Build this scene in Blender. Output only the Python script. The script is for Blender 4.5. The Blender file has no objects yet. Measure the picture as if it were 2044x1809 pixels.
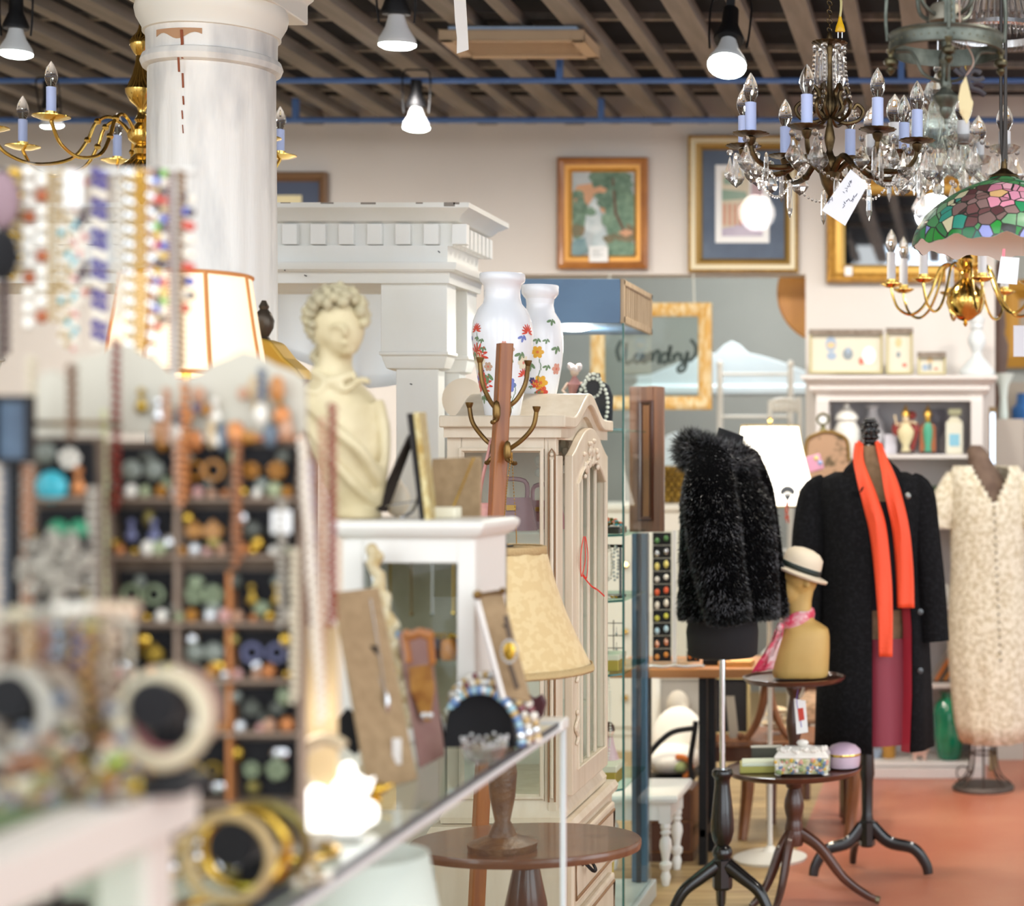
# antique shop interior
import bpy, bmesh, math, random
from mathutils import Vector, Matrix
RN = random.Random(7)
SC = bpy.context.scene
COL = SC.collection
PI = math.pi
F, PX, PY, EYE = 3500.0, 1900.0, 920.0, 1.45
def P(px, py, Y): return Vector(((px-PX)/F*Y, Y, EYE-(py-PY)/F*Y))
def X(px, Y): return (px-PX)/F*Y
def Z(py, Y): return EYE-(py-PY)/F*Y
def S(n, Y): return n/F*Y
def sin(a): return math.sin(a)
def cos(a): return math.cos(a)
def lerp(a, b, t): return a+(b-a)*t

# ---------------------------------------------------------------- materials
def lin(c):
    if isinstance(c, str):
        c = c.lstrip('#'); c = [int(c[i:i+2], 16)/255 for i in (0, 2, 4)]
        return tuple(((x+.055)/1.055)**2.4 if x > .04045 else x/12.92 for x in c)
    return tuple(c)
MATS = {}
def mat(name, col, rough=.5, metal=0.0, col2=None, vs=6.0, lo=.35, hi=.65, stretch=None, bump=0.0, bs=60.0,
        emit=0.0, ecol=None, sheen=0.0, coat=0.0, trans=0.0, sss=0.0, spec=.5, detail=4.0, bstretch=None):
    if name in MATS: return MATS[name]
    m = bpy.data.materials.new(name); m.use_nodes = True
    nt = m.node_tree; N = nt.nodes; L = nt.links
    b = N['Principled BSDF']
    b.inputs['Roughness'].default_value = rough; b.inputs['Metallic'].default_value = metal
    b.inputs['Specular IOR Level'].default_value = spec
    c = lin(col); b.inputs['Base Color'].default_value = (*c, 1)
    tc = None
    if col2 is not None or bump:
        tc = N.new('ShaderNodeTexCoord')
    if col2 is not None:
        mp = N.new('ShaderNodeMapping'); L.new(tc.outputs['Object'], mp.inputs[0])
        if stretch: mp.inputs['Scale'].default_value = stretch
        nz = N.new('ShaderNodeTexNoise'); nz.inputs['Scale'].default_value = vs; nz.inputs['Detail'].default_value = detail
        L.new(mp.outputs[0], nz.inputs['Vector'])
        r = N.new('ShaderNodeValToRGB'); r.color_ramp.elements[0].position = lo; r.color_ramp.elements[1].position = hi
        r.color_ramp.elements[0].color = (*c, 1); r.color_ramp.elements[1].color = (*lin(col2), 1)
        L.new(nz.outputs['Fac'], r.inputs[0]); L.new(r.outputs[0], b.inputs['Base Color'])
    if bump:
        nb = N.new('ShaderNodeTexNoise'); nb.inputs['Scale'].default_value = bs; nb.inputs['Detail'].default_value = 3
        if bstretch:
            mp2 = N.new('ShaderNodeMapping'); mp2.inputs['Scale'].default_value = bstretch
            L.new(tc.outputs['Object'], mp2.inputs[0]); L.new(mp2.outputs[0], nb.inputs['Vector'])
        else: L.new(tc.outputs['Object'], nb.inputs['Vector'])
        bn = N.new('ShaderNodeBump'); bn.inputs['Strength'].default_value = bump; bn.inputs['Distance'].default_value = .01
        L.new(nb.outputs['Fac'], bn.inputs['Height']); L.new(bn.outputs[0], b.inputs['Normal'])
    if emit:
        b.inputs['Emission Color'].default_value = (*lin(ecol or col), 1); b.inputs['Emission Strength'].default_value = emit
    if sheen: b.inputs['Sheen Weight'].default_value = sheen
    if coat: b.inputs['Coat Weight'].default_value = coat; b.inputs['Coat Roughness'].default_value = .08
    if trans: b.inputs['Transmission Weight'].default_value = trans
    if sss: b.inputs['Subsurface Weight'].default_value = sss; b.inputs['Subsurface Radius'].default_value = (.02, .02, .02)
    MATS[name] = m
    return m
def pane(name, tint='#fafdfc', refl=.12, rough=.02, gain=.42):
    """thin glass: a see-through sheet with a mirror-like coat that grows at grazing angles"""
    if name in MATS: return MATS[name]
    m = bpy.data.materials.new(name); m.use_nodes = True
    nt = m.node_tree; N = nt.nodes; L = nt.links; N.clear()
    o = N.new('ShaderNodeOutputMaterial'); mx = N.new('ShaderNodeMixShader')
    t = N.new('ShaderNodeBsdfTransparent'); t.inputs[0].default_value = (*lin(tint), 1)
    g = N.new('ShaderNodeBsdfGlossy'); g.inputs['Roughness'].default_value = rough; g.inputs[0].default_value = (1, 1, 1, 1)
    lw = N.new('ShaderNodeLayerWeight'); lw.inputs['Blend'].default_value = refl
    mm = N.new('ShaderNodeMath'); mm.operation = 'MULTIPLY_ADD'; mm.inputs[1].default_value = gain; mm.inputs[2].default_value = .012
    gm = N.new('ShaderNodeNewGeometry'); fr = N.new('ShaderNodeMath'); fr.operation = 'SUBTRACT'; fr.inputs[0].default_value = 1; L.new(gm.outputs['Backfacing'], fr.inputs[1])
    m2 = N.new('ShaderNodeMath'); m2.operation = 'MULTIPLY'; L.new(mm.outputs[0], m2.inputs[0]); L.new(fr.outputs[0], m2.inputs[1])
    L.new(lw.outputs['Fresnel'], mm.inputs[0]); L.new(m2.outputs[0], mx.inputs[0]); L.new(t.outputs[0], mx.inputs[1]); L.new(g.outputs[0], mx.inputs[2])
    L.new(mx.outputs[0], o.inputs[0])
    MATS[name] = m
    return m
def glassy(name, col='#ffffff', ior=1.5, rough=0.0, clear=0.0):
    if name in MATS: return MATS[name]
    m = bpy.data.materials.new(name); m.use_nodes = True
    nt = m.node_tree; N = nt.nodes; L = nt.links; N.clear()
    o = N.new('ShaderNodeOutputMaterial'); g = N.new('ShaderNodeBsdfGlass')
    g.inputs['IOR'].default_value = ior; g.inputs['Roughness'].default_value = rough; g.inputs[0].default_value = (*lin(col), 1)
    if clear:
        t = N.new('ShaderNodeBsdfTransparent'); mx = N.new('ShaderNodeMixShader'); mx.inputs[0].default_value = clear
        L.new(g.outputs[0], mx.inputs[1]); L.new(t.outputs[0], mx.inputs[2]); L.new(mx.outputs[0], o.inputs[0])
    else: L.new(g.outputs[0], o.inputs[0])
    MATS[name] = m
    return m

# ---------------------------------------------------------------- mesh builder
def frames(pts, closed=False):
    pts = [Vector(p) for p in pts]; n = len(pts); out = []
    T = []
    for i in range(n):
        a = pts[i-1] if (i > 0 or closed) else pts[i]
        b = pts[(i+1) % n] if (i < n-1 or closed) else pts[i]
        t = (b-a); T.append(t.normalized() if t.length > 1e-9 else Vector((0, 0, 1)))
    up = Vector((0, 0, 1)) if abs(T[0].z) < .9 else Vector((1, 0, 0))
    u = (up - T[0]*up.dot(T[0])).normalized()
    for i in range(n):
        u = (u - T[i]*u.dot(T[i]))
        u = u.normalized() if u.length > 1e-6 else T[i].orthogonal().normalized()
        out.append((pts[i], u, T[i].cross(u)))
    return out
class MB:
    def __init__(s): s.v = []; s.f = []; s.fm = []; s.m = 0; s.M = None
    def add(s, vs, fs):
        o = len(s.v)
        if s.M is not None: vs = [s.M @ Vector(p) for p in vs]
        s.v.extend([tuple(p) for p in vs])
        for f in fs: s.f.append([i+o for i in f]); s.fm.append(s.m)
        return s
    def box(s, x0, x1, y0, y1, z0, z1):
        v = [(x, y, z) for z in (z0, z1) for y in (y0, y1) for x in (x0, x1)]
        return s.add(v, [(0, 2, 3, 1), (4, 5, 7, 6), (0, 1, 5, 4), (2, 6, 7, 3), (0, 4, 6, 2), (1, 3, 7, 5)])
    def loft(s, rings, closed=True, cap0=True, cap1=True):
        n = len(rings[0]); v = [p for r in rings for p in r]; f = []
        for i in range(len(rings)-1):
            for j in range(n if closed else n-1):
                k = (j+1) % n; f.append((i*n+j, i*n+k, (i+1)*n+k, (i+1)*n+j))
        if closed and cap0: f.append(tuple(range(n-1, -1, -1)))
        if closed and cap1: f.append(tuple(range((len(rings)-1)*n, len(rings)*n)))
        return s.add(v, f)
    def lathe(s, prof, c=(0, 0, 0), n=24, sx=1.0, sy=1.0, rot=0.0, wob=None, cap=True):
        rings = []
        for r, z in prof:
            r = max(r, 1e-4)
            rings.append([(c[0]+sx*r*(wob(a, z) if wob else 1)*cos(a+rot), c[1]+sy*r*(wob(a, z) if wob else 1)*sin(a+rot), c[2]+z)
                          for a in [2*PI*k/n for k in range(n)]])
        return s.loft(rings, True, cap, cap)
    def tube(s, pts, r=.01, n=8, closed=False, flat=1.0):
        fr = frames(pts, closed); k = len(fr); rings = []
        for i, (p, u, w) in enumerate(fr):
            rr = r[i] if isinstance(r, (list, tuple)) else r
            rings.append([p+u*rr*cos(2*PI*j/n)+w*rr*flat*sin(2*PI*j/n) for j in range(n)])
        if closed: rings.append(rings[0])
        return s.loft(rings, True, not closed, not closed)
    def cyl(s, a, b, r, r2=None, n=12): return s.tube([a, b], [r, r if r2 is None else r2], n)
    def ball(s, c, r, n=10, m=None):
        r = r if isinstance(r, (tuple, list)) else (r, r, r); m = m or max(4, n//2)
        rings = []
        for i in range(m+1):
            t = PI*i/m
            q = max(sin(t), 1e-3)
            rings.append([(c[0]+r[0]*q*cos(2*PI*j/n), c[1]+r[1]*q*sin(2*PI*j/n), c[2]-r[2]*cos(t)) for j in range(n)])
        return s.loft(rings)
    def ring(s, c, R, r, n=24, k=8, ax=(0, 0, 1), a0=0, a1=2*PI, sx=1, sy=1):
        ax = Vector(ax).normalized(); u = ax.orthogonal().normalized()
        if abs(ax.z) > .99: u = Vector((1, 0, 0))
        w = ax.cross(u); full = abs(a1-a0-2*PI) < 1e-6
        pts = [Vector(c)+u*R*sx*cos(a0+(a1-a0)*i/n)+w*R*sy*sin(a0+(a1-a0)*i/n) for i in range(n if full else n+1)]
        return s.tube(pts, r, k, full)
    def prism(s, poly, y0, y1, plane='xz'):
        n = len(poly)
        mk = {'xz': lambda a, b, c: (a, c, b), 'xy': lambda a, b, c: (a, b, c), 'yz': lambda a, b, c: (c, a, b)}[plane]
        v = [mk(a, b, y0) for a, b in poly]+[mk(a, b, y1) for a, b in poly]
        f = [tuple(range(n-1, -1, -1)), tuple(range(n, 2*n))]+[(i, (i+1) % n, n+(i+1) % n, n+i) for i in range(n)]
        return s.add(v, f)
    def slab(s, p0, p1, p2, p3, t):
        p = [Vector(q) for q in (p0, p1, p2, p3)]
        nn = (p[1]-p[0]).cross(p[3]-p[0]).normalized()*t
        v = p+[q+nn for q in p]
        return s.add(v, [(0, 3, 2, 1), (4, 5, 6, 7), (0, 1, 5, 4), (1, 2, 6, 5), (2, 3, 7, 6), (3, 0, 4, 7)])
    def rect(s, prof, x0, x1, y0, y1):
        rings = [[(x0-o, y0-o, z), (x1+o, y0-o, z), (x1+o, y1+o, z), (x0-o, y1+o, z)] for o, z in prof]
        return s.loft(rings)
    def frame(s, x0, x1, z0, z1, prof, y):
        """picture frame facing -y: prof = (inset from the outer edge, height off the wall)"""
        rings = [[(x0+i, y-h, z0+i), (x1-i, y-h, z0+i), (x1-i, y-h, z1-i), (x0+i, y-h, z1-i)] for i, h in prof]
        return s.loft(rings, True, False, False)
    def surf(s, fn, nu, nv, closeu=False):
        rings = [[fn(i/(nu if closeu else nu), j/nv) for i in range(nu if closeu else nu+1)] for j in range(nv+1)]
        return s.loft(rings, closeu, False, False)
    def build(s, name, mats, parent=None, loc=None, smooth=40, bevel=0, seg=2, mods=()):
        me = bpy.data.meshes.new(name)
        me.from_pydata(s.v, [], s.f); me.validate()
        for m in (mats if isinstance(mats, (list, tuple)) else [mats]): me.materials.append(m)
        if any(s.fm) and len(s.fm) == len(me.polygons): me.polygons.foreach_set('material_index', s.fm)
        bm = bmesh.new(); bm.from_mesh(me)
        bmesh.ops.remove_doubles(bm, verts=bm.verts, dist=1e-6)
        bmesh.ops.recalc_face_normals(bm, faces=bm.faces); bm.to_mesh(me); bm.free()
        if smooth:
            me.polygons.foreach_set('use_smooth', [True]*len(me.polygons))
            if smooth < 180: me.set_sharp_from_angle(angle=math.radians(smooth))
        o = bpy.data.objects.new(name, me); COL.objects.link(o)
        if parent is not None: o.parent = parent
        if loc is not None: o.location = loc
        if bevel:
            b = o.modifiers.new('bevel', 'BEVEL'); b.width = bevel; b.segments = seg; b.limit_method = 'ANGLE'; b.harden_normals = False
        for kind, kw in mods:
            md = o.modifiers.new(kind.lower(), kind)
            for k, val in kw.items(): setattr(md, k, val)
        return o
FUSE = lambda vox, it=6: (('REMESH', dict(mode='VOXEL', voxel_size=vox, use_smooth_shade=True)), ('SMOOTH', dict(iterations=it, factor=.5)))
LABELS = {}
def tag(o, label, cat, group=None, kind=None):
    o['label'] = label; o['category'] = cat
    if group: o['group'] = group
    if kind: o['kind'] = kind
    return o
def thing(name, label, cat, loc=(0, 0, 0), rz=0, group=None):
    o = bpy.data.objects.new(name, None); COL.objects.link(o); o.empty_display_size = .05
    o.location = loc; o.rotation_euler = (0, 0, rz)
    return tag(o, label, cat, group)
def again(o, parent, loc=None, rot=None, scale=None, label=None, name=None):
    """one more object with the same mesh"""
    c = o.copy(); COL.objects.link(c); c.parent = parent
    if name: c.name = name
    if loc is not None: c.location = loc
    if rot is not None: c.rotation_euler = rot
    if scale is not None: c.scale = scale if isinstance(scale, (tuple, list)) else (scale,)*3
    if label: c['label'] = label
    return c
def copy_thing(o, loc, rz=0, label=None, group=None, scale=None):
    c = o.copy(); COL.objects.link(c); c.location = loc; c.rotation_euler = (0, 0, rz)
    if label: c['label'] = label
    if group: c['group'] = group
    if scale: c.scale = (scale,)*3
    for ch in list(o.children):
        d = ch.copy(); COL.objects.link(d); d.parent = c
        for g in list(ch.children):
            e = g.copy(); COL.objects.link(e); e.parent = d
    return c
def struct(o): o['kind'] = 'structure'; return o
def bez(p0, p1, p2, p3, n=12):
    p0, p1, p2, p3 = map(Vector, (p0, p1, p2, p3)); out = []
    for i in range(n+1):
        t = i/n; u = 1-t; out.append(p0*u**3+p1*3*u*u*t+p2*3*u*t*t+p3*t**3)
    return out
def crom(pts, n=6, closed=False):
    """smooth curve through points"""
    p = [Vector(q) for q in pts]; k = len(p); out = []
    rng = range(k) if closed else range(k-1)
    g = (lambda i: p[i % k]) if closed else (lambda i: p[min(max(i, 0), k-1)])
    for i in rng:
        a, b, c, d = g(i-1), g(i), g(i+1), g(i+2)
        for j in range(n):
            t = j/n
            out.append(.5*((2*b)+(-a+c)*t+(2*a-5*b+4*c-d)*t*t+(-a+3*b-3*c+d)*t**3))
    if not closed: out.append(p[-1])
    return out
def light(name, kind, loc, energy, col=(1, 1, 1), size=.05, rot=None, spot=None, blend=.6):
    d = bpy.data.lights.new(name, kind); d.energy = energy; d.color = col
    if kind in ('POINT', 'SPOT'): d.shadow_soft_size = size
    if spot: d.spot_size = math.radians(spot); d.spot_blend = blend
    o = bpy.data.objects.new(name, d); COL.objects.link(o); o.location = loc
    if rot: o.rotation_euler = rot
    return o
WHITE = mat('white_paint', '#e6e3da', .45)
CREAM = mat('cream_paint', '#e4dccb', .45)
BLACK = mat('black_lacquer', '#0d0c0d', .25, coat=.5)
VELVET = mat('black_velvet', '#0b0a0f', .9, sheen=.15)
BRASS = mat('polished_brass', '#e9c46c', .16, 1.0)
GOLD = mat('gold_plate', '#d9b04a', .22, 1.0)
SILVER = mat('silver_plate', '#d8d8da', .18, 1.0)
CHROME = mat('chrome', '#dfe3e6', .06, 1.0)
BRONZE = mat('aged_bronze', '#6e5a3c', .38, .9, '#3c3020', 30)
GLASS = pane('clear_sheet_glass')
CRYSTAL = glassy('cut_crystal', '#ffffff', 1.5, 0, .35)
PAPER = mat('white_paper', '#f1f0ee', .7)
WOODD = mat('dark_mahogany', '#3f2318', .28, 0, '#5a3222', 5, stretch=(2, 2, .25), coat=.4)
WOODM = mat('mid_brown_wood', '#8a5a36', .4, 0, '#6c4226', 9, stretch=(6, 6, .5))
IRON = mat('black_iron', '#17171a', .5, .5)
PEARL = mat('pearl', '#f0ebdf', .2, coat=.4)
# ================================================================ the room
CEIL = 3.05; WALLY = 8.35
M_DECK = mat('dark_ceiling_deck', '#121218', .85, 0, '#1c1d26', 3)
M_JOIST = mat('greyed_joist_wood', '#8a837d', .85, 0, '#767069', 3, stretch=(6, .6, 6), bump=.15, bs=40)
M_WALL = mat('blush_wall_paint', '#ded7d0', .75, 0, '#d8d0c8', 1.2, bump=.04, bs=120)
M_FAR = mat('sage_wall_paint', '#a6a8a2', .8, 0, '#9da09a', 1.5)
M_TAN = mat('tan_plank_floor', '#c3a878', .5, 0, '#9d8158', 5, lo=.3, hi=.7, stretch=(.5, 5, 1), bump=.1, bs=30)
M_RED = mat('terracotta_floor', '#b5674d', .33, 0, '#c58468', 2.2, lo=.3, hi=.75, bump=.05, bs=25)
b = MB().box(-6, -.578, -2, 11, -.05, 0); struct(b.build('floor', M_TAN, smooth=0))
b = MB().box(-.578, 4, -2, 11, -.05, 0); struct(b.build('floor', M_RED, smooth=0))
b = MB().box(-6, 4, 2.4, WALLY+.15, CEIL+.15, CEIL+.2); ceiling = struct(b.build('ceiling', M_DECK, smooth=0))
# joists run away from the viewer, a wide one and a narrow one in turn
x = -2.254-.414*8; k = 0
wide = MB().box(0, .09, 2.5, WALLY, CEIL, CEIL+.05).build('joist', M_JOIST, ceiling, smooth=0, loc=(x, 0, 0))
nar = MB().box(0, .05, 2.5, WALLY, CEIL+.005, CEIL+.05).build('joist', M_JOIST, ceiling, smooth=0, loc=(x+.217, 0, 0))
struct(wide); struct(nar)
for i in range(1, 14):
    again(wide, ceiling, (x+.414*i, 0, 0)); again(nar, ceiling, (x+.217+.414*i+.006*((i*7) % 3-1), 0, 0))
for i, y in enumerate((4.3, 5.05, 5.75, 6.1, 6.55, 7.05, 7.35, 7.8)):
    struct(MB().box(-6, 3, y, y+.03, CEIL+.0505, CEIL+.075).build('batten', M_JOIST, ceiling, smooth=0))
# back wall with its wide opening
ox0, ox1, oz = X(985, WALLY), X(1608, WALLY), Z(548, WALLY)
rx = X(1986, WALLY)
b = MB().box(-6, ox0, WALLY, WALLY+.14, 0, CEIL+.14).box(ox0, ox1, WALLY, WALLY+.14, oz, CEIL+.14).box(ox1, rx, WALLY, WALLY+.14, 0, CEIL+.14)
b.box(rx, 2.2, WALLY, WALLY+.14, 2.5, CEIL+.14)
struct(b.build('wall_back', M_WALL, smooth=0))
struct(MB().box(-6, 4, 11, 11.1, 0, 3.3).build('wall_far', M_FAR, smooth=0))
struct(MB().box(-6.1, -6, -2, 11.1, 0, 3.3).build('wall_left', M_WALL, smooth=0))
struct(MB().box(-6, 4, WALLY+.14, 11.1, 3.0, 3.05).build('ceiling', mat('white_ceiling', '#d8d8d2', .9), smooth=0))
# blue painted conduits that carry the lamps
M_BLUE = mat('blue_conduit', '#4a6da6', .45)
def conduit(py, Y, label):
    b = MB(); z = Z(py, Y); r = S(6, Y)
    b.tube([(-5.8, Y, z), (2, Y, z)], r, 10)
    t = thing('conduit', label, 'pipe', (0, 0, 0)); b.build('pipe', M_BLUE, t)
    for x in (-2.9, -1.55, -.2, 1.1): MB().box(x-.012, x+.012, Y-r, Y+r, z, CEIL).build('strap', M_BLUE, t, smooth=0)
conduit(161, 6.93, 'upper blue painted conduit running across under the joists')
conduit(240, 7.75, 'lower blue painted conduit running across close to the back wall')
# ventilation grille
Y0, Y1 = 6.42, 6.72; zz = CEIL-.04; xa, xb = X(875, 6.42), X(1165, 6.42)
t = thing('vent_grille', 'long tan louvred vent grille hanging under the joists', 'vent', (0, 0, 0))
M_VENT = mat('tan_vent_metal', '#b9a184', .6)
b = MB().box(xa, xb, Y0, Y0+.035, zz-.02, zz+.02).box(xa, xb, Y1-.035, Y1, zz-.02, zz+.02)
b.box(xa, xa+.05, Y0, Y1, zz-.02, zz+.02).box(xb-.05, xb, Y0, Y1, zz-.02, zz+.02); b.build('frame', M_VENT, t, bevel=.003)
b = MB()
for k in range(46):
    xx = lerp(xa+.055, xb-.055, k/45); b.box(xx-.002, xx+.002, Y0+.03, Y1-.03, zz-.008, zz+.008)
for k in range(4):
    yy = lerp(Y0+.07, Y1-.07, k/3); b.box(xa+.05, xb-.05, yy-.004, yy+.004, zz-.01, zz+.01)
b.build('louvres', M_VENT, t)
MB().box(xa+.03, xb-.03, Y0+.02, Y1-.02, zz+.01, CEIL-.004).build('duct', mat('pale_duct', '#a9c0dc', .5), t)
# ---- lamps on the track
M_BULBW = mat('white_bulb_shell', '#dfe3e6', .5)
M_LIT = mat('lit_bulb_face', '#f4fff8', .5, emit=9, ecol='#f2fff6')
def track_lamp(px, py, Y, dia, tilt, label, rod_to, pw=18, yaw=0):
    c = P(px, py, Y)
    t = thing('track_lamp', label, 'lamp', c, yaw, 'lamps hanging from the ceiling')
    T = Matrix.Rotation(tilt, 4, 'X')
    r = dia/2
    b = MB(); b.M = T; b.lathe([(r*.36, r*1.9), (r*.42, r*1.5), (r*.6, r*.9), (r*.95, r*.3), (r, r*.1), (r*1.0, 0)], n=20); b.build('bulb', M_BULBW, t)
    b = MB(); b.M = T; b.lathe([(r*.99, .001), (r*.97, -r*.12), (r*.7, -r*.26), (0, -r*.32)], n=20); b.build('lens', M_LIT, t)
    b = MB(); b.M = T; b.lathe([(r*.75, r*1.55), (r*.8, r*1.75), (r*.45, r*2.6), (r*.42, r*3.6), (0, r*3.65)], n=16); b.build('socket', IRON, t)
    b = MB(); b.M = T
    for s in (-1, 1): b.tube(crom([(s*r*.95, 0, r*1.1), (s*r*1.05, 0, r*2.4), (s*r*1.0, 0, r*4.2), (s*r*.3, 0, r*4.4), (0, 0, r*4.4)], 3), .0035, 6)
    b.build('yoke', IRON, t)
    top = T @ Vector((0, 0, r*3.6))
    MB().box(top.x-.012, top.x+.012, top.y-.012, top.y+.012, top.z-.01, rod_to-c.z).build('stem', M_BLUE if tilt == 0 else IRON, t)
    d = T @ Vector((0, 0, -1))
    l = light('lamp_glow', 'SPOT', T @ Vector((0, 0, -r*.5)), pw, (1.0, .92, .80), .05, (tilt, 0, 0), 130, .8); l.parent = t
track_lamp(32, 106, 5.4, S(62, 5.4), 0, 'white flared lamp at the far left above the brass chandelier', CEIL, 20)
track_lamp(793, 88, 5.4, S(74, 5.4), .10, 'dark track lamp tilted sideways right of the white column', CEIL, 20)
track_lamp(1451, 130, 5.3, S(78, 5.3), -.46, 'bright lamp facing forward beside the bronze crystal chandelier', CEIL, 20)
track_lamp(831, 254, 6.9, S(52, 6.9), 0, 'lit lamp hanging in front of the wall above the mantel', Z(166, 6.9), 22)
track_lamp(104, 250, 6.9, S(42, 6.9), .25, 'small lit lamp behind the candles of the left brass chandelier', Z(166, 6.9), 18)
# paper strip
t = MB(); pts = []
for i in range(15):
    v = i/14; y = lerp(-330, 106, v); pts.append((v, P(906+3*sin(v*9)+ (3 if v > .9 else 0), y, 4.5), P(932+2*sin(v*8), y-(8 if i == 14 else 0), 4.5)))
t.loft([[a+Vector((0, .01*sin(v*7), 0)), c+Vector((0, .01*sin(v*7), 0)), c+Vector((0, .01*sin(v*7)+.0006, 0)), a+Vector((0, .01*sin(v*7)+.0006, 0))] for v, a, c in pts])
tag(t.build('paper_strip', PAPER), 'long white paper strip hanging from the ceiling', 'paper')
# ================================================================ column
M_MARBLE = mat('veined_white_marble_paint', '#e9e6e0', .4, 0, '#a9a9aa', 4.5, lo=.5, hi=.78, stretch=(2.0, 2.0, .5), bump=.1, bs=18, bstretch=(6, 6, .6))
M_RUST = mat('rust_crack', '#8e4a2c', .8)
cx, cy_ = X(424, 4.3), 4.3
t = thing('column', 'white fluted wooden column with cracked veined paint and round capital', 'column', (cx, cy_, 0))
def flute(a, z):
    return 1-(.014*max(0, cos(a*20))**.5 if cos(a*20) > 0 else 0)*(1 if z < 2.30 else 0)
MB().lathe([(.152, .18), (.152, 1.2), (.150, 1.9), (.147, 2.29), (.146, 2.31), (.146, 2.40)], n=120, wob=flute).build('shaft', M_MARBLE, t)
MB().lathe([(.146, 2.40), (.158, 2.405), (.163, 2.418), (.158, 2.432), (.150, 2.436), (.150, 2.475), (.152, 2.49)], n=48).build('necking', M_MARBLE, t)
MB().lathe([(.150, 2.488), (.158, 2.49), (.158, 2.50), (.172, 2.525), (.176, 2.545), (.172, 2.562)], n=48).build('echinus', WHITE, t)
MB().rect([(0, 2.56), (.0, 2.61), (.012, 2.625), (.012, 2.65), (.0, 2.66), (0, 2.74)], -.172, .172, -.172, .172).build('abacus', WHITE, t, smooth=0, bevel=.004)
MB().rect([(0.02, 0), (.02, .09), (0, .1), (0, .18)], -.19, .19, -.19, .19).build('plinth', WHITE, t, smooth=0)
b = MB()
for k in range(7):
    a = -PI/2-.06+.01*sin(k*2.1); z0 = 2.47-k*.034-(0.02 if k > 3 else 0)
    ra = .1525 if k < 2 else (.164 if k == 2 else .1475); b.tube([(ra*cos(a), ra*sin(a), z0), ((ra if k else .151)*cos(a+.01), (ra if k else .151)*sin(a+.01), z0-(.034 if k < 4 else .02))], .0036-.0004*k, 6)
b.build('crack', M_RUST, t)

b = MB(); b.surf(lambda u, v: (.1512*cos(-PI/2-.55+.8*u), .1512*sin(-PI/2-.55+.8*u), lerp(2.458+.008*sin(u*9), 2.4755, v)), 14, 1)
b.build('worn_patch', mat('bare_wood_patch', '#b98f6c', .8), t)

# ================================================================ mantel
YM = 4.9
M_MANTEL = mat('aged_white_mantel_paint', '#efefec', .4, 0, '#e7e6de', 3, bump=.05, bs=30)
mx0, mx1 = -3.05, X(883, YM); my0, my1 = YM, 5.30
t = thing('mantel', 'tall white painted wooden mantel surround with dentil cornice', 'mantel', (0, 0, 0))
q = lambda py: Z(py, YM)
ov = S(54, YM)
MB().rect([(.0, q(486)), (.012, q(486)), (.012, q(440)), (.03, q(438)), (.034, q(436)), (.048, q(425)), (.07, q(416)), (.074, q(414)), (.074, q(404)), (0, q(403))],
          mx0, mx1, my0+.074, my1-.03).build('cornice', M_MANTEL, t, smooth=30)
MB().rect([(.0, q(562)), (.006, q(562)), (.008, q(540)), (.014, q(530)), (.02, q(527)), (.02, q(521)), (.0, q(519)), (0, q(486))],
          mx0, mx1, my0+.05, my1-.03).build('frieze', M_MANTEL, t, smooth=30)
MB().rect([(.022, q(540)), (.03, q(536)), (.034, q(528)), (.034, q(522)), (.0, q(519))], mx0, mx1, my0+.05, my1-.03).build('architrave', M_MANTEL, t, smooth=30)
dx = S(57, YM); dw = S(30, YM)
d0 = MB().box(-dw/2, dw/2, -.020, .01, q(484), q(443)).build('dentil', M_MANTEL, t, smooth=0, bevel=.0015, loc=(X(908, YM), my0+.062, 0))
n = 1
while X(908, YM)-n*dx > mx0: again(d0, t, (X(908, YM)-n*dx, my0+.062, 0)); n += 1
for k in range(8): again(d0, t, (mx1+.012, my0+.10+k*.043, 0), (0, 0, PI/2), (.62, 1, 1))
def leg(xa, xb, y0, y1):
    w = xb-xa
    b = MB(); b.box(xa, xb, y0, y1, q(700), q(562)+.002)
    b.rect([(-.028, q(737)), (-.012, q(733)), (-.004, q(716)), (-.002, q(708)), (.004, q(706)), (.004, q(699))], xa, xb, y0, y1)
    b.box(xa+.037, xb-.03, y0+.02, y1-.01, 0, q(734))
    b.build('pilaster', M_MANTEL, t, smooth=30, bevel=.002)
lx0, lx1 = X(746, YM), X(880, YM)
leg(lx0, lx1, my0+.06, my0+.15); leg(lx0, lx1, my1-.13, my1-.03)
leg(-3.03, -2.85, my0+.06, my0+.15); leg(-3.03, -2.85, my1-.13, my1-.03)
MB().box(lx0+.08, lx1-.07, my0+.14, my1-.12, 0, q(700)).build('side_panel', M_MANTEL, t, smooth=0)
b = MB()
for (px, py) in ((600, 548), (812, 766), (868, 500), (560, 538)): b.cyl((X(px, YM), my0+.045, Z(py, YM)), (X(px, YM)+.004, my0+.02, Z(py, YM)), .0018, n=6)
b.build('nail', IRON, t)
b = MB()
for (px, w, h) in ((470, 40, 3), (640, 26, 3), (720, 30, 4), (886, 22, 8), (905, 12, 4), (830, 14, 3), (560, 20, 2)):
    b.box(X(px, YM), X(px+w, YM), my0-.0006, my0+.002, Z(404+h, YM), Z(404, YM))
b.build('chipped_edge', mat('bare_chipped_wood', '#8f877f', .8), t, smooth=0)
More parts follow.
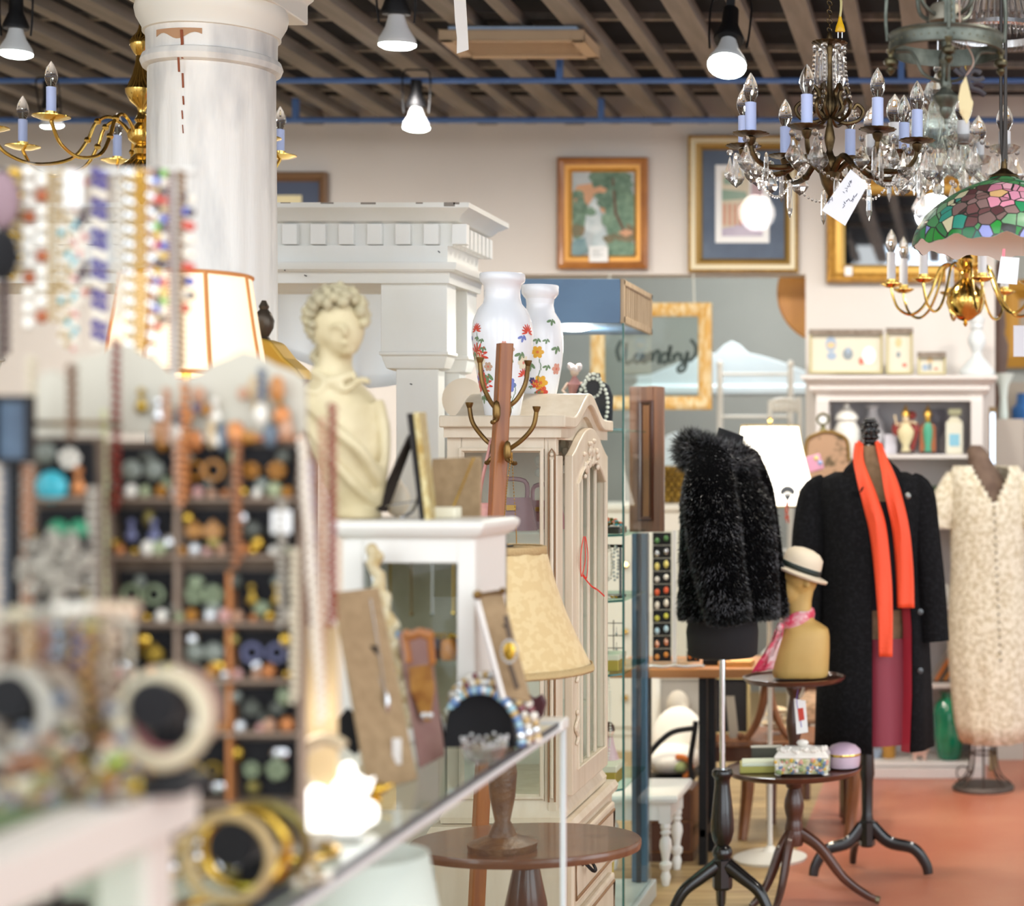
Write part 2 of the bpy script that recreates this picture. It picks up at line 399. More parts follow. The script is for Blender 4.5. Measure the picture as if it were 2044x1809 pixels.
# pale sheet hung inside the mantel opening
b = MB(); pts = []
def sh(u, v):
    px = lerp(520, 866, u); top = Z(556, 5.5); bot = Z(lerp(690, 775, min(1, u*1.6)) + 40*max(0, (u-.62)*2.6)**2*-1, 5.5)
    return (X(px, 5.5), 5.5+.008*sin(u*26)*v, lerp(top, bot, v))
b.surf(sh, 40, 8)
tag(b.build('hanging_sheet', mat('pale_blue_linen', '#eef4fb', .8), mods=(('SOLIDIFY', dict(thickness=.003)),)), 'pale blue white linen sheet hanging inside the mantel opening', 'cloth')
# carved silver ornament beside the far pilaster
b = MB(); o = P(872, 800, 5.16)
for k in range(60):
    a = k*2.4; v = k/60
    b.ball((o.x+.012*sin(a)*(1-v*.6), o.y+.006*cos(a*1.7), o.z+.085-v*.17), RN.uniform(.004, .009), 6)
tag(b.build('carved_ornament', mat('tarnished_silver', '#77797c', .35, .8), mods=FUSE(.003, 1)), 'tarnished carved metal ornament hanging beside the mantel pilaster', 'ornament')

# ================================================================ china cabinet
YC = 4.4
M_CAB = mat('antiqued_ivory_paint', '#ddd0bb', .38, 0, '#d2c3ab', 5, stretch=(5, 5, .6), bump=.06, bs=40)
M_CABG = mat('brown_antiquing', '#8a6848', .5)
cx0, cx1 = X(892, YC), X(1110, YC); c0, c1 = YC, 4.96; zt = Z(830, YC); zb = Z(1640, YC)
t = thing('china_cabinet', 'antiqued ivory china cabinet with arched bonnet top and glass door', 'cabinet', (0, 0, 0))
def bon(y):
    v = (y-c0+.03)/(c1-c0+.06)
    h = max(0, 1-abs(v-.5)/.32); return .066*(h*h*(3-2*h))-.02*(1 if 0 else 0)
ys = [c0-.03+(c1-c0+.06)*i/40 for i in range(41)]
b = MB()
lo = [(y, zt-.03+bon(y)*.96) for y in ys]; hi = [(y, zt+bon(y)) for y in ys]
b.prism(lo+hi[::-1], cx0-.012, cx1+.03, 'yz'); b.build('bonnet', M_CAB, t, smooth=50, bevel=.004)
lo = [(y, zt-.055+bon(y)*.9) for y in ys[1:-1]]; hi = [(y, zt-.03+bon(y)*.96) for y in ys[1:-1]]
b = MB().prism(lo+hi[::-1], cx0-.004, cx1+.016, 'yz'); b.build('bonnet_moulding', M_CAB, t, smooth=50)
lo = [(y, zt-.06) for y in ys[3:-3]]; hi = [(y, zt-.045+bon(y)*.9) for y in ys[3:-3]]
b = MB().prism(lo+hi[::-1], cx1-.018, cx1+.0035, 'yz'); b.build('tympanum', M_CAB, t)
# end panel facing the viewer: stiles, rails, inner moulding, pane
w = .022
b = MB().box(cx0, cx0+.035, c0, c0+.03, zb, zt-.05).box(cx1-.03, cx1-.0205, c0, c0+.03, zb, zt-.05)
b.box(cx0+.035, cx1-.03, c0, c0+.03, zt-.085, zt-.03).box(cx0+.035, cx1-.03, c0, c0+.03, zb, zb+.06).box(cx0, cx0+.035, c0, c0+.03, zt-.05, zt-.03).box(cx1-.03, cx1-.0205, c0, c0+.03, zt-.05, zt-.03).box(cx1-.0205, cx1, c0, c0+.03, zt-.0995, zt-.03); b.build('end_frame', M_CAB, t, smooth=0, bevel=.0025)
MB().frame(cx0+.03, cx1-.03, zb+.055, zt-.08, [(0, .004), (.003, .007), (.008, .007), (.011, 0), (.013, -.004)], c0).build('end_moulding', M_CAB, t, smooth=0)
MB().box(cx0+.035, cx1-.035, c0+.014, c0+.017, zb+.06, zt-.085).build('end_pane', GLASS, t, smooth=0)
b = MB().box(cx0, cx0+.02, c0+.03, c1-.02, zb, zt-.03).box(cx0, cx1, c1-.02, c1, zb, zt-.03); b.build('back_panel', mat('cabinet_lining', '#e6dfd0', .6), t, smooth=0)
for i, z in enumerate((.78, 1.02, 1.27)): MB().box(cx0+.02, cx1-.03, c0+.03, c1-.02, z-.005, z-.001).build('shelf', GLASS, t, smooth=0)
# corner post with brown outlined reed
b = MB().box(cx1-.02, cx1+.004, c0-.006, c0+.06, zb, zt-.10); b.build('corner_post', M_CAB, t, smooth=0, bevel=.003)
b = MB()
for xx in (cx1-.017, cx1-.001): b.cyl((xx, c0-.008, zb+.05), (xx, c0-.008, zt-.095), .0022, n=6)
b.tube([(cx1-.017, c0-.008, zt-.095), (cx1-.009, c0-.009, zt-.083), (cx1-.001, c0-.008, zt-.095)], .0022, 6)
b.build('reed_outline', M_CABG, t)
MB().cyl((cx1-.009, c0-.006, zb+.06), (cx1-.009, c0-.006, zt-.11), .0055, n=8).ball((cx1-.009, c0-.009, zt-.098), .005, 8).build('reed', M_CAB, t)
# door on the long side facing +x
fx = cx1+.004; d0, d1 = c0+.075, c1-.03; zd0, zd1 = zb+.05, zt-.10
door = MB(); n = 20
def arch(v, top, amp): return top+amp*max(0, sin(PI*v))**1.3
st = .05
prof = [(lerp(d0, d1, i/n), arch(i/n, zd1, .075)) for i in range(n+1)]
inn = [(lerp(d0+st, d1-st, i/n), arch(i/n, zd1-.06, .05)-.012*max(0, cos(4*PI*i/n))) for i in range(n+1)]
poly = [(d0, zd0)]+prof+[(d1, zd0)]; ipoly = [(d0+st, zd0+.06)]+inn+[(d1-st, zd0+.06)]
rin = [[(xx, y, z) for y, z in poly] for xx in (fx, fx+.022)]; rii = [[(xx, y, z) for y, z in ipoly] for xx in (fx, fx+.022)]
door.loft([rin[0], rin[1], rii[1], rii[0], rin[0]], True, False, False)
dr = door.build('door', M_CAB, t, smooth=35, bevel=.003)
MB().prism(ipoly, fx+.008, fx+.011, 'yz').build('door_pane', GLASS, dr, smooth=0)
b = MB().tube([(fx+.024, y, z) for y, z in ipoly], .0045, 6, True); b.build('door_moulding', M_CAB, dr)
b = MB()
for k in range(26):
    v = RN.uniform(-1, 1); zz = zd1+.02-abs(v)*.05+RN.uniform(-.035, .035); b.ball((fx+.024, lerp(d0, d1, .5+.22*v), zz), (.006, RN.uniform(.008, .02), RN.uniform(.006, .013)), 7)
b.build('carving', M_CAB, dr, mods=FUSE(.003, 1))
for zz in (zb+.38, zb+.22):
    b = MB()
    for k in range(14):
        a = k*.7; b.ball((fx+.026, d0+.03+.016*sin(a), zz+.006*k-.04), (.006, .009, .007), 7)
    b.build('applique', M_CAB, dr, mods=FUSE(.003, 1))
b = MB()
for k in range(3): b.box(fx+.01, fx+.018, lerp(d0+st, d1-st, (k+1)/4)-.006, lerp(d0+st, d1-st, (k+1)/4)+.006, zd0+.05, zd1-.02)
b.build('glazing_bar', M_CAB, dr, smooth=0, bevel=.002)
MB().rect([(.0, zb-.005), (.012, zb-.003), (.014, zb+.012), (.004, zb+.03), (0, zb+.05)], cx0+.0, cx1, c0, c1).build('waist_moulding', M_CAB, t, smooth=30)
bx0, bx1, b0, b1 = cx0-.02, X(1133, YC-.05), YC-.05, 5.0
MB().rect([(0, .09), (0, zb-.04), (.012, zb-.035), (.016, zb-.02), (.008, zb-.005)], bx0, bx1-.016, b0+.016, b1).build('base_chest', M_CAB, t, smooth=30)
MB().rect([(.008, 0), (.008, .06), (0, .09)], bx0, bx1-.016, b0+.016, b1).build('plinth', M_CAB, t, smooth=30)
for i, (za, zz2) in enumerate(((.32, .49), (.12, .29))):
    b = MB().rect([(0, za)], bx1-.016, bx1, b0, b1) if 0 else MB()
    b.box(bx1-.018, bx1+.002, b0+.06, b1-.05, za, zz2)
    dw_ = b.build('drawer', M_CAB, t, smooth=0, bevel=.006)
    fr = MB(); fr.tube([(bx1+.004, b0+.08, za+.02), (bx1+.004, b1-.07, za+.02), (bx1+.004, b1-.07, zz2-.02), (bx1+.004, b0+.08, zz2-.02)], .004, 6, True); fr.build('drawer_moulding', M_CABG, dw_)
    hb = MB(); ym = (b0+b1)/2-.14; zm = (za+zz2)/2
    hb.tube(crom([(bx1+.004, ym-.03, zm+.02), (bx1+.028, ym-.015, zm-.012), (bx1+.028, ym+.015, zm-.012), (bx1+.004, ym+.03, zm+.02)], 4), .0045, 6)
    hb.ball((bx1+.006, ym-.03, zm+.02), (.005, .012, .018), 8).ball((bx1+.006, ym+.03, zm+.02), (.005, .012, .018), 8); hb.build('handle', IRON, dw_)
# things in the cabinet
M_MAUVE = mat('mauve_leather', '#9b6f72', .4, 0, '#865a5d', 6)
def handbag(loc, w, h, col, label, rz=0, name='handbag'):
    tt = thing(name, label, 'bag', loc, rz)
    b = MB(); b.loft([[(w*.5*s*(1-.12*(v > .6))*cos(a) if 0 else w*.5*(1-.25*v)*(1 if abs(cos(a)) < 0 else 1)*math.copysign(abs(cos(a))**.5, cos(a)), .035*(1-.6*v)*math.copysign(abs(sin(a))**.7, sin(a)), h*v) for a in [2*PI*k/20 for k in range(20)] for s in (1,)] for v in (0, .08, .3, .6, .85, 1)])
    b.build('body', col, tt); MB().tube(crom([(-w*.3, 0, h*.95), (-w*.25, 0, h*1.5), (w*.25, 0, h*1.5), (w*.3, 0, h*.95)], 5), .006, 6).build('handle', col, tt)
    MB().box(-.012, .012, -.03, -.02, h*.62, h*.78).build('clasp', GOLD, tt)
    return tt
handbag((cx0+.15, c0+.12, 1.27+.0), .13, .07, M_MAUVE, 'mauve leather handbag on the upper glass shelf of the china cabinet', .3) if 0 else None
handbag((cx0+.13, c0+.13, 1.27), .13, .085, M_MAUVE, 'mauve leather handbag behind the end glass of the china cabinet', .2)
handbag((cx0+.19, c0+.24, 1.27), .12, .075, mat('rose_leather', '#a9777a', .45), 'rose leather handbag further back inside the china cabinet', -.3)
tt = thing('silk_bouquet', 'white silk flower bouquet inside the china cabinet', 'flowers', (cx0+.19, c0+.36, 1.27))
b = MB()
for k in range(34):
    a = k*2.4; r = .05*math.sqrt(k/34); b.ball((r*cos(a), r*sin(a)*.8, .15+.07*(1-k/40)+.02*sin(k)), RN.uniform(.009, .016), 6)
b.build('blossoms', mat('silk_white', '#e3e6dc', .8), tt)
b = MB()
for k in range(9): b.tube([(0, 0, .02), (.02*cos(k*.7), .02*sin(k*.7), .16)], .002, 5)
b.build('stems', mat('stem_green', '#7d9277', .7), tt); MB().lathe([(.022, 0), (.03, .03), (.02, .08)], n=14).build('pot', CRYSTAL, tt)
# red ribbon tied on the door
b = MB(); fxx = fx+.03
def rib(pts, w=.006):
    fr = frames(crom(pts, 8)); b.loft([[p+Vector((.0006, 0, 0))+Vector((0, w*.5, 0)) if 0 else p+Vector((0, .8, .6)).normalized()*w*.5, p-Vector((0, .8, .6)).normalized()*w*.5] for p, u, v in fr], False)
yq = 4.62
pr = lambda px, py: (fxx+.004*RN.random(), X(0, 1)*0+fxx*3500/(px-PX) if 0 else (fxx)/((px-PX)/F), Z(py, fxx/((px-PX)/F)))
b.tube(crom([pr(1163, 1072), pr(1157, 1105), pr(1160, 1150), pr(1166, 1120), pr(1165, 1072), pr(1171, 1105), pr(1169, 1152), pr(1163, 1148)], 8), .0028, 6, flat=.4)
b.tube(crom([pr(1163, 1150), pr(1178, 1170), pr(1192, 1178), pr(1204, 1190)], 6), .0026, 6, flat=.4)
tag(b.build('red_ribbon', mat('red_ribbon', '#e6382a', .35)), 'looped red ribbon tied to the china cabinet door', 'ribbon')

# ================================================================ vases
M_VASE = mat('white_milk_glass', '#eef0f4', .22, coat=.3, sss=.15)
FL = {n: mat('enamel_'+n, c, .35) for n, c in dict(red='#d84a35', blue='#6f7fc4', green='#6d8a63', yellow='#e2a92e', cream='#e9dfc4', pink='#d99a86', tan='#c3a38a', navy='#3b4372').items()}
def vase(name, label, loc, prof, flowers, n=48):
    t = thing(name, label, 'vase', loc, 0, None)
    body_mb = MB().lathe(prof, n=n)
    rr, zz = prof[-1]; MB().lathe([(rr-.001, zz), (rr-.006, zz-.004), (rr-.012, zz-.05), (.001, zz-.055)], n=n, cap=False).build('inner_neck', M_VASE, t)
    def rad(z):
        for (r0, z0), (r1, z1) in zip(prof, prof[1:]):
            if z0 <= z <= z1 and z1 > z0: return lerp(r0, r1, (z-z0)/(z1-z0))
        return .05
    keys = list(FL)
    b = body_mb; b_off = 1
    def petal(a, z, ca, cz, la, lz, rot):
        pts = []
        for k in range(8):
            th = 2*PI*k/8; u = la*cos(th); v = lz*sin(th); uu = u*cos(rot)-v*sin(rot); vv = u*sin(rot)+v*cos(rot)
            z2 = z+cz+vv; r = rad(z2)+.0007; a2 = a+(ca+uu)/r; pts.append((r*cos(a2), r*sin(a2), z2))
        b.add(pts, [tuple(range(8))])
    for kind, c, a, z, s in flowers:
        a = -PI/2+a; b.m = 1+keys.index(c); s = s*1.5
        if kind == 'fan':
            for k in range(9): th = lerp(-.2, PI+.2, k/8); petal(a, z, s*.6*cos(th), s*.6*sin(th), s*.5, s*.12, th)
        elif kind == 'rose':
            for k in range(6): th = k*PI/3; petal(a, z, s*.5*cos(th), s*.5*sin(th), s*.42, s*.33, th)
            b.m = 1+keys.index('red' if c != 'red' else 'yellow'); petal(a, z, 0, 0, s*.22, s*.22, 0)
        elif kind == 'leaf':
            for k in (-1, 0, 1): petal(a, z, s*.4*k, s*.3*abs(k), s*.45, s*.2, .9*k+1.3)
        elif kind == 'stem':
            for k in range(7): petal(a, z, s*.12*sin(k), -s*.3*k, s*.2, s*.035, PI/2+.3*sin(k*1.3))
    b.build('body', [M_VASE]+[FL[k] for k in keys], t, smooth=50)
    return t
Yv = 4.47; s = S(1, Yv); z0 = Z(828, Yv)
pv = [(33, 0), (35, 3), (39, 30), (50, 85), (58, 130), (60, 165), (57, 190), (48, 212), (38, 224), (35, 236), (34.5, 250), (37, 262), (43, 267), (44.5, 272), (44.5, 282), (43, 284)]
vase('floral_vase', 'taller white milk glass vase with red flowers on the china cabinet', (X(1003, Yv), Yv, zt+.001), [(r*s, z*s) for r, z in pv],
     [('fan', 'red', -.75, 168*s, .012), ('fan', 'red', -.72, 118*s, .021), ('rose', 'cream', -.78, 108*s, .019), ('leaf', 'green', -1.0, 116*s, .014), ('leaf', 'green', -.45, 128*s, .010),
      ('fan', 'red', -.72, 62*s, .02), ('fan', 'red', -.8, 52*s, .016), ('leaf', 'green', -.4, 70*s, .016), ('leaf', 'blue', -1.15, 70*s, .013), ('leaf', 'green', -.85, 30*s, .014), ('stem', 'green', -.7, 160*s, .02), ('stem', 'red', -.6, 100*s, .018),
      ('rose', 'tan', -.3, 96*s, .009), ('leaf', 'blue', -1.2, 150*s, .012), ('rose', 'tan', .45, 130*s, .012), ('leaf', 'green', .5, 105*s, .01), ('rose', 'blue', .55, 60*s, .014), ('leaf', 'blue', .5, 50*s, .012),
      ('leaf', 'green', .9, 115*s, .014), ('fan', 'red', 1.2, 165*s, .014), ('leaf', 'blue', .95, 150*s, .012), ('rose', 'cream', 1.1, 105*s, .014), ('fan', 'red', 1.2, 80*s, .012), ('rose', 'pink', .3, 140*s, .006), ('leaf', 'green', -.72, 150*s, .008),
      ('leaf', 'green', -.5, 145*s, .008), ('rose', 'navy', -.6, 88*s, .005), ('stem', 'green', .8, 60*s, .02), ('leaf', 'green', .45, 35*s, .012)])
Yv = 4.74; s = S(1, Yv); zr = zt+bon(Yv)+.001
pv = [(30, 0), (31, 3), (36, 30), (43, 75), (45.5, 110), (45, 140), (40, 165), (29, 184), (26.5, 198), (27, 210), (32, 216), (36, 222), (36.5, 228), (36.5, 238), (35.5, 240)]
sc_ = (zr, Z(570, Yv))
k = (Z(570, Yv)-zr)/(240*s)
vase('floral_vase', 'shorter white milk glass vase with yellow flowers behind the taller vase', (X(1078, Yv), Yv, zr), [(r*s, z*s*k) for r, z in pv],
     [('rose', 'yellow', .12, 92*s, .013), ('leaf', 'green', .1, 112*s, .01), ('leaf', 'green', .5, 112*s, .009), ('leaf', 'green', -.25, 60*s, .014), ('stem', 'green', .2, 75*s, .022), ('rose', 'yellow', .25, 32*s, .015), ('rose', 'red', -.02, 30*s, .009),
      ('rose', 'navy', -.18, 36*s, .007), ('rose', 'red', .35, 14*s, .012), ('leaf', 'green', .15, 10*s, .01), ('leaf', 'green', .8, 150*s, .012), ('leaf', 'green', .55, 60*s, .01), ('rose', 'pink', 1.1, 60*s, .012), ('leaf', 'green', -.3, 22*s, .006), ('leaf', 'green', 1.0, 95*s, .014), ('stem', 'green', -.9, 12*s, .008)])
# pale rounded dish leaning behind the vases
Yd = 4.86
tag(MB().lathe([(.055, 0), (.058, .006), (.02, .012), (.001, .012)], n=30).build('plate', mat('peach_china', '#e7d6bd', .3), loc=(X(925, Yd), Yd, zt+.058), smooth=30), 'pale peach china plate standing on the cabinet left of the vases', 'plate').rotation_euler = (PI/2-.1, 0, 0)

# ================================================================ coat rack
YR = 4.08
M_RACK = mat('honey_brown_pole_wood', '#9c5c22', .38, 0, '#86491a', 8, stretch=(8, 8, .4), coat=.2)
M_HOOK = mat('antique_brass_hook', '#8a6d3f', .35, .85, '#6b5230', 20)
top = P(1008, 686, YR); low = P(988, 1080, YR); dirv = (low-top)/(low-top).length
foot = top+dirv*((top.z)/(-dirv.z))
t = thing('coat_rack', 'leaning brown wooden coat rack post with brass hooks', 'coat rack', foot)
sl = (top-foot)
b = MB(); A = math.radians(33); h = S(18, YR)
ring = lambda s: [Vector((h*s*cos(A+k*PI/2+PI/4+d), h*s*sin(A+k*PI/2+PI/4+d), 0)) for k in range(4) for d in (-.1, .1)]
b.loft([[p+sl*v for p in ring(1)] for v in (0, .3, .6, 1)]); b.build('pole', M_RACK, t, smooth=20, bevel=.001)
b = MB()
for k in range(4):
    a = k*PI/2+.4; b.tube([(0, 0, .2), (.1*cos(a), .1*sin(a), .12), (.2*cos(a), .2*sin(a), .015)], [.02, .018, .014], 8)
b.build('feet', M_RACK, t)
def hook(plate, tip, midp, label_k, front=True, low_=None):
    c0 = P(*plate)-foot; tp = P(*tip)-foot; mm = [P(*m)-foot for m in midp]
    b = MB(); b.tube(crom([c0]+mm+[tp], 6), [.0065]*2+[.0055]*40 if 0 else .0056, 8)
    b.lathe([(.0095, .010), (.009, .006), (.005, -.004)], c=tp, n=12)
    b.ball(c0+Vector((0, -.004, -.004)), (.010, .009, .026), 10)
    if low_:
        l = P(*low_)-foot; b.tube(crom([c0+Vector((0, -.004, -.02)), (c0+l)/2+Vector((0, -.008, -.012)), l], 4), .005, 8); b.ball(l, (.007, .007, .006), 8)
    b.build('hook', M_HOOK, t)
hook((992, 818, YR-.03), (958, 722, YR-.05), [(978, 800, YR-.04), (963, 765, YR-.05)], 0, True, (984, 843, YR-.045))
hook((1014, 812, YR+.03), (1054, 728, YR+.05), [(1032, 797, YR+.04), (1049, 765, YR+.05)], 1)
hook((987, 892, YR+.02), (937, 812, YR+.02), [(968, 877, YR+.03), (944, 845, YR+.02)], 2, True, (972, 924, YR+.02))
hook((1014, 898, YR-.02), (1071, 820, YR-.03), [(1040, 880, YR-.03), (1064, 852, YR-.03)], 3, True, (1027, 925, YR-.04))
# pink purse on the lower left hook
M_PINK = mat('pink_quilted', '#dda6a0', .6, 0, '#cf918d', 30)
Yp = YR+.02
t = thing('shoulder_purse', 'small pink purse with pink strap hanging on the coat rack hook', 'bag', P(965, 1060, Yp))
o = P(965, 1060, Yp)
MB().rect([(-.004, 0), (0, .004), (0, S(52, Yp)), (-.004, S(56, Yp))], P(945, 0, Yp).x-o.x, P(985, 0, Yp).x-o.x, -.012, .012).build('body', M_PINK, t, smooth=0, bevel=.003)
MB().tube(crom([P(956, 1006, Yp)-o, P(962, 960, Yp)-o, P(976, 900, Yp)-o, P(979, 884, Yp-.005)-o, P(982, 890, Yp+.02)-o, P(978, 1004, Yp+.015)-o], 6), .0042, 6).build('strap', M_PINK, t)
# chain on the right hook
b = MB(); pts = crom([P(1022, 905, YR-.045), P(1013, 960, YR-.05), P(1008, 1020, YR-.05), P(1004, 1064, YR-.05)], 12)
for i, p in enumerate(pts): b.ball(p, (.0016, .0016, .003), 5)
pts = crom([P(1022, 905, YR-.05), P(1025, 970, YR-.03), P(1030, 1050, YR-.02), P(1031, 1085, YR-.02)], 12)
for i, p in enumerate(pts): b.ball(p, (.0014, .0014, .003), 5)
tag(b.build('chain_necklace', mat('dull_gold_chain', '#b08a4c', .35, .9)), 'thin gold chain necklace hanging from the right brass hook', 'necklace')

# ================================================================ oval table and the beige lamp on it
M_OVAL = mat('worn_walnut_top', '#5d3622', .25, 0, '#7a5238', 4, stretch=(1, 6, 1), coat=.3)
tz = .638; tc_ = (X(1050, 3.75), 3.75)
t = thing('oval_table', 'oval brown wooden table under the beige fabric lamp', 'table', (tc_[0], tc_[1], 0))
MB().lathe([(.23, tz-.022), (.243, tz-.02), (.245, tz-.012), (.245, tz-.004), (.242, tz)], n=64, sy=.76).build('tabletop', M_OVAL, t, smooth=40)
MB().lathe([(.05, .2), (.03, .26), (.022, .34), (.035, .42), (.045, .5), (.028, .58), (.06, tz-.02)], n=24).build('pedestal', WOODD, t)
for k in range(4):
    a = k*PI/2+.3; MB().tube(crom([(.02*cos(a), .02*sin(a), .24), (.1*cos(a), .1*sin(a), .16), (.17*cos(a), .17*sin(a), .04), (.21*cos(a), .21*sin(a), .012)], 4), [.02]*6+[.016]*7, 8).build('leg', WOODD, t)
YL = 3.66; lx = X(1003, YL); t = thing('table_lamp', 'table lamp with beige damask shade and dark finial', 'lamp', (lx, YL, tz))
M_DAM = mat('beige_damask', '#dcc08c', .75, 0, '#e4cb99', 62, lo=.46, hi=.56, detail=1, sheen=.2)
M_TRIM = mat('beige_gimp_trim', '#c9ad7c', .8, bump=.5, bs=260)
zs0, zs1 = Z(1338, YL)-tz, Z(1093, YL)-tz; r0, r1 = S(177, YL), S(84, YL)
pr_ = [(lerp(r0, r1, v)-.010*sin(PI*v), lerp(zs0, zs1, v)) for v in [i/10 for i in range(11)]]
MB().lathe(pr_, n=72, cap=False, wob=lambda a, z: 1+.006*abs(cos(a*4))).build('shade', M_DAM, t, mods=(('SOLIDIFY', dict(thickness=.002)),))
b = MB().lathe([(r0+.001, zs0-.004), (r0+.0035, zs0), (r0-.001, zs0+.012)], n=72, cap=False, wob=lambda a, z: 1+.006*abs(cos(a*4))+.004*cos(a*90)); b.build('bottom_trim', M_TRIM, t, mods=(('SOLIDIFY', dict(thickness=.002)),))
b = MB().lathe([(r1+.004, zs1-.014), (r1+.003, zs1+.002), (r1-.004, zs1+.004)], n=72, cap=False, wob=lambda a, z: 1+.004*cos(a*60)); b.build('top_trim', M_TRIM, t, mods=(('SOLIDIFY', dict(thickness=.002)),))
MB().lathe([(.07, 0), (.072, .015), (.03, .03), (.016, .06), (.026, .11), (.03, .16), (.018, .24), (.012, .30), (.009, zs1-.01)], n=24).build('base', mat('carved_lamp_base', '#4f3626', .4, 0, '#6f5036', 30, bump=.3, bs=90), t)
b = MB().cyl((-r1, 0, zs1), (r1, 0, zs1), .0018, n=6).cyl((0, -r1, zs1), (0, r1, zs1), .0018, n=6); b.build('spider', IRON, t)
MB().lathe([(.010, zs1), (.010, zs1+.006), (.006, zs1+.01), (.008, zs1+.016), (.005, zs1+.022), (.002, zs1+.026)], n=12).build('finial', IRON, t)
# ================================================================ glass display tower
T0, T1 = 5.32, 5.82; tx0, tx1 = X(966, T0), X(1246, T0); tzt, tzb = Z(557, T0), Z(645, T0)
M_BOX = mat('blue_painted_box', '#56708f', .6, 0, '#62809f', 5)
M_TANW = mat('tan_unpainted_wood', '#b7a184', .6, 0, '#a08a6c', 9, stretch=(9, 9, .6))
M_EDGE = mat('green_glass_edge', '#2f6a66', .15, coat=.5)
M_ALU = mat('blue_grey_aluminium', '#5c7891', .3, .6)
t = thing('display_tower', 'tall glass display tower with blue top box', 'display case', (0, 0, 0))
b = MB().box(tx0, tx1-.012, T0, T1, tzb, tzt); b.build('top_box', M_BOX, t, smooth=0, bevel=.002)
b = MB().box(tx1-.012, tx1, T0, T1, tzb, tzb+.022).box(tx1-.012, tx1, T0, T1, tzt-.018, tzt).box(tx1-.012, tx1, T0, T0+.02, tzb, tzt).box(tx1-.012, tx1, T1-.02, T1, tzb, tzt)
b.build('side_frame', M_TANW, t, smooth=0, bevel=.002)
b = MB()
for k in range(13):
    y = lerp(T0+.03, T1-.03, k/12); b.box(tx1-.02, tx1-.003, y-.009, y+.009, tzb+.02, tzt-.016)
b.build('side_slats', M_TANW, t, smooth=0, bevel=.002)
b = MB().box(tx0, tx1-.006, T0+.002, T0+.007, .06, tzb); b.build('front_pane', GLASS, t, smooth=0)
MB().box(tx1-.007, tx1-.002, T0+.008, T1-.002, .06, tzb).build('side_pane', GLASS, t, smooth=0)
MB().box(tx0, tx0+.005, T0+.008, T1-.002, .06, tzb).build('side_pane', GLASS, t, smooth=0)
b = MB().box(tx1-.006, tx1, T0, T0+.008, .06, tzb).box(tx0, tx0+.005, T0, T0+.008, .06, tzb); b.build('pane_edge', M_EDGE, t, smooth=0)
MB().box(tx1-.062, tx1-.01, T1-.04, T1, .06, Z(1064, T1)).build('corner_post', M_ALU, t, smooth=0, bevel=.004)
MB().box(tx1-.045, tx1-.03, T1-.046, T1-.04, .06, Z(1064, T1)).build('post_groove', mat('dark_groove', '#25323f', .4), t, smooth=0)
MB().box(tx0-.01, tx1+.012, T0-.01, T1+.012, 0, .06).build('base', mat('pale_metal_base', '#cfd6d8', .35, .3), t, smooth=0, bevel=.004)
shz = [Z(855, T0), Z(1068, T0), Z(1200, T0), Z(1348, T0), Z(1580, T0)]
for z in shz:
    sh_ = MB().prism([(tx0+.008, T0+.012), (tx1-.05, T0+.012), (tx1-.012, T0+.05), (tx1-.012, T1-.06), (tx0+.008, T1-.06)], z-.007, z-.001, 'xy').build('shelf', pane('shelf_glass', '#dff2ec', .2), t, smooth=0)
    MB().prism([(tx0+.008, T0+.010), (tx1-.05, T0+.010), (tx1-.010, T0+.05), (tx1-.012, T0+.052), (tx1-.051, T0+.012), (tx0+.008, T0+.012)], z-.006, z, 'xy').build('shelf_edge', M_EDGE, sh_, smooth=0)
MB().lathe([(.05, 0), (.055, -.006), (.03, -.012), (.001, -.012)], n=20).build('spotlight', mat('case_light', '#ffffff', .4, emit=6), t, loc=(tx1-.19, T0+.16, tzb))
l = light('case_lamp', 'POINT', (tx1-.19, T0+.2, tzb-.05), 2.2, (1, .97, .9), .03); l.parent = t
MB().box(tx0+.01, tx1-.03, T1-.06, T1-.05, shz[0], tzb).build('back_mirror', mat('pale_back_board', '#d6e2e0', .3), t, smooth=0) if 0 else None
# --- what stands on its shelves
def beads(pts, r, m, name, label, cat, group=None, n=6, step=None):
    b = MB(); pts = [Vector(p) for p in pts]; d = 0; last = None
    for p in pts:
        if last is None or (p-last).length >= (step or r*2.05): b.ball(p, r, n); last = p
    return tag(b.build(name, m), label, cat, group)
def sh_at(px, s, back=.12):
    Y = T0+back; return Vector((X(px, Y), Y, shz[s]))
t = thing('necklace_bust', 'dark flat necklace bust with pearls in the glass tower', 'display stand', sh_at(1186, 0, .10))
M_NAVY = mat('charcoal_velvet', '#33343c', .9)
b = MB().prism([(-.055, 0), (.055, 0), (.058, .10), (.045, .135), (.02, .15), (.018, .172), (-.018, .172), (-.02, .15), (-.045, .135), (-.058, .10)], -.008, .008); b.build('board', M_NAVY, t, smooth=0, bevel=.003)
MB().box(-.02, .02, .008, .06, 0, .006).build('foot', M_NAVY, t, smooth=0)
o = sh_at(1186, 0, .10)
beads([o+Vector((.045*cos(a)*1.0, -.016, .075+.085*sin(a)*(1 if sin(a) < 0 else .95))) for a in [PI/2+2*PI*k/180 for k in range(181)]], .0062, PEARL, 'pearl_necklace', 'long strand of white pearls on the dark necklace bust', 'necklace')
beads([o+Vector((.026*cos(a), -.0175, .133+.036*sin(a))) for a in [PI/2+2*PI*k/120 for k in range(121)]], .0052, PEARL, 'pearl_necklace', 'short inner strand of white pearls on the dark necklace bust', 'necklace')
t = thing('lady_figurine', 'porcelain lady figurine in pink bodice inside the glass tower', 'figurine', sh_at(1147, 0, .16))
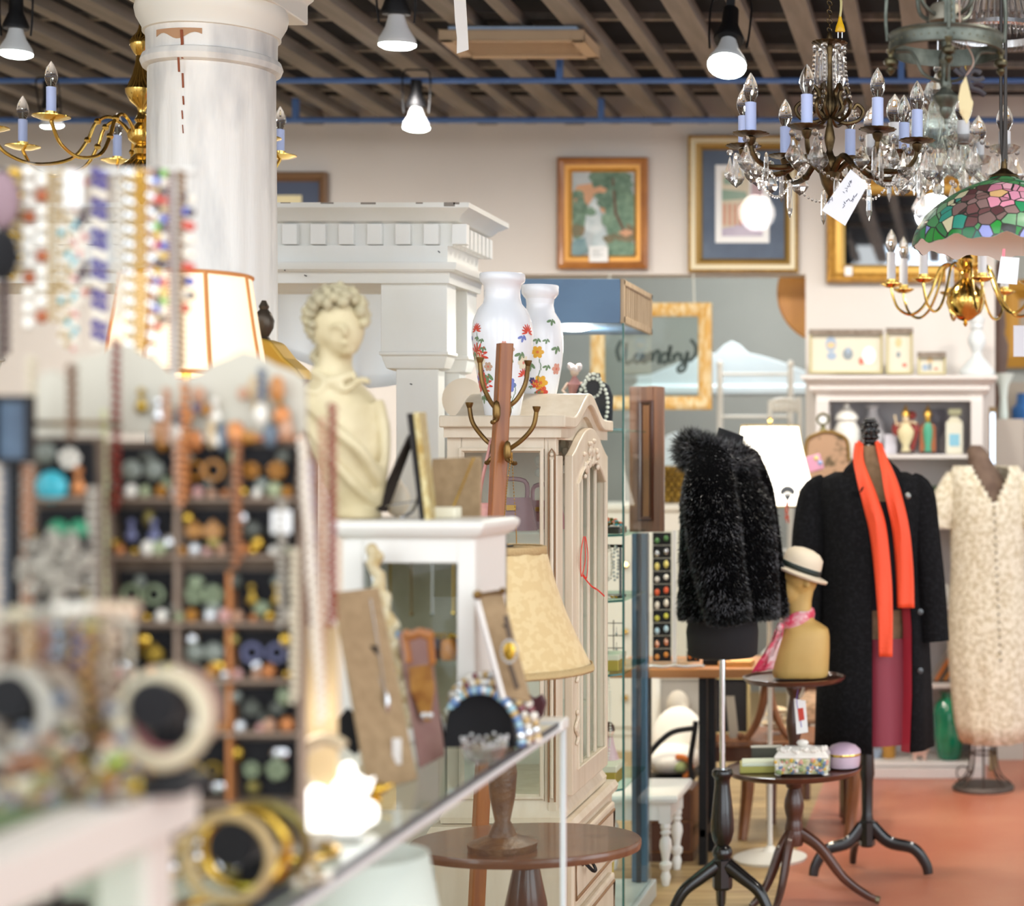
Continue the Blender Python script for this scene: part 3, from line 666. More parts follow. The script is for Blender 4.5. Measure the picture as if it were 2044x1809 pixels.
SKIN = mat('porcelain_skin', '#ecc9b4', .3); PINKC = mat('porcelain_pink', '#d9938c', .3); WHC = mat('porcelain_white', '#f0ece4', .25, coat=.3); GRC = mat('porcelain_green', '#76876a', .3)
MB().lathe([(.05, 0), (.052, .02), (.04, .05), (.02, .085), (.012, .1)], n=20, wob=lambda a, z: 1+.08*cos(a*7)).build('skirt', GRC, t)
MB().lathe([(.012, .098), (.018, .115), (.022, .14), (.012, .155), (.006, .165)], n=14).build('bodice', PINKC, t)
b = MB().ball((0, 0, .178), .014, 10); b.tube([(-.02, 0, .145), (-.035, -.01, .12), (-.02, -.02, .105)], .005, 6).tube([(.02, 0, .145), (.036, -.01, .125), (.022, -.02, .11)], .005, 6); b.build('figure', SKIN, t)
b = MB()
for k in range(14): a = k*2.4; b.ball((.016*cos(a), .014*sin(a), .192+.006*sin(k*1.7)), .008, 6)
b.build('flower_hat', mat('porcelain_hat', '#efd3cb', .4), t)
def jumble(c, rx, ry, h, cols, n, name, label, cat, r=(.004, .008), kind=None, group=None):
    b = MB(); ms = [mat(*q) if isinstance(q, tuple) else q for q in cols]
    for k in range(n):
        a = k*2.399; q = math.sqrt((k+.5)/n); b.m = RN.randrange(len(ms)); rr = RN.uniform(*r)
        b.ball((c[0]+rx*q*cos(a), c[1]+ry*q*sin(a), c[2]+rr+h*(1-q)*RN.random()), (rr, rr, rr*.8), 6)
    return tag(b.build(name, ms), label, cat, group, kind)
TURQ = mat('turquoise_stone', '#3fb3c4', .3); CORAL = mat('coral_stone', '#e2673f', .35); SHELLW = mat('shell_white', '#efe6d6', .3)
c = sh_at(1206, 1, .12); tag(MB().box(-.06, .06, -.06, .06, 0, .02).build('tray', BLACK, loc=(c.x, c.y, c.z), smooth=0, bevel=.003), 'black jewellery tray on the second shelf of the glass tower', 'tray')
jumble(c+Vector((0, 0, .021)), .055, .05, .035, [GOLD, TURQ, CORAL, GOLD, SHELLW], 70, 'bead_necklace', 'heaped gold and turquoise bead necklace on the black tray', 'necklace')
c = sh_at(1200, 2, .14); t = thing('necklace_rail', 'rail of crystal and silver necklaces in the glass tower', 'display stand', c)
b = MB().box(-.07, .07, -.04, .04, 0, .008).cyl((-.06, 0, 0), (-.06, 0, .16), .004, n=8).cyl((.06, 0, 0), (.06, 0, .16), .004, n=8).cyl((-.068, 0, .16), (.068, 0, .16), .005, n=8); b.build('rail', BLACK, t)
DIA = mat('rhinestone', '#e9edf0', .05, .55)
for k in range(6):
    x = -.052+k*.02; cc = c+Vector((x, -.012, 0))
    beads([cc+Vector((.007*sin(a), -.004*abs(cos(a)), .155-.05-.055*cos(a))) for a in [PI+2*PI*q/70 for q in range(71)]], .0034+.0006*(k % 3), [DIA, PEARL, SILVER, DIA, SHELLW, DIA][k], 'hanging_necklace', '%s necklace hanging on the tower rail, %s from the left' % (['rhinestone', 'pearl', 'silver', 'crystal', 'shell', 'glass bead'][k], ['first', 'second', 'third', 'fourth', 'fifth', 'last'][k]), 'necklace', 'necklaces on the rail in the glass tower')
jumble(sh_at(1200, 2, .07)+Vector((0, -.0, 0)), .05, .035, .01, [DIA, SILVER, GOLD, PEARL], 60, 'ring_tray', 'loose rhinestone jewellery heaped below the necklace rail', 'jewellery', (.003, .006), 'stuff')
c = sh_at(1200, 3, .16)
M_GBOX = mat('gold_foil_card', '#cdb457', .35, .5); M_IVB = mat('ivory_card', '#ece6d0', .5)
def giftbox(c, w, d, h, m1, m2, label):
    t = thing('gift_box', label, 'box', c)
    MB().box(-w/2, w/2, -d/2, d/2, 0, h*.68).build('body', m1, t, smooth=0, bevel=.002); MB().box(-w/2-.002, w/2+.002, -d/2-.002, d/2+.002, h*.66, h).build('lid', m2, t, smooth=0, bevel=.002)
giftbox(c+Vector((.0, 0, 0)), .13, .12, .05, M_GBOX, M_IVB, 'gold foil gift box with ivory lid, the upper one in the tower')
tag(MB().prism([(-.05, 0), (.05, 0), (.03, .022), (-.03, .022)], -.03, .03).build('brooch_card', BLACK, loc=(c.x-.03, c.y-.02, c.z+.052), smooth=0), 'black beaded evening clasp on top of the upper gift box', 'jewellery')
t = thing('earring_stand', 'wire earring stand with drop earrings above the gift box', 'display stand', sh_at(1206, 3, .3)); b = MB()
for k in range(5): b.cyl((-.06+k*.03, 0, 0), (-.06+k*.03, 0, .14), .0015, n=5)
for k in range(3): b.cyl((-.06, 0, .05+k*.04), (.06, 0, .05+k*.04), .0015, n=5)
b.build('wire_grid', IRON, t)
for k in range(8):
    e = MB(); zc = .12-.05*(k//4); e.cyl((0, -.004, 0), (0, -.004, -.02), .0008, n=5).ball((0, -.004, -.026), (.004, .003, .007), 6); e.build('earring', [DIA, GOLD, PEARL, SILVER][k % 4], t, loc=(-.05+.03*(k % 4), 0, zc))
c = sh_at(1192, 4, .16); giftbox(c, .14, .13, .06, M_GBOX, M_IVB, 'gold foil gift box on the lowest tower shelf')
t = thing('doll_figurine', 'pink and white doll figurine hanging low in the glass tower', 'figurine', sh_at(1216, 4, .22)); MB().lathe([(.03, 0), (.035, .05), (.018, .1), (.012, .13)], n=16).build('skirt', mat('doll_pink', '#d9b3b8', .5), t); MB().ball((0, 0, .148), .017, 10).build('head', SKIN, t); MB().lathe([(.018, .15), (.016, .165), (.006, .178)], n=12).build('hair', WOODD, t)
for k in range(3):
    x0 = X(1188+k*12, T0+.1); beads([(x0+.01*sin(a), T0+.1, lerp(shz[3]-.012, shz[4]+.08, .5-.5*cos(a))) for a in [2*PI*q/90 for q in range(91)]], .0022+.0006*k, [GOLD, SILVER, PEARL][k], 'chain_necklace', '%s chain hanging under the tower gift box shelf' % ['gold', 'silver', 'pearl'][k], 'necklace')
b = MB().tube(crom([(X(1185, 5.34), 5.34, Z(1555, 5.34)), (X(1205, 5.32), 5.33, Z(1570, 5.33)), (X(1218, 5.32), 5.33, Z(1620, 5.33)), (X(1224, 5.32), 5.33, Z(1680, 5.33)), (X(1218, 5.33), 5.33, .1)], 6), .004, 6)
tag(b.build('lamp_cord', mat('yellow_cord', '#d0b24f', .5)), 'yellow power cord running down inside the glass tower', 'cord')
# ---- brown panel door hung beyond the tower
Yd = 5.83
M_DOORW = mat('brown_door_wood', '#6d4632', .4, 0, '#8a5a3c', 6, stretch=(9, 9, .5), coat=.2)
xa, xb, za, zb2 = X(1256, Yd), X(1325, Yd), Z(1062, Yd), Z(772, Yd)
t = thing('panel_door', 'brown wooden panelled cupboard door hanging beside the glass tower', 'door', (xa, Yd, za)); w, h = xb-xa, zb2-za
b = MB().box(0, .03, 0, .022, 0, h).box(w-.036, w, 0, .022, 0, h).box(.03, w-.036, 0, .022, 0, .04).box(.03, w-.036, 0, .022, h-.05, h); b.build('frame', M_DOORW, t, smooth=0, bevel=.003)
MB().box(.028, w-.034, .008, .016, .03, h-.04).build('panel', mat('orange_brown_veneer', '#a5672f', .4, 0, '#8a5527', 5, stretch=(8, 8, .5)), t, smooth=0)
MB().frame(.028, w-.034, .036, h-.045, [(0, .003), (.006, .006), (.012, 0), (.016, -.006)], 0).build('moulding', WOODD, t, smooth=0)


# ================================================================ fur jacket on a black dress form
YF = 5.5; s = S(1, YF); f0 = Vector((X(1450, YF), YF, 0)); zf = lambda py: Z(py, YF)
M_FUR = [mat('black_fur_skin', '#030304', .95, spec=.05), mat('black_fur', '#050506', .4, spec=.6), mat('grey_fur_and_sheen', '#56565a', .45, spec=.5)]
M_FORM = mat('charcoal_jersey', '#1c1c1f', .9)
t = thing('dress_form', 'black dress form on a chrome pole and black turned tripod base', 'mannequin', f0)
prof = [(1312, 1443, 60, .075), (1306, 1443, 69, .09), (1260, 1442, 72, .11), (1180, 1445, 70, .12), (1080, 1450, 58, .10), (980, 1455, 66, .12), (930, 1450, 58, .13), (905, 1450, 36, .06), (890, 1455, 27, .045), (862, 1460, 25, .042)]
b = MB(); b.loft([[((px-1450)*s+hw*s*cos(a), hd*sin(a), zf(py)+(-.014*cos(a) if py < 900 else 0)) for a in [2*PI*k/28 for k in range(28)]] for py, px, hw, hd in [(a_, b_, c_*(.86 if 900 < a_ < 1200 else 1), d_*(.86 if 900 < a_ < 1200 else 1)) for a_, b_, c_, d_ in prof]]); b.build('torso', M_FORM, t, smooth=60)
x0 = (1442-1450)*s
MB().cyl((x0, 0, zf(1540)), (x0, 0, zf(1308)), 6*s, n=14).build('pole', CHROME, t)
lp = [(17, 1535), (20, 1539), (21, 1546), (18, 1551), (15, 1556), (15, 1566), (19, 1600), (23, 1640), (23, 1660), (19, 1678), (13, 1688), (17, 1692), (20, 1699), (20, 1706), (17, 1711), (17, 1716)]
MB().lathe([(r*s, zf(y)) for r, y in lp[::-1]], c=(x0, 0, 0), n=28).build('baluster', BLACK, t)
MB().lathe([(18*s, zf(1775)), (20*s, zf(1770)), (20*s, zf(1716)), (17*s, zf(1712))], c=(x0, 0, 0), n=8).build('hub', BLACK, t, smooth=20)
MB().cyl((x0-.004, 0, .03), (x0-.004, 0, zf(1770)), .010, n=10).build('stem', BLACK, t)
def tripod(t, x0, s, zf, y_hub, y_knee, reach, angs, m, r=.017, foot=0.0, shape=0):
    for a in angs:
        z1 = zf(y_hub); zk = zf(y_knee); ca, sa = cos(a), sin(a)
        pts = crom([(x0+.02*ca, .02*sa, z1), (x0+reach*.42*ca, reach*.42*sa, z1-(z1-zk)*.42), (x0+reach*.72*ca, reach*.72*sa, zk*.8+.03), (x0+reach*.9*ca, reach*.9*sa, .06), (x0+reach*ca, reach*sa, r*.9)], 5)
        MB().tube(pts, [lerp(r*1.45, r*.85, i/(len(pts)-1)) for i in range(len(pts))], 8).build('leg', m, t, smooth=50)
tripod(t, x0, s, zf, 1728, 1778, .17, (PI*1.12, -PI*.10, PI*.55), BLACK, .017)
jk = thing('fur_jacket', 'short black fur jacket with shaggy collar on the dress form', 'jacket', f0)
def spikes(b, rings, n, ln, wd, down, jit=.5, grey=.05):
    nr, nc = len(rings), len(rings[0])
    for _ in range(n):
        i = RN.randrange(nr-1); j = RN.randrange(nc); k = (j+1) % nc; u, v = RN.random(), RN.random()
        a, c, d, e = Vector(rings[i][j]), Vector(rings[i][k]), Vector(rings[i+1][j]), Vector(rings[i+1][k])
        p = a.lerp(c, u).lerp(d.lerp(e, u), v); du = (c-a); dv = (d-a); nn = du.cross(dv)
        if nn.length < 1e-9: continue
        nn.normalize(); cen = sum((Vector(q) for q in rings[i]), Vector())/nc
        if nn.dot(p-cen) < 0: nn = -nn
        dr = (nn*RN.uniform(.35, 1)*(1-down*.5)+Vector((RN.uniform(-jit, jit), RN.uniform(-jit, jit), -down+RN.uniform(-jit, jit)))).normalized()
        sd = dr.cross(Vector((RN.uniform(-1, 1), RN.uniform(-1, 1), RN.uniform(-1, 1)))).normalized()*wd
        L_ = ln*RN.uniform(.5, 1.3)
        b.m = 2 if (sin(p.x*38+1)+sin(p.z*31+p.x*17)+sin(p.z*57) > .85 and RN.random() < .6) or RN.random() < grey else 1  # grey patches paint in the fur's sheen; loose grey hairs are scattered
        b.add([p-nn*.003+sd, p-nn*.003-sd, p+dr*L_], [(0, 1, 2)])
def ell(cx, hw, hd, z, n=36, tilt=0): return [((cx-1450)*s+hw*s*cos(a), hd*sin(a), z-tilt*cos(a)) for a in [2*PI*k/n for k in range(n)]]
bd = [(1230, 1455, 96, .175), (1222, 1455, 100, .18), (1180, 1455, 99, .18), (1100, 1454, 96, .175), (1040, 1453, 93, .175), (1000, 1450, 89, .175), (965, 1446, 79, .17), (935, 1441, 63, .15), (905, 1440, 50, .11), (895, 1442, 40, .08)]
R_ = [ell(px, hw, hd, zf(py), tilt=(.008 if py < 1000 else 0)) for py, px, hw, hd in bd]
b = MB().loft(R_); spikes(b, R_, 30000, .014, .0016, .8, .38); b.build('body', M_FUR, jk, smooth=60)
def tube_rings(pts, rad, flat, n=24):
    return [[p+u*r*cos(2*PI*k/n)+w*r*f*sin(2*PI*k/n) for k in range(n)] for (p, u, w), r, f in zip(frames(pts), rad, flat)]
def sleeve(pts, rad, cnt):
    pp = crom([((px-1450)*s, y, zf(py)) for px, py, y in pts], 4); rr = [lerp(rad[min(int(i/4), len(rad)-1)], rad[min(int(i/4)+1, len(rad)-1)], (i % 4)/4) for i in range(len(pp))]
    R2 = tube_rings(pp, rr, [.85]*len(pp)); b = MB().loft(R2); spikes(b, R2, int(cnt*1.15), .014, .0016, .78, .4); b.build('sleeve', M_FUR, jk, smooth=60)
sleeve([(1432, 925, -.10), (1432, 975, -.165), (1440, 1050, -.185), (1452, 1130, -.19), (1466, 1200, -.185), (1469, 1222, -.18)], [52*s, 60*s, 62*s, 58*s, 52*s, 49*s], 16000)
sleeve([(1470, 925, .10), (1485, 990, .17), (1500, 1100, .19), (1520, 1215, .18), (1522, 1235, .18)], [48*s, 56*s, 56*s, 48*s, 44*s], 2500)
cr = []
for k in range(30):
    a = 2*PI*k/30; c_ = Vector(((1428-1450)*s+50*s*cos(a), .115*sin(a), zf(914)-.022*cos(a))); out_ = Vector((cos(a), sin(a)*1.2, 0)).normalized()
    cr.append([c_+out_*.042*cos(q)+Vector((0, 0, .052*sin(q))) for q in [2*PI*m_/10 for m_ in range(10)]])
cr.append(cr[0]); b = MB().loft(cr, True, False, False); spikes(b, cr, 15000, .032, .0015, .15, .75, .3); b.build('collar', M_FUR, jk, smooth=60)

# ================================================================ tiered table with bust
YT = 5.76; s = S(1, YT); o = Vector((X(1585, YT), YT, 0)); zf = lambda py: Z(py, YT)
t = thing('tiered_table', 'two tiered round mahogany pedestal table holding the bust above and boxes below', 'table', o)
pie = lambda a, z: 1+.018*abs(cos(a*5))
z1 = zf(1352); MB().lathe([(.03, z1-.03), (.06, z1-.022), (.155, z1-.014), (.163, z1-.006), (.166, z1+.003), (.160, z1+.004), (.155, z1-.003), (.001, z1-.003)], n=80, wob=pie).build('upper_tray', WOODD, t)
z2 = zf(1533); MB().lathe([(.03, z2-.03), (.21, z2-.016), (.219, z2-.008), (.222, z2+.002), (.217, z2+.003), (.212, z2-.003), (.001, z2-.003)], n=80).build('lower_tray', WOODD, t)
MB().lathe([(r*s, zf(y)) for r, y in [(14, 1530), (16, 1515), (10, 1505), (11, 1480), (15, 1458), (16, 1440), (13, 1420), (10, 1400), (9, 1390), (14, 1380), (17, 1372), (14, 1362), (18, 1356)]], n=24).build('upper_column', WOODD, t)
MB().lathe([(r*s, zf(y)) for r, y in [(17, 1665), (19, 1655), (16, 1640), (15, 1632), (18, 1622), (20, 1610), (19, 1596), (14, 1580), (12, 1574), (16, 1570), (18, 1562), (17, 1548), (20, 1540), (22, 1536)]], n=24).build('lower_column', WOODD, t)
MB().lathe([(.001, zf(1690)), (.028, zf(1688)), (.034, zf(1668)), (.03, zf(1655))], n=20).build('hub', WOODD, t)
for a, r in ((-2.25, .2), (-.42, .27), (-1.75, .17)) if 0 else ((PI*1.22, .17), (-.13, .285), (-PI*.60, .16)):
    pts = crom([(.012*cos(a), .012*sin(a), zf(1660)), (r*.30*cos(a), r*.30*sin(a), zf(1690)), (r*.58*cos(a), r*.58*sin(a), .085), (r*.85*cos(a), r*.85*sin(a), .03), (r*1.0*cos(a), r*1.0*sin(a), .014)], 5)
    lg = MB().tube(pts, [lerp(.022, .011, i/(len(pts)-1)) for i in range(len(pts))], 8, flat=.8).build('leg', WOODD, t)
    if a == -.13: MB().tube([pts[-3], pts[-1]], [.0135, .0128], 8).build('toe_cap', mat('tarnished_brass', '#6d6550', .4, .8), lg)
    if r == .285 : pass
# price tag
tt = thing('price_tag', 'white price tag with red square hanging from the tiered table', 'tag', P(1600, 1380, YT-.05)); q0 = P(1600, 1380, YT-.05)
g = lambda px, py, d=0: P(px, py, YT-.05+d)-q0
MB().slab(g(1585, 1395), g(1608, 1399), g(1613, 1462), g(1590, 1466), .0008).build('card', PAPER, tt, smooth=0)
MB().slab(g(1592, 1415, -.002), g(1603, 1413, -.002), g(1606, 1437, -.002), g(1595, 1440, -.002), .0006).build('red_square', mat('tag_red', '#c8402f', .6), tt, smooth=0)
MB().tube(crom([g(1593, 1378), g(1590, 1400), g(1596, 1430), g(1600, 1452)], 4), .0014, 5).build('string', mat('violet_string', '#6a5fb0', .7), tt)
# ---- bust with hat
M_TANB = mat('tan_mannequin', '#c9a662', .5, 0, '#c09c58', 6)
YB = 5.74; s = S(1, YB); zb_ = z1+.0035; ob = Vector((X(1598, YB), YB, zb_)); g = lambda px, py, d=0: P(px, py, YB+d)-ob
t = thing('display_bust', 'tan display bust of a head and shoulders on the tiered table', 'mannequin', ob)
b = MB()
secs = [(1352, 1592, 54, .070), (1340, 1592, 56, .073), (1300, 1596, 54, .072), (1270, 1600, 50, .068), (1255, 1602, 45, .060), (1246, 1600, 34, .05), (1238, 1594, 26, .042), (1225, 1590, 23, .038), (1200, 1590, 24, .038), (1180, 1594, 24, .04)]
b.loft([[((px-1592)*s+hw*s*math.copysign(abs(cos(a))**.75, cos(a)), hd*math.copysign(abs(sin(a))**.75, sin(a)), max(0, Z(py, YB)-zb_)) for a in [2*PI*k/30 for k in range(30)]] for py, px, hw, hd in secs])
hc = g(1598, 1148); b.ball(hc, (.060, .062, .074), 20, 14)
b.ball(g(1580, 1178, -.005), (.040, .045, .052), 16)            # jaw
b.ball(g(1566, 1196, -.006), (.018, .02, .015), 10)            # chin
b.tube([g(1560, 1150, -.012), g(1552, 1172, -.016)], [.008, .013], 8); b.ball(g(1552, 1173, -.016), .0115, 8)   # nose
b.ball(g(1559, 1187, -.012), (.012, .018, .006), 8)             # lips
b.ball(g(1612, 1165, -.058), (.012, .006, .02), 8)             # ear
for d in (-.032, .012): b.ball(g(1566, 1152, d), (.012, .014, .008), 8)
b.build('head_and_shoulders', M_TANB, t, mods=FUSE(.005, 4), smooth=180)
t = thing('hat', 'cream straw bowler hat with dark band on the bust', 'hat', ob)
M_STRAW = mat('cream_felt', '#e3d4bb', .8, bump=.15, bs=300)
T = Matrix.Translation(g(1596, 1140)) @ Matrix.Rotation(.36, 4, 'Y')
b = MB(); b.M = T; b.lathe([(.098, -.012), (.1, -.004), (.092, -.002), (.072, -.004), (.066, .004), (.066, .03), (.062, .055), (.045, .07), (.02, .077), (.001, .078)], n=40, cap=False, sy=.95); b.build('crown_and_brim', M_STRAW, t, smooth=70, mods=(('SOLIDIFY', dict(thickness=.003)),))
b = MB(); b.M = T; b.lathe([(.0685, .004), (.0685, .022)], n=40, cap=False, sy=.95); b.build('band', mat('dark_green_band', '#16231f', .5), t, mods=(('SOLIDIFY', dict(thickness=.002, offset=1)),))
t = thing('neck_scarf', 'pink and white silk scarf knotted round the bust', 'scarf', ob)
M_SCARF = mat('pink_silk_print', '#d8365a', .4, 0, '#f0cfd0', 22, lo=.42, hi=.6, sheen=.2)
b = MB(); rg = []
for k in range(26):
    a = 2*PI*k/26; c_ = g(1590, 1236)+Vector((.049*cos(a), .047*sin(a), .016*cos(a)-.010*sin(a)*0)); out_ = Vector((cos(a), sin(a), 0))
    w_ = 1+.3*sin(a*5); rg.append([c_+out_*(.010*w_)*cos(q)+Vector((0, 0, (.021+.005*sin(a*3))*sin(q))) for q in [2*PI*m_/8 for m_ in range(8)]])
rg.append(rg[0]); b.loft(rg, True, False, False); b.build('wrap', M_SCARF, t, smooth=70)
b = MB(); tl = crom([g(1556, 1252, -.055), g(1548, 1280, -.07), g(1535, 1310, -.072), g(1522, 1340, -.065)], 5)
b.loft([[p+Vector((lerp(.012, .034, i/(len(tl)-1))*q*1.0, -.008*cos(q*5+i*.4), .006*q)) for q in (-1, -.6, -.2, .2, .6, 1)] for i, p in enumerate(tl)], False); b.build('tail', M_SCARF, t, mods=(('SOLIDIFY', dict(thickness=.003)),))
b = MB().ball(g(1557, 1252, -.058), (.014, .012, .016), 10); b.build('knot', M_SCARF, t)
beads([g(1580, 1290, -.078)+Vector((.032*sin(a), .004*abs(sin(a)), .030-.034*cos(a))) for a in [-2.2+4.4*k/80 for k in range(81)]], .0022, mat('tarnished_chain', '#7e7b70', .35, .8), 'pendant_necklace', 'dark chain necklace with pale stone on the tan bust', 'necklace')
# ---- boxes on the lower tray
zt2 = z2-.0016
t = thing('porcelain_box', 'flower encrusted porcelain casket on the lower tray', 'box', P(1602, 1533, 5.66)); t.location.z = zt2
M_FLB = mat('flower_porcelain', '#e8e2cf', .3, 0, '#b9bf86', 60, lo=.4, hi=.62); M_FC = [mat('porc_yellow', '#e0b64f', .35), mat('porc_pink', '#d9a08f', .35), mat('porc_green2', '#8fa06a', .35), mat('porc_blue2', '#6f88a8', .35), WHC]
MB().rect([(-.004, 0.006), (0, .01), (.002, .05), (0, .056)], -.085, .085, -.05, .05).build('body', M_FLB, t, smooth=0, bevel=.006)
b = MB()
for k in range(90):
    b.m = RN.randrange(5); b.ball((RN.uniform(-.085, .085), -.052+RN.uniform(-.003, .003), RN.uniform(.01, .054)), RN.uniform(.004, .008), 6)
b.build('applied_flowers', M_FC, t)
MB().rect([(.002, .056), (.003, .062), (-.01, .08), (-.03, .088), (-.045, .09)], -.085, .085, -.05, .05).build('lid', WHC, t, smooth=0, bevel=.004)
b = MB()
for k in range(60): b.ball((RN.uniform(-.08, .08), RN.uniform(-.05, .02), .078+RN.uniform(0, .008)), RN.uniform(.005, .008), 6)
b.ball((0, 0, .1), (.02, .014, .012), 8); b.build('lid_flowers', WHC, t)
for sx in (-1, 1):
    for sy in (-1, 1): MB().ball((sx*.075, sy*.042, .006), (.012, .01, .006), 8).build('foot', WHC, t)
t = thing('trinket_box', 'round lilac trinket box with domed lid on the lower tray', 'box', (X(1684, 5.76), 5.76, zt2))
M_LIL = mat('lilac_porcelain', '#b9a0b6', .3, 0, '#cbb5c4', 10, coat=.3)
MB().lathe([(.038, 0), (.05, .006), (.054, .03), (.053, .044)], n=36, sx=1.02).build('body', M_LIL, t); MB().lathe([(.0555, .044), (.0565, .048), (.0555, .052)], n=36).build('rim', BRASS, t)
MB().lathe([(.057, .052), (.055, .062), (.04, .076), (.02, .083), (.001, .085)], n=36).build('lid', M_LIL, t)
t = thing('card_box', 'flat green and white card box at the left of the lower tray', 'box', (X(1523, 5.72), 5.72, zt2), .12)
MB().box(-.075, .075, -.05, .05, 0, .026).build('body', mat('lime_card', '#b6b25c', .6), t, smooth=0, bevel=.002); MB().box(-.068, .076, -.051, .051, .022, .032).build('lid', mat('pale_green_card', '#e2ecd8', .6), t, smooth=0, bevel=.002)
t = thing('beaded_box', 'small dark box with white beaded edge behind the card box', 'box', (X(1531, 5.85), 5.85, zt2), .05)
MB().box(-.05, .05, -.035, .035, 0, .058).build('body', mat('dark_green_box', '#4a4a40', .5), t, smooth=0, bevel=.003)
b = MB()
for k in range(13): b.ball((-.048+k*.008, -.034, .062), .0042, 6)
b.build('bead_edge', PEARL, t)

# ================================================================ black coat on a stand
YK = 6.12; s = S(1, YK); o = Vector((X(1742, YK), YK, 0)); zf = lambda py: Z(py, YK); g = lambda px, py, d=0: P(px, py, YK+d)-o
M_COAT = mat('black_boucle_wool', '#101012', .95, 0, '#1e1e21', 90, lo=.45, hi=.7, bump=.6, bs=220, spec=.2)
M_LIN = mat('red_satin_lining', '#b01f35', .35, sheen=.2)
t = thing('dress_stand', 'tan fabric dress form with black carved finial on a black tripod stand', 'mannequin', o)
M_LINEN = mat('tan_linen_form', '#8f7458', .9, 0, '#7d6448', 40)
b = MB(); b.loft([[(hw*s*cos(a)+(px-1742)*s, hd*sin(a), zf(py)) for a in [2*PI*k/28 for k in range(28)]] for py, px, hw, hd in
 [(1440, 1742, 50, .06), (1400, 1742, 66, .09), (1300, 1744, 76, .105), (1200, 1744, 66, .1), (1100, 1744, 70, .108), (1000, 1742, 74, .11), (965, 1740, 62, .085), (940, 1738, 40, .06), (920, 1737, 26, .045), (905, 1737, 22, .04), (890, 1737, 19, .036)]]); b.build('torso', M_LINEN, t, smooth=60)
MB().lathe([(r*s, zf(y)) for r, y in [(19, 905), (21, 900), (20, 890), (16, 886), (12, 884)]], c=((1737-1742)*s, 0, 0), n=24).build('neck_cap', BLACK, t)
b = MB().ball(g(1737, 861), (15*s, 15*s, 23*s), 14)
for k in range(9):
    for j in range(5):
        a = k*2*PI/9+j*.35; ph = -1.0+j*.5; b.ball(g(1737, 861)+Vector((16*s*cos(a)*cos(ph), 16*s*sin(a)*cos(ph), 24*s*sin(ph))), (.0085, .0085, .010), 6)
b.build('finial', BLACK, t, smooth=60)
x0 = (1731-1742)*s
MB().lathe([(r*s, zf(y)) for r, y in [(12, 1650), (14, 1640), (11, 1625), (12, 1560), (15, 1545), (13, 1500), (13, 1430)]], c=(x0, 0, 0), n=20).build('post', BLACK, t)
MB().lathe([(13*s, zf(1690)), (16*s, zf(1686)), (16*s, zf(1640)), (13*s, zf(1636))], c=(x0, 0, 0), n=8).build('hub', BLACK, t, smooth=20)
for a, r in ((PI*1.08, .19), (-.1, .215), (PI*.62, .16)):
    pts = crom([(x0+.015*cos(a), .015*sin(a), zf(1648)), (x0+r*.35*cos(a), r*.35*sin(a), zf(1680)), (x0+r*.75*cos(a), r*.75*sin(a), .10), (x0+r*.95*cos(a), r*.95*sin(a), .05), (x0+r*cos(a), r*sin(a), .012)], 5)
    MB().tube(pts, [lerp(.024, .017, i/(len(pts)-1)) for i in range(len(pts))], 8, flat=.7).build('leg', BLACK, t)
ct = thing('coat', 'long black wool coat with red lining open on the dress form', 'coat', o)
lev = [(942, 1738, 72, .085, -1.75, -1.2), (955, 1738, 100, .115, -1.72, -1.25), (975, 1739, 108, .14, -1.62, -1.2), (1010, 1740, 108, .155, -1.55, -1.05), (1060, 1741, 104, .155, -1.55, -.9), (1150, 1742, 104, .155, -1.55, -.78), (1250, 1743, 110, .165, -1.55, -.76), (1380, 1743, 116, .175, -1.55, -.8), (1490, 1743, 119, .18, -1.55, -.86)]
n = 56; RO, RI = [], []
for py, px, hw, hd, a0, a1 in lev:
    ro, ri = [], []
    for k in range(n+1):
        a = a1+(a0+2*PI-a1)*k/n; f_ = 1+(.03*sin(a*9+1)*(max(0, (py-1050)/440))); zz = zf(py)+(.02*cos(a*1)*0)
        ro.append(((px-1742)*s+hw*s*f_*cos(a), hd*f_*sin(a), zz)); q_ = .94
        ri.append(((px-1742)*s+hw*s*f_*q_*cos(a), hd*f_*q_*sin(a), zz+.004))
    RO.append(ro); RI.append(ri)
MB().loft(RO, False).build('body', M_COAT, ct, smooth=80, mods=(('SOLIDIFY', dict(thickness=.006, offset=-1)),))
MB().loft(RI[2:], False).build('lining', M_LIN, ct, smooth=80)
rv = [[Vector(r[0])+Vector((-.004, -.004, 0)), Vector(r[0])+Vector((-.018, .012, 0)), Vector(r[0])+Vector((-.034, .03, 0))] for r in RO[3:]]
MB().loft(rv, False).build('facing', M_LIN, ct, smooth=60)
def csleeve(pts, rad, name='sleeve'):
    pp = crom([((px-1742)*s, y, zf(py)) for px, py, y in pts], 4); k = len(pp)-1
    rr = [lerp(rad[min(int(i/4), len(rad)-1)], rad[min(int(i/4)+1, len(rad)-1)], (i % 4)/4) for i in range(k+1)]
    MB().loft(tube_rings(pp, rr, [.9]*(k+1), 18)).build(name, M_COAT, ct, smooth=70)
csleeve([(1652, 965, 0), (1628, 990, -.01), (1617, 1060, -.04), (1612, 1160, -.06), (1610, 1270, -.08)], [22*s, 33*s, 34*s, 32*s, 31*s])
csleeve([(1815, 962, 0), (1836, 985, -.01), (1846, 1060, -.03), (1858, 1160, -.05), (1868, 1277, -.06)], [22*s, 30*s, 30*s, 29*s, 27*s])
M_C2 = M_COAT
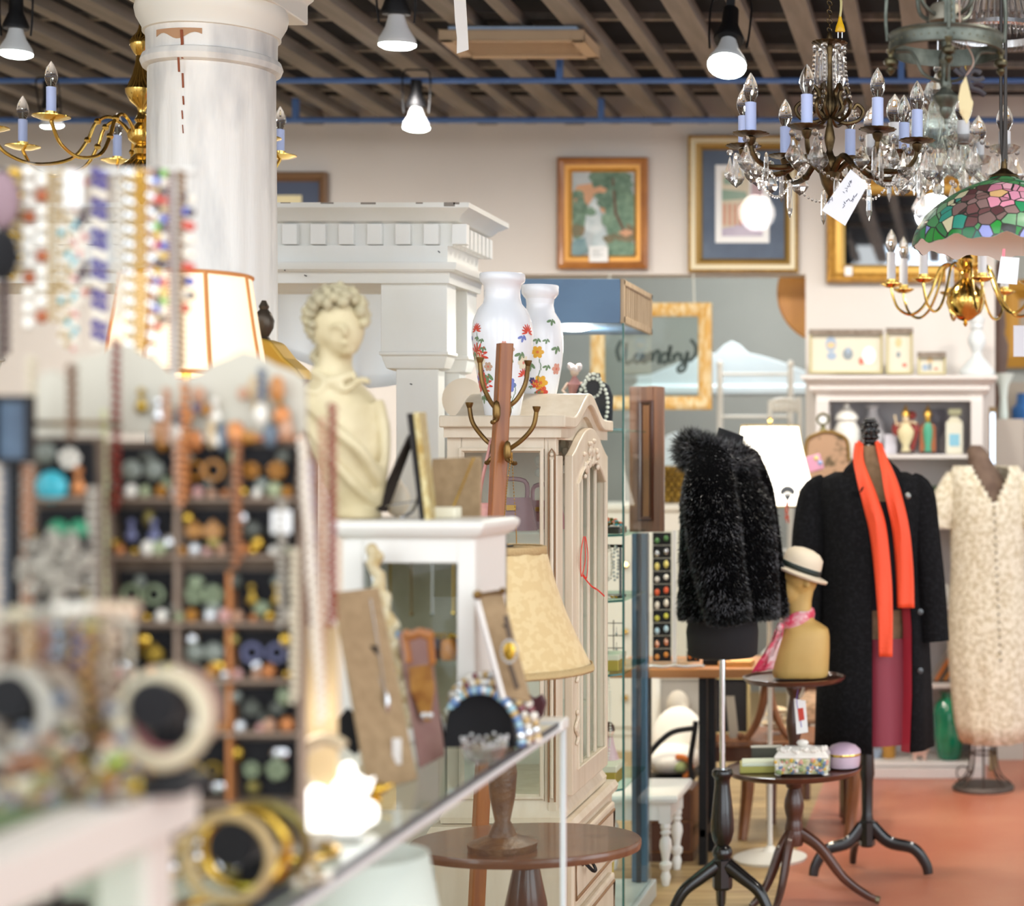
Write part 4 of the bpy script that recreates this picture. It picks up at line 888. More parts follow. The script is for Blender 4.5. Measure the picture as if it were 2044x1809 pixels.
b = MB().loft([[g(1706, 912, .05), g(1698, 925, -.02), g(1672, 945, -.085)], [g(1716, 905, -.02), g(1712, 930, -.10), g(1705, 1000, -.15)], [g(1722, 930, -.06), g(1724, 960, -.125), g(1726, 972, -.155)]], False); b.build('collar', M_COAT, ct, smooth=60, mods=(('SUBSURF', dict(levels=2, render_levels=2)), ('SOLIDIFY', dict(thickness=.008))))
b = MB().loft([[g(1770, 910, .05), g(1782, 925, -.02), g(1806, 945, -.085)], [g(1764, 912, -.02), g(1775, 940, -.10), g(1795, 985, -.14)], [g(1762, 935, -.06), g(1770, 965, -.125), g(1786, 1000, -.15)]], False); b.build('collar', M_COAT, ct, smooth=60, mods=(('SUBSURF', dict(levels=2, render_levels=2)), ('SOLIDIFY', dict(thickness=.008))))
tag(MB().ball((0, 0, 0), (.011, .005, .013), 12).build('brooch', mat('grey_brooch', '#8a8a86', .2, .7), loc=P(1812, 990, YK-.135)), 'oval grey brooch pinned on the right collar of the black coat', 'brooch')
for i, (py, a) in enumerate(((1215, -.55), (1330, -.6))): MB().lathe([(.011, -.003), (.011, .003), (.001, .004)], n=12).build('button', BLACK, ct, loc=(g(1838, py).x, -.135, zf(py))).rotation_euler = (PI/2, 0, .5)
# black knit top and red skirt under the coat
b = MB().loft([[(hw*s*cos(a)+(px-1742)*s, hd*sin(a), zf(py)) for a in [2*PI*k/28 for k in range(28)]] for py, px, hw, hd in [(1214, 1744, 70, .107), (1200, 1744, 69, .105), (1100, 1744, 77, .12), (1000, 1743, 84, .124)]], True, False, False)
tag(b.build('knit_top', mat('black_knit', '#1a1820', .9, bump=.3, bs=200), loc=o, smooth=60), 'short black knit top under the open coat', 'top')
b = MB().loft([[(hw*s*cos(a)*(1+.04*sin(a*8)*(py > 1300))+(px-1742)*s, hd*sin(a)*(1+.04*sin(a*8)), zf(py)) for a in [2*PI*k/64 for k in range(64)]] for py, px, hw, hd in [(1270, 1744, 82, .118), (1330, 1744, 86, .125), (1478, 1743, 98, .14)]], True, False, False)
tag(b.build('skirt', mat('crimson_skirt', '#7d1029', .5, sheen=.2), loc=o, smooth=70), 'crimson skirt under the open black coat', 'skirt')
# orange scarf
M_OR = mat('orange_scarf_silk', '#f4512a', .6, bump=.2, bs=160)
t = thing('long_scarf', 'long bright orange scarf draped round the neck over the black coat', 'scarf', o)
def strip(pts, wds, fold):
    pp = crom([g(px, py, d) for px, py, d in pts], 5); k = len(pp)-1; rr = []
    for i, p in enumerate(pp):
        v = i/k*(len(wds)-1); w_ = lerp(wds[int(v)], wds[min(int(v)+1, len(wds)-1)], v-int(v))*s/2
        rr.append([p+Vector((w_*q, .010*abs(q)+.006*sin(q*fold+i*.25), 0)) for q in (-1, -.7, -.35, 0, .35, .7, 1)])
    MB().loft(rr, False).build('end', M_OR, t, smooth=60, mods=(('SOLIDIFY', dict(thickness=.004)),))
strip([(1714, 884, -.03), (1713, 915, -.075), (1722, 950, -.135), (1737, 1000, -.17), (1752, 1060, -.178), (1762, 1150, -.176), (1767, 1240, -.182), (1768, 1312, -.186)], [16, 20, 24, 32, 36, 34, 32, 28, 26], 3)
strip([(1752, 884, -.03), (1762, 915, -.07), (1774, 950, -.13), (1786, 1000, -.165), (1798, 1060, -.165), (1805, 1140, -.16), (1808, 1214, -.16)], [14, 18, 24, 32, 34, 34, 34, 34], 4)
b = MB().tube(crom([g(1714, 886, -.03), g(1724, 893, .045), g(1740, 895, .055), (g(1752, 886, -.03))], 6), .012, 8, flat=.6); b.build('neck_loop', M_OR, t)

# ================================================================ cream lace dress on wire stand
YD = 7.74; s = S(1, YD); o = Vector((X(1968, YD), YD, 0)); zf = lambda py: Z(py, YD); g = lambda px, py, d=0: P(px, py, YD+d)-o
M_LACE = mat('cream_lace', '#e2d9c4', .85, 0, '#c3b598', 55, lo=.42, hi=.6, bump=.5, bs=90)
t = thing('wire_stand', 'brown papier mache dress form on a dark wire stand with round base', 'mannequin', o)
M_BRF = mat('brown_paper_form', '#5c473a', .8, 0, '#745e4e', 20)
x0 = (1963-1968)*s
b = MB().loft([[((px-1968)*s+hw*s*cos(a), hd*sin(a), zf(py)) for a in [2*PI*k/24 for k in range(24)]] for py, px, hw, hd in [(1440, 1972, 40, .07), (1300, 1972, 56, .12), (1150, 1972, 50, .11), (1040, 1972, 58, .13), (985, 1970, 50, .12), (950, 1966, 34, .09), (920, 1956, 24, .065), (900, 1950, 20, .055), (889, 1948, 10, .03)]]); b.build('torso', M_BRF, t, smooth=60)
MB().lathe([(.136, 0), (.138, .012), (.13, .022), (.10, .026), (.001, .026)], c=(x0, 0, 0), n=40).build('base', mat('grey_iron_base', '#5b514b', .5, .5), t)
b = MB(); M_WIRE = mat('rusty_wire', '#4a3a30', .5, .6)
for k in range(8):
    a = k*PI/4; b.tube(crom([(x0+.12*cos(a), .12*sin(a), .028), (x0+.07*cos(a), .07*sin(a), .08), (x0+.055*cos(a), .055*sin(a), .2), (x0+.05*cos(a), .05*sin(a), .5)], 4), .004, 6)
b.build('wires', M_WIRE, t); b = MB().ring((x0, 0, .16), .058, .004, 20, 6).ring((x0, 0, .30), .053, .004, 20, 6).ring((x0-.09, -.02, .075), .03, .003, 16, 6, ax=(.3, 1, 0)); b.build('hoops', M_WIRE, t)
d = thing('lace_dress', 'long cream lace dress with brown buttons at the right edge', 'dress', o)
lv = [(1478, 1980, 64, .16), (1440, 1978, 72, .16), (1400, 1977, 76, .16), (1300, 1974, 82, .165), (1200, 1972, 78, .15), (1130, 1972, 74, .145), (1050, 1972, 76, .15)]+[(1005-k*2.5, 1971-k*.1, 76-(k*.1 if k < 24 else 2.4+(k-24)*1.4), .15-(.0008*k if k < 15 else .012+.0032*(k-15))) for k in range(31)]
n = 72; rr = []
for py, px, hw, hd in lv:
    r = []
    for k in range(n):
        a = 2*PI*k/n; f_ = 1+.035*sin(a*11)*max(0, (py-1150)/330); zz = zf(py)
        if py < 1005:   # v neck cut at the front
            dd = abs(((a-(-PI/2+.18)+PI) % (2*PI))-PI); lim = lerp(.0, .52, (1005-py)/75)
            if dd < lim: zz -= (1-dd/lim)*.0+0
        r.append(((px-1968)*s+hw*s*f_*cos(a), hd*f_*sin(a), zz))
    rr.append(r)
b = MB(); nn = n; v = [p for r in rr for p in r]; fs = []
for i in range(len(rr)-1):
    for j in range(nn):
        a = 2*PI*(j+.5)/nn; py = (lv[i][0]+lv[i+1][0])/2; dd = abs(((a-(-PI/2+.16)+PI) % (2*PI))-PI)
        if py < 1003 and dd < .03+.55*((1003-py)/70)**1.0: continue
        fs.append((i*nn+j, i*nn+(j+1) % nn, (i+1)*nn+(j+1) % nn, (i+1)*nn+j))
b.add(v, fs); b.build('bodice_and_skirt', M_LACE, d, smooth=70, mods=(('SOLIDIFY', dict(thickness=.005)),))
for pts in ([(1905, 948, 0), (1892, 985, -.01), (1880, 1030, -.02), (1876, 1052, -.02)], [(2034, 948, 0), (2047, 985, -.01), (2058, 1030, -.02), (2062, 1052, -.02)]):
    pp = crom([((px-1968)*s, y, zf(py)) for px, py, y in pts], 4); MB().loft(tube_rings(pp, [lerp(16, 28, min(1, i/5))*s for i in range(len(pp))], [1]*len(pp), 16), True, False, False).build('sleeve', M_LACE, d, smooth=70, mods=(('SOLIDIFY', dict(thickness=.004)),))
bt = MB().ball((0, 0, 0), (.006, .004, .006), 8).build('button', mat('brown_button', '#6f5f47', .4), d, loc=(g(1983, 1010).x, -.158, zf(1010)))
for k in range(1, 21): again(bt, d, (g(1983+k*.6, 0).x, -.158-.0006*min(k, 20)+(.004 if 4 < k < 11 else 0), zf(1010+k*15)))
# ================================================================ white bookcase against the back wall
YB_ = 8.0; g8 = lambda px, py: (X(px, YB_), Z(py, YB_)); q = lambda py: Z(py, YB_)
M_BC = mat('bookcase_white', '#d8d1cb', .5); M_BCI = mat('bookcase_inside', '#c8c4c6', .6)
t = thing('bookcase', 'white painted bookcase with cornice full of ornaments against the back wall', 'bookcase', (0, 0, 0))
bx0, bx1 = X(1628, YB_), X(1962, YB_); y0, y1 = 8.0, 8.33
MB().rect([(0, q(800)), (0, q(790)), (.012, q(785)), (.03, q(778)), (.03, q(770)), (.055, q(760)), (.065, q(757)), (.065, q(750)), (0, q(749))], bx0, bx1, y0+.03, y1-.07).build('cornice', M_BC, t, smooth=30)
b = MB().box(bx0, bx0+.058, y0, y1, .05, q(799)).box(bx1-.055, bx1, y0, y1, .05, q(799)); b.build('side', M_BC, t, smooth=0, bevel=.003)
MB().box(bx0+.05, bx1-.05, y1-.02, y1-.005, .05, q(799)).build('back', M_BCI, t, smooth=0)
bsh = [q(907), q(1048), q(1210), q(1366), q(1522)]
for z in bsh: MB().box(bx0+.03, bx1-.03, y0+.01, y1-.02, z-.02, z).build('shelf', M_BC, t, smooth=0, bevel=.002)
MB().box(bx0-.01, bx1+.01, y0-.012, y1, 0, .05).build('base', mat('grey_white_base', '#cfc6c0', .5), t, smooth=0, bevel=.004)
# --- on top
def pic(name, label, px0, px1, py0, py1, Y, frame_m, mat_m, spots, depth=.02, fw=4, cat='picture', tops=None):
    x0, x1, z0, z1 = X(px0, Y), X(px1, Y), Z(py1, Y), Z(py0, Y); f = S(fw, Y)
    t = thing(name, label, cat, ((x0+x1)/2, Y, z0)); w = (x1-x0)/2; h = z1-z0
    MB().frame(-w, w, 0, h, [(0, -.012), (0, depth*.8), (f*.25, depth), (f*.7, depth*.85), (f, depth*.4), (f, 0)], 0).build('frame', frame_m, t, smooth=0)
    b = MB().box(-w+f*.6, w-f*.6, 0, .010, f*.6, h-f*.6); b.build('mount', mat_m, t, smooth=0)
    b = MB(); ms = []
    for i, (m, u0, u1, v0, v1) in enumerate(spots):
        if m not in ms: ms.append(m)
        b.m = ms.index(m); d = -.0006*(i+1)
        if isinstance(u0, (list, tuple)): b.prism([(lerp(-w+f, w-f, a), lerp(f, h-f, c)) for a, c in u0], d, d+.0005)
        else:
            n = 14; b.prism([(lerp(-w+f, w-f, (u0+u1)/2+(u1-u0)/2*cos(2*PI*k/n)), lerp(f, h-f, (v0+v1)/2+(v1-v0)/2*sin(2*PI*k/n))) for k in range(n)], d, d+.0005)
    if spots: b.build('print', ms, t, smooth=0)
    if tops: MB().box(-w-.002, w+.002, -.022, .012, h-.02, h+.004).build('top_rail', tops, t, smooth=0)
    return t
PB = mat('print_blue', '#9aa9bd', .6); PO = mat('print_ochre', '#d6b98a', .6); PR = mat('print_red', '#c9705f', .6); PG = mat('print_grey', '#8a9296', .6); PW = mat('print_white', '#f7f5ee', .6)
M_IVF = mat('ivory_gold_frame', '#c9bd8a', .45); M_IVM = mat('ivory_mount', '#d5cebb', .7); M_DKT = mat('dark_carved_rail', '#6b5a4a', .5, 0, '#8f8172', 40)
pic('framed_print', 'wide framed print of a blue chair on top of the bookcase', 1616, 1762, 660, 746, 8.08, M_IVF, M_IVM, [(PB, .2, .36, .5, .9), (PO, .22, .34, .6, .75), (PB, .22, .36, .3, .5), (PG, .45, .6, .3, .6), (PB, .5, .56, .45, .62), (PR, .68, .76, .18, .36), (PW, .73, .93, .18, .65)], tops=M_DKT)
pic('framed_print', 'tall narrow framed flower print on top of the bookcase', 1769, 1822, 657, 747, 8.08, M_IVF, M_IVM, [(PO, .3, .6, .6, .85), (PG, .35, .55, .35, .5), (PR, .62, .82, .12, .22)], tops=M_DKT)
pic('framed_print', 'smallest framed print on top of the bookcase', 1832, 1888, 705, 748, 8.08, M_IVF, M_IVM, [(PO, .3, .55, .45, .9), (PB, .1, .35, .1, .5), (PG, .35, .5, .1, .6), (PR, .6, .75, .15, .3)], tops=M_DKT)
s = S(1, 8.1); tag(MB().lathe([(r*s, z*s) for r, z in [(34, 0), (36, 3), (36, 10), (30, 18), (20, 30), (12, 38), (9, 46), (13, 56), (18, 66), (18, 76), (13, 86), (10, 92), (14, 97), (12, 103), (16, 112), (16, 118)]], n=30).build('candlestick', mat('chalk_white', '#d3d8d8', .6), loc=(X(1950, 8.1), 8.1, q(749)-.0005)), 'large turned white candlestick at the right end of the bookcase top', 'candlestick')
# --- inside
def onshelf(px, k, Y=8.12): return (X(px, Y), Y, bsh[k]+.0008)
s = S(1, 8.12)
def jar(label, px, k, prof, m, name='jar', cat='jar', Y=8.12, lid=None, lm=None):
    t = thing(name, label, cat, onshelf(px, k, Y)); MB().lathe([(r*s, z*s) for r, z in prof], n=26).build('body', m, t)
    if lid: MB().lathe([(r*s, z*s) for r, z in lid], n=26).build('lid', lm or m, t)
    return t
M_CHW = mat('glazed_white', '#e9e6dd', .25, coat=.3); M_CHG = mat('white_grey_glaze', '#d9d8da', .3)
jar('white lidded ginger jar on the upper bookcase shelf', 1690, 0, [(16, 0), (22, 8), (26, 30), (26, 50), (20, 62), (17, 66)], M_CHW, lid=[(20, 66), (24, 70), (22, 78), (14, 88), (7, 92), (6, 100), (1, 102)])
jar('tall white footed vase behind the black finial in the bookcase', 1742, 0, [(16, 0), (20, 6), (26, 40), (22, 66), (11, 80), (10, 92), (17, 97), (16, 99)], M_CHG, 'vase', 'vase', 8.22)
jar('clear glass goblet vase between figurine and bottle', 1870, 0, [(14, 0), (14, 3), (4, 8), (5, 30), (18, 50), (20, 80), (16, 92)], pane('goblet_glass', '#e6e6ea', .2), 'vase', 'vase', 8.22)
def deity(label, px, k, red):
    t = thing('temple_figurine', label, 'figurine', onshelf(px, k, 8.1)); gold = mat('gilded_figure', '#c9a04a', .35, .7); body = mat('garnet_robe', '#8a2f28', .5) if red else mat('orange_brown_wings', '#b5673a', .5); leg = mat('cream_gilt_robe', '#d8cba0', .5) if red else mat('jade_robe', '#4aa07f', .4)
    MB().box(-16*s, 16*s, -.03, .03, 0, 5*s).build('base', mat('dark_plinth', '#3a2322', .5), t, smooth=0)
    if red:
        MB().lathe([(10*s, 5*s), (6*s, 16*s), (15*s, 34*s), (17*s, 46*s), (9*s, 58*s), (4*s, 62*s)], n=16, sy=.6).build('robe', leg, t)
        b = MB()
        for sx in (-1, 1): b.ball((sx*17*s, .01, 50*s), (11*s, .012, 15*s), 10)
        b.ball((12*s, .012, 78*s), (9*s, .012, 9*s), 10); b.tube([(8*s, .01, 66*s), (20*s, .012, 40*s), (12*s, .012, 8*s)], .012, 8); b.build('cloak', body, t)
        b = MB().tube([(-4*s, 0, 62*s), (-18*s, -.01, 58*s), (-22*s, -.01, 78*s)], .005, 6).tube([(4*s, 0, 62*s), (16*s, -.01, 64*s), (22*s, -.01, 60*s)], .005, 6).ball((0, 0, 70*s), (7*s, 7*s, 9*s), 10); b.build('figure', mat('pale_gilt_skin', '#e0c9a2', .4), t)
    else:
        MB().lathe([(8*s, 5*s), (6*s, 16*s), (9*s, 34*s), (10*s, 46*s), (8*s, 58*s), (4*s, 64*s)], n=16, sy=.6).build('robe', leg, t)
        b = MB().prism([(-16*s, 5*s), (16*s, 5*s), (15*s, 54*s), (9*s, 62*s), (-9*s, 62*s), (-15*s, 54*s)], .012, .022); b.build('wings', body, t, smooth=0); MB().ball((0, 0, 70*s), (6*s, 6*s, 9*s), 10).build('figure', gold, t)
    MB().lathe([(9*s, 76*s), (7*s, 84*s), (4*s, 89*s), (2*s, 94*s), (.5*s, 99*s)], n=12).build('crown', gold, t)
deity('gilded temple dancer figurine with dark red cloak in the bookcase', 1808, 0, True); deity('gilded temple figurine in jade green robe in the bookcase', 1852, 0, False)
t = thing('bottle', 'square clear bottle with blue label at the right of the upper shelf', 'bottle', onshelf(1905, 0, 8.09))
MB().rect([(-.002, 0), (0, 4*s), (0, 62*s), (-.02, 72*s), (-.024, 84*s), (-.022, 88*s)], -17*s, 17*s, -.025, .025).build('body', mat('frosted_bottle', '#d3cdb6', .25, coat=.4), t, smooth=0, bevel=.004); MB().box(-10*s, 10*s, -.027, -.0255, 16*s, 40*s).build('label', mat('sky_blue_label', '#86bcd0', .6), t, smooth=0); MB().box(-12*s, 14*s, -.02, .02, 78*s, 90*s).build('stopper', mat('olive_stopper', '#9a9878', .6), t, smooth=0, bevel=.003)
tag(MB().box(-12*s, 12*s, -.03, .03, 0, 40*s).build('small_box', mat('pale_lilac_box', '#d6d2da', .6), loc=onshelf(1778, 0, 8.18), smooth=0, bevel=.002), 'small pale box left of the red cloaked figurine', 'box')
tag(MB().lathe([(.001, .0), (.06, .002), (.085, .012), (.09, .016)], n=36).build('glass_plate', pane('green_plate_glass', '#dfeadf', .25), loc=onshelf(1868, 1, 8.17), smooth=60, mods=(('SOLIDIFY', dict(thickness=.003)),)), 'large clear glass plate leaning on the second bookcase shelf', 'plate').rotation_euler = (PI/2-.25, 0, 0)
bpy.data.objects['glass_plate'].location.z = bsh[1]+.087
jar('brown and white crock on the second bookcase shelf', 1858, 1, [(10, 0), (14, 4), (15, 30), (12, 44), (9, 48)], mat('salt_glaze', '#bfae8c', .4), 'crock', 'crock', 8.06)
jar('white lidded sugar bowl on the third bookcase shelf', 1882, 2, [(10, 0), (16, 6), (18, 22), (14, 32)], M_CHW, 'sugar_bowl', 'bowl', 8.08, [(15, 32), (10, 40), (3, 44), (3, 48)])
BK = [('#8a7f76', 'grey'), ('#c9722f', 'orange'), ('#4d4740', 'dark brown'), ('#c47c34', 'rust'), ('#6d86a0', 'blue')]
for k, (c, nm) in enumerate(BK):
    t = thing('book', nm+' book leaning in the row on the fourth bookcase shelf', 'book', (X(1862+k*9, 8.06), 8.06, bsh[3]+.004), 0, 'leaning books in the bookcase')
    T = Matrix.Rotation(.55, 4, 'Y'); b = MB(); b.M = T; b.box(-.016, 0, .0, .12, 0.0, .15); b.build('cover', mat('book_'+nm.replace(' ', '_'), c, .6), t, smooth=0, bevel=.0015)
    b = MB(); b.M = T; b.box(-.0135, -.0025, .002, .118, .145, .151); b.build('pages', PAPER, t, smooth=0)
    t.location.x += 0
jar('large emerald green glass vase on the bottom bookcase shelf', 1895, 4, [(18, 0), (24, 6), (31, 50), (33, 90), (28, 112), (17, 122), (15, 128), (20, 132), (19, 134)], mat('emerald_glass', '#0e8a62', .08, coat=.6, col2='#0b6b4d', vs=10), 'vase', 'vase', 8.08)
t = thing('piggy_bank', 'pale pink pottery pig on the bottom bookcase shelf', 'ornament', onshelf(1836, 4, 8.08)); b = MB().ball((0, 0, 20*s), (20*s, .03, 15*s), 14); b.ball((-18*s, -.01, 20*s), (6*s, .015, 6*s), 8); b.build('body', mat('pink_pottery', '#dcb4a4', .4), t)
b = MB()
for sx in (-1, 1):
    for sy in (-1, 1): b.cyl((sx*10*s, sy*.015, 0), (sx*10*s, sy*.015, 12*s), .008, n=8)
b.build('legs', mat('pink_pottery', '#dcb4a4', .4), t)
jar('amber glass tumbler on the bottom bookcase shelf', 1774, 4, [(12, 0), (14, 3), (15, 38), (16, 42)], mat('amber_glass', '#b5822c', .15, coat=.5), 'tumbler', 'glass')
jar('small blue and white bowl beside the amber tumbler', 1748, 4, [(8, 0), (14, 10), (16, 16)], mat('blue_white_ware', '#9fb0c4', .3), 'bowl', 'bowl')

# ================================================================ pictures on the wall
YW = WALLY-.012
def wallpic(name, label, px0, px1, py0, py1, prof, m_list, cat='painting'):
    x0, x1, z0, z1 = X(px0, YW), X(px1, YW), Z(py1, YW), Z(py0, YW)
    t = thing(name, label, cat, ((x0+x1)/2, WALLY-.014, z0)); w = (x1-x0)/2; h = z1-z0
    for nm, m, pr in m_list(S(1, YW)): MB().frame(-w, w, 0, h, pr, 0).build(nm, m, t, smooth=30)
    MB().box(-w+.01, w-.01, .004, .013, .01, h-.01).build('backing', mat('brown_backing', '#6b5a48', .8), t, smooth=0)
    return t, w, h
M_OAK = mat('orange_oak_frame', '#b5763a', .35, 0, '#9a5f2c', 8, coat=.2); M_GFR = mat('worn_gold_frame', '#b58f46', .4, .45, '#9a7430', 30, bump=.3, bs=120); M_CFR = mat('cream_slip', '#e2d7b8', .5); M_DGF = mat('deep_gold_slip', '#8d6e34', .4, .4)
def canvas(t, w, h, i0, base, patches, name='canvas'):
    W_, H_ = w-i0, h-2*i0
    b = MB().box(-W_, W_, -.004, .004, i0, h-i0); ms = [base]
    for i, (m, pts) in enumerate(patches):
        if m not in ms: ms.append(m)
        b.m = ms.index(m); d = -.004-.0005*(i+1); b.prism([(lerp(-W_, W_, a), lerp(i0, h-i0, c)) for a, c in pts], d, d+.0004)
    return b.build(name, ms, t, smooth=0)
def blob(cx, cy, rx, ry, n=13, j=.25):
    return [(min(1, max(0, cx+rx*cos(2*PI*k/n)*(1+RN.uniform(-j, j)))), min(1, max(0, cy+ry*sin(2*PI*k/n)*(1+RN.uniform(-j, j))))) for k in range(n)]
t, w, h = wallpic('landscape_painting', 'small landscape painting of a woodland waterfall in orange oak frame', 1115, 1295, 316, 538, None,
  lambda s: [('outer_frame', M_OAK, [(0, 0), (0, .03), (5*s, .04), (14*s, .03), (17*s, .028)]), ('gilt_slip', mat('gilt_slip', '#c98f3c', .35, .3), [(15*s, .03), (22*s, .026), (26*s, .012), (28*s, .008)])])
pt = lambda n, c, c2=None, v=20: mat('paint_'+n, c, .55, 0, c2, v) if c2 else mat('paint_'+n, c, .55)
sk = pt('sky', '#c5cacb', '#b3bec0', 9); gn = pt('green', '#86a288', '#5f7f68', 30); dg = pt('deepgreen', '#4f6e58', '#7a9680', 34); oc = pt('ochre', '#dca980', '#cf9a78', 14); wt = pt('water', '#dfe4e4', '#b5c4c6', 14); tr = pt('trunk', '#6a4c38'); rk = pt('rock', '#8f7a5c', '#6a6a4e', 14); pl = pt('pool', '#5f7f86', '#87a5a8', 12)
pa = [(oc, blob(.35, .72, .35, .16)), (oc, blob(.6, .62, .25, .12)), (gn, blob(.1, .5, .16, .3)), (gn, blob(.75, .55, .3, .35)), (dg, blob(.62, .9, .34, .14)), (dg, blob(.55, .7, .18, .10)), (dg, blob(.07, .42, .1, .22)), (wt, [(.27, .62), (.36, .68), (.44, .6), (.5, .32), (.42, .25), (.2, .3), (.22, .45)]), (wt, [(.36, .3), (.52, .3), (.56, .12), (.4, .0), (.3, .0)]), (rk, blob(.85, .25, .18, .12)), (rk, blob(.1, .3, .12, .08)), (gn, blob(.72, .35, .18, .1)), (gn, blob(.8, .08, .25, .1)), (pl, blob(.12, .1, .14, .12)), (gn, blob(.3, .52, .08, .06)), (oc, blob(.2, .66, .16, .05)), (oc, blob(.45, .78, .1, .04)), (wt, blob(.36, .62, .06, .06)), (dg, blob(.15, .62, .07, .10)), (rk, blob(.6, .2, .1, .05)), (gn, blob(.55, .42, .07, .08)), (tr, [(.64, .92), (.67, .92), (.72, .5), (.88, .26), (.83, .26), (.68, .5)]), (dg, blob(.8, .8, .16, .06)), (dg, blob(.52, .62, .12, .05)), (oc, blob(.86, .27, .1, .04))]
canvas(t, w, h, S(27, YW), sk, pa)
lab = MB().box(-.045, .045, -.046, -.043, .03, .105).build('price_label', PAPER, t, smooth=0, bevel=.002, loc=(-.015, 0, 0)); b = MB()
for k in range(5): b.box(-.03, RN.uniform(.0, .03), -.047, -.046, .055+k*.008, .058+k*.008)
b.build('label_print', mat('grey_ink', '#a9aeae', .8), lab, smooth=0)
t, w, h = wallpic('framed_picture', 'large gold framed street picture with blue grey mount behind the bronze chandelier', 1375, 1594, 272, 545, None,
  lambda s: [('outer_frame', M_GFR, [(0, 0), (0, .03), (3*s, .036), (6*s, .03)]), ('cream_band', M_CFR, [(6*s, .03), (14*s, .034), (15*s, .03)]), ('inner_frame', M_DGF, [(15*s, .03), (20*s, .026), (27*s, .012), (28*s, .006)])])
mt = mat('blue_grey_mount', '#5d6a7c', .7, 0, '#4f5b6e', 6)
W_ = w-S(27, YW)
canvas(t, w, h, S(27, YW), mt, [(PAPER, [(.16, .15), (.81, .15), (.81, .86), (.16, .86)])], 'mount')
a0 = lambda u, v: (lerp(.24, .73, u), lerp(.21, .80, v))
st_w = pt('house', '#d8cdb4', '#c9bda4', 10); sr = pt('shutter', '#c98a72'); sg = pt('awning', '#7f9a86', '#93aa98', 10); sp = pt('street', '#c7bccb', '#b2a6b8', 8); sm = pt('mauve_house', '#b79aa0', '#c2a9ac', 9); ss = pt('pale_sky', '#d9dfe0')
tp = MB(); ms = [ss, st_w, sr, sg, sp, sm]
def add_(m, pts, i): tp.m = ms.index(m); tp.prism([(lerp(-W_, W_, a0(*p)[0]), lerp(S(27, YW), h-S(27, YW), a0(*p)[1])) for p in pts], -.0075-.0004*i, -.0071-.0004*i)
add_(ss, [(0, 0), (1, 0), (1, 1), (0, 1)], 0); add_(st_w, [(0, .12), (.66, .2), (.68, .95), (0, 1)], 1); add_(sp, [(0, 0), (1, 0), (1, .15), (.7, .3), (.3, .15), (0, .12)], 2); add_(sm, [(.72, .3), (1, .14), (1, .95), (.72, .8)], 3)
for k in range(4): add_(sr, [(.03+k*.13, .16), (.1+k*.13, .17), (.1+k*.13, .5), (.03+k*.13, .5)], 4)
add_(sg, [(0, .55), (.62, .58), (.6, .68), (0, .72)], 5); add_(sg, [(.05, .8), (.5, .8), (.45, .88), (.05, .9)], 6)
tp.build('print', ms, t, smooth=0)
MB().box(-W_, W_, -.0135, -.0125, S(27, YW), h-S(27, YW)).build('glazing', pane('picture_glass', '#ffffff', .06), t, smooth=0)
t, w, h = wallpic('gilt_mirror', 'wide mirror in ornate gilt frame on the right of the back wall', 1650, 1964, 352, 566, None,
  lambda s: [('outer_frame', mat('ornate_gilt', '#c2903a', .4, .45, '#9d6f24', 40, bump=.7, bs=70), [(0, 0), (0, .03), (4*s, .05), (14*s, .045), (19*s, .03)]), ('inner_frame', mat('pale_gilt', '#d3a650', .4, .4), [(19*s, .03), (30*s, .034), (34*s, .02), (37*s, .008)])])
MB().box(-w+S(34, YW), w-S(34, YW), -.006, .0, S(34, YW), h-S(34, YW)).build('mirror_glass', mat('mirror_silver', '#c9d3dd', .02, 1.0), t, smooth=0)
b = MB(); r_ = S(1, YW)
for i in range(150):
    u = i/150*(2*w+2*h)*1.0; per = u
    if per < 2*w: p = (-w+per, 0)
    elif per < 2*w+h: p = (w, per-2*w)
    elif per < 4*w+h: p = (w-(per-2*w-h), h)
    else: break
    b.ball((max(-w+10*r_, min(w-10*r_, p[0])), -.048, max(10*r_, min(h-10*r_, p[1]))), (4.5*r_, .008, 4.5*r_), 6)
for i in range(24): b.ball((-w+10*r_, -.048, 12*r_+i*(h-24*r_)/23), (4.5*r_, .008, 4.5*r_), 6)
b.build('carved_beading', mat('ornate_gilt', '#c2903a'), t)
MB().box(-.018, .018, -.0525, -.051, -.0, .045).build('price_tag', PAPER, t, smooth=0, bevel=.002, loc=(-w+S(45, YW), 0, .03))
t, w, h = wallpic('framed_picture', 'dark framed picture with navy mount half hidden behind the white column', 440, 656, 345, 560, None,
  lambda s: [('frame', mat('walnut_gilt_frame', '#7a5c42', .4), [(0, 0), (0, .03), (4*s, .036), (10*s, .03), (13*s, .026), (16*s, .01), (18*s, .006)])])
canvas(t, w, h, S(16, YW), mat('navy_mount', '#48526a', .6), [(mat('cream_print', '#f0e2b4', .7), [(.1, .1), (.8, .1), (.8, .84), (.1, .84)])], 'mount')

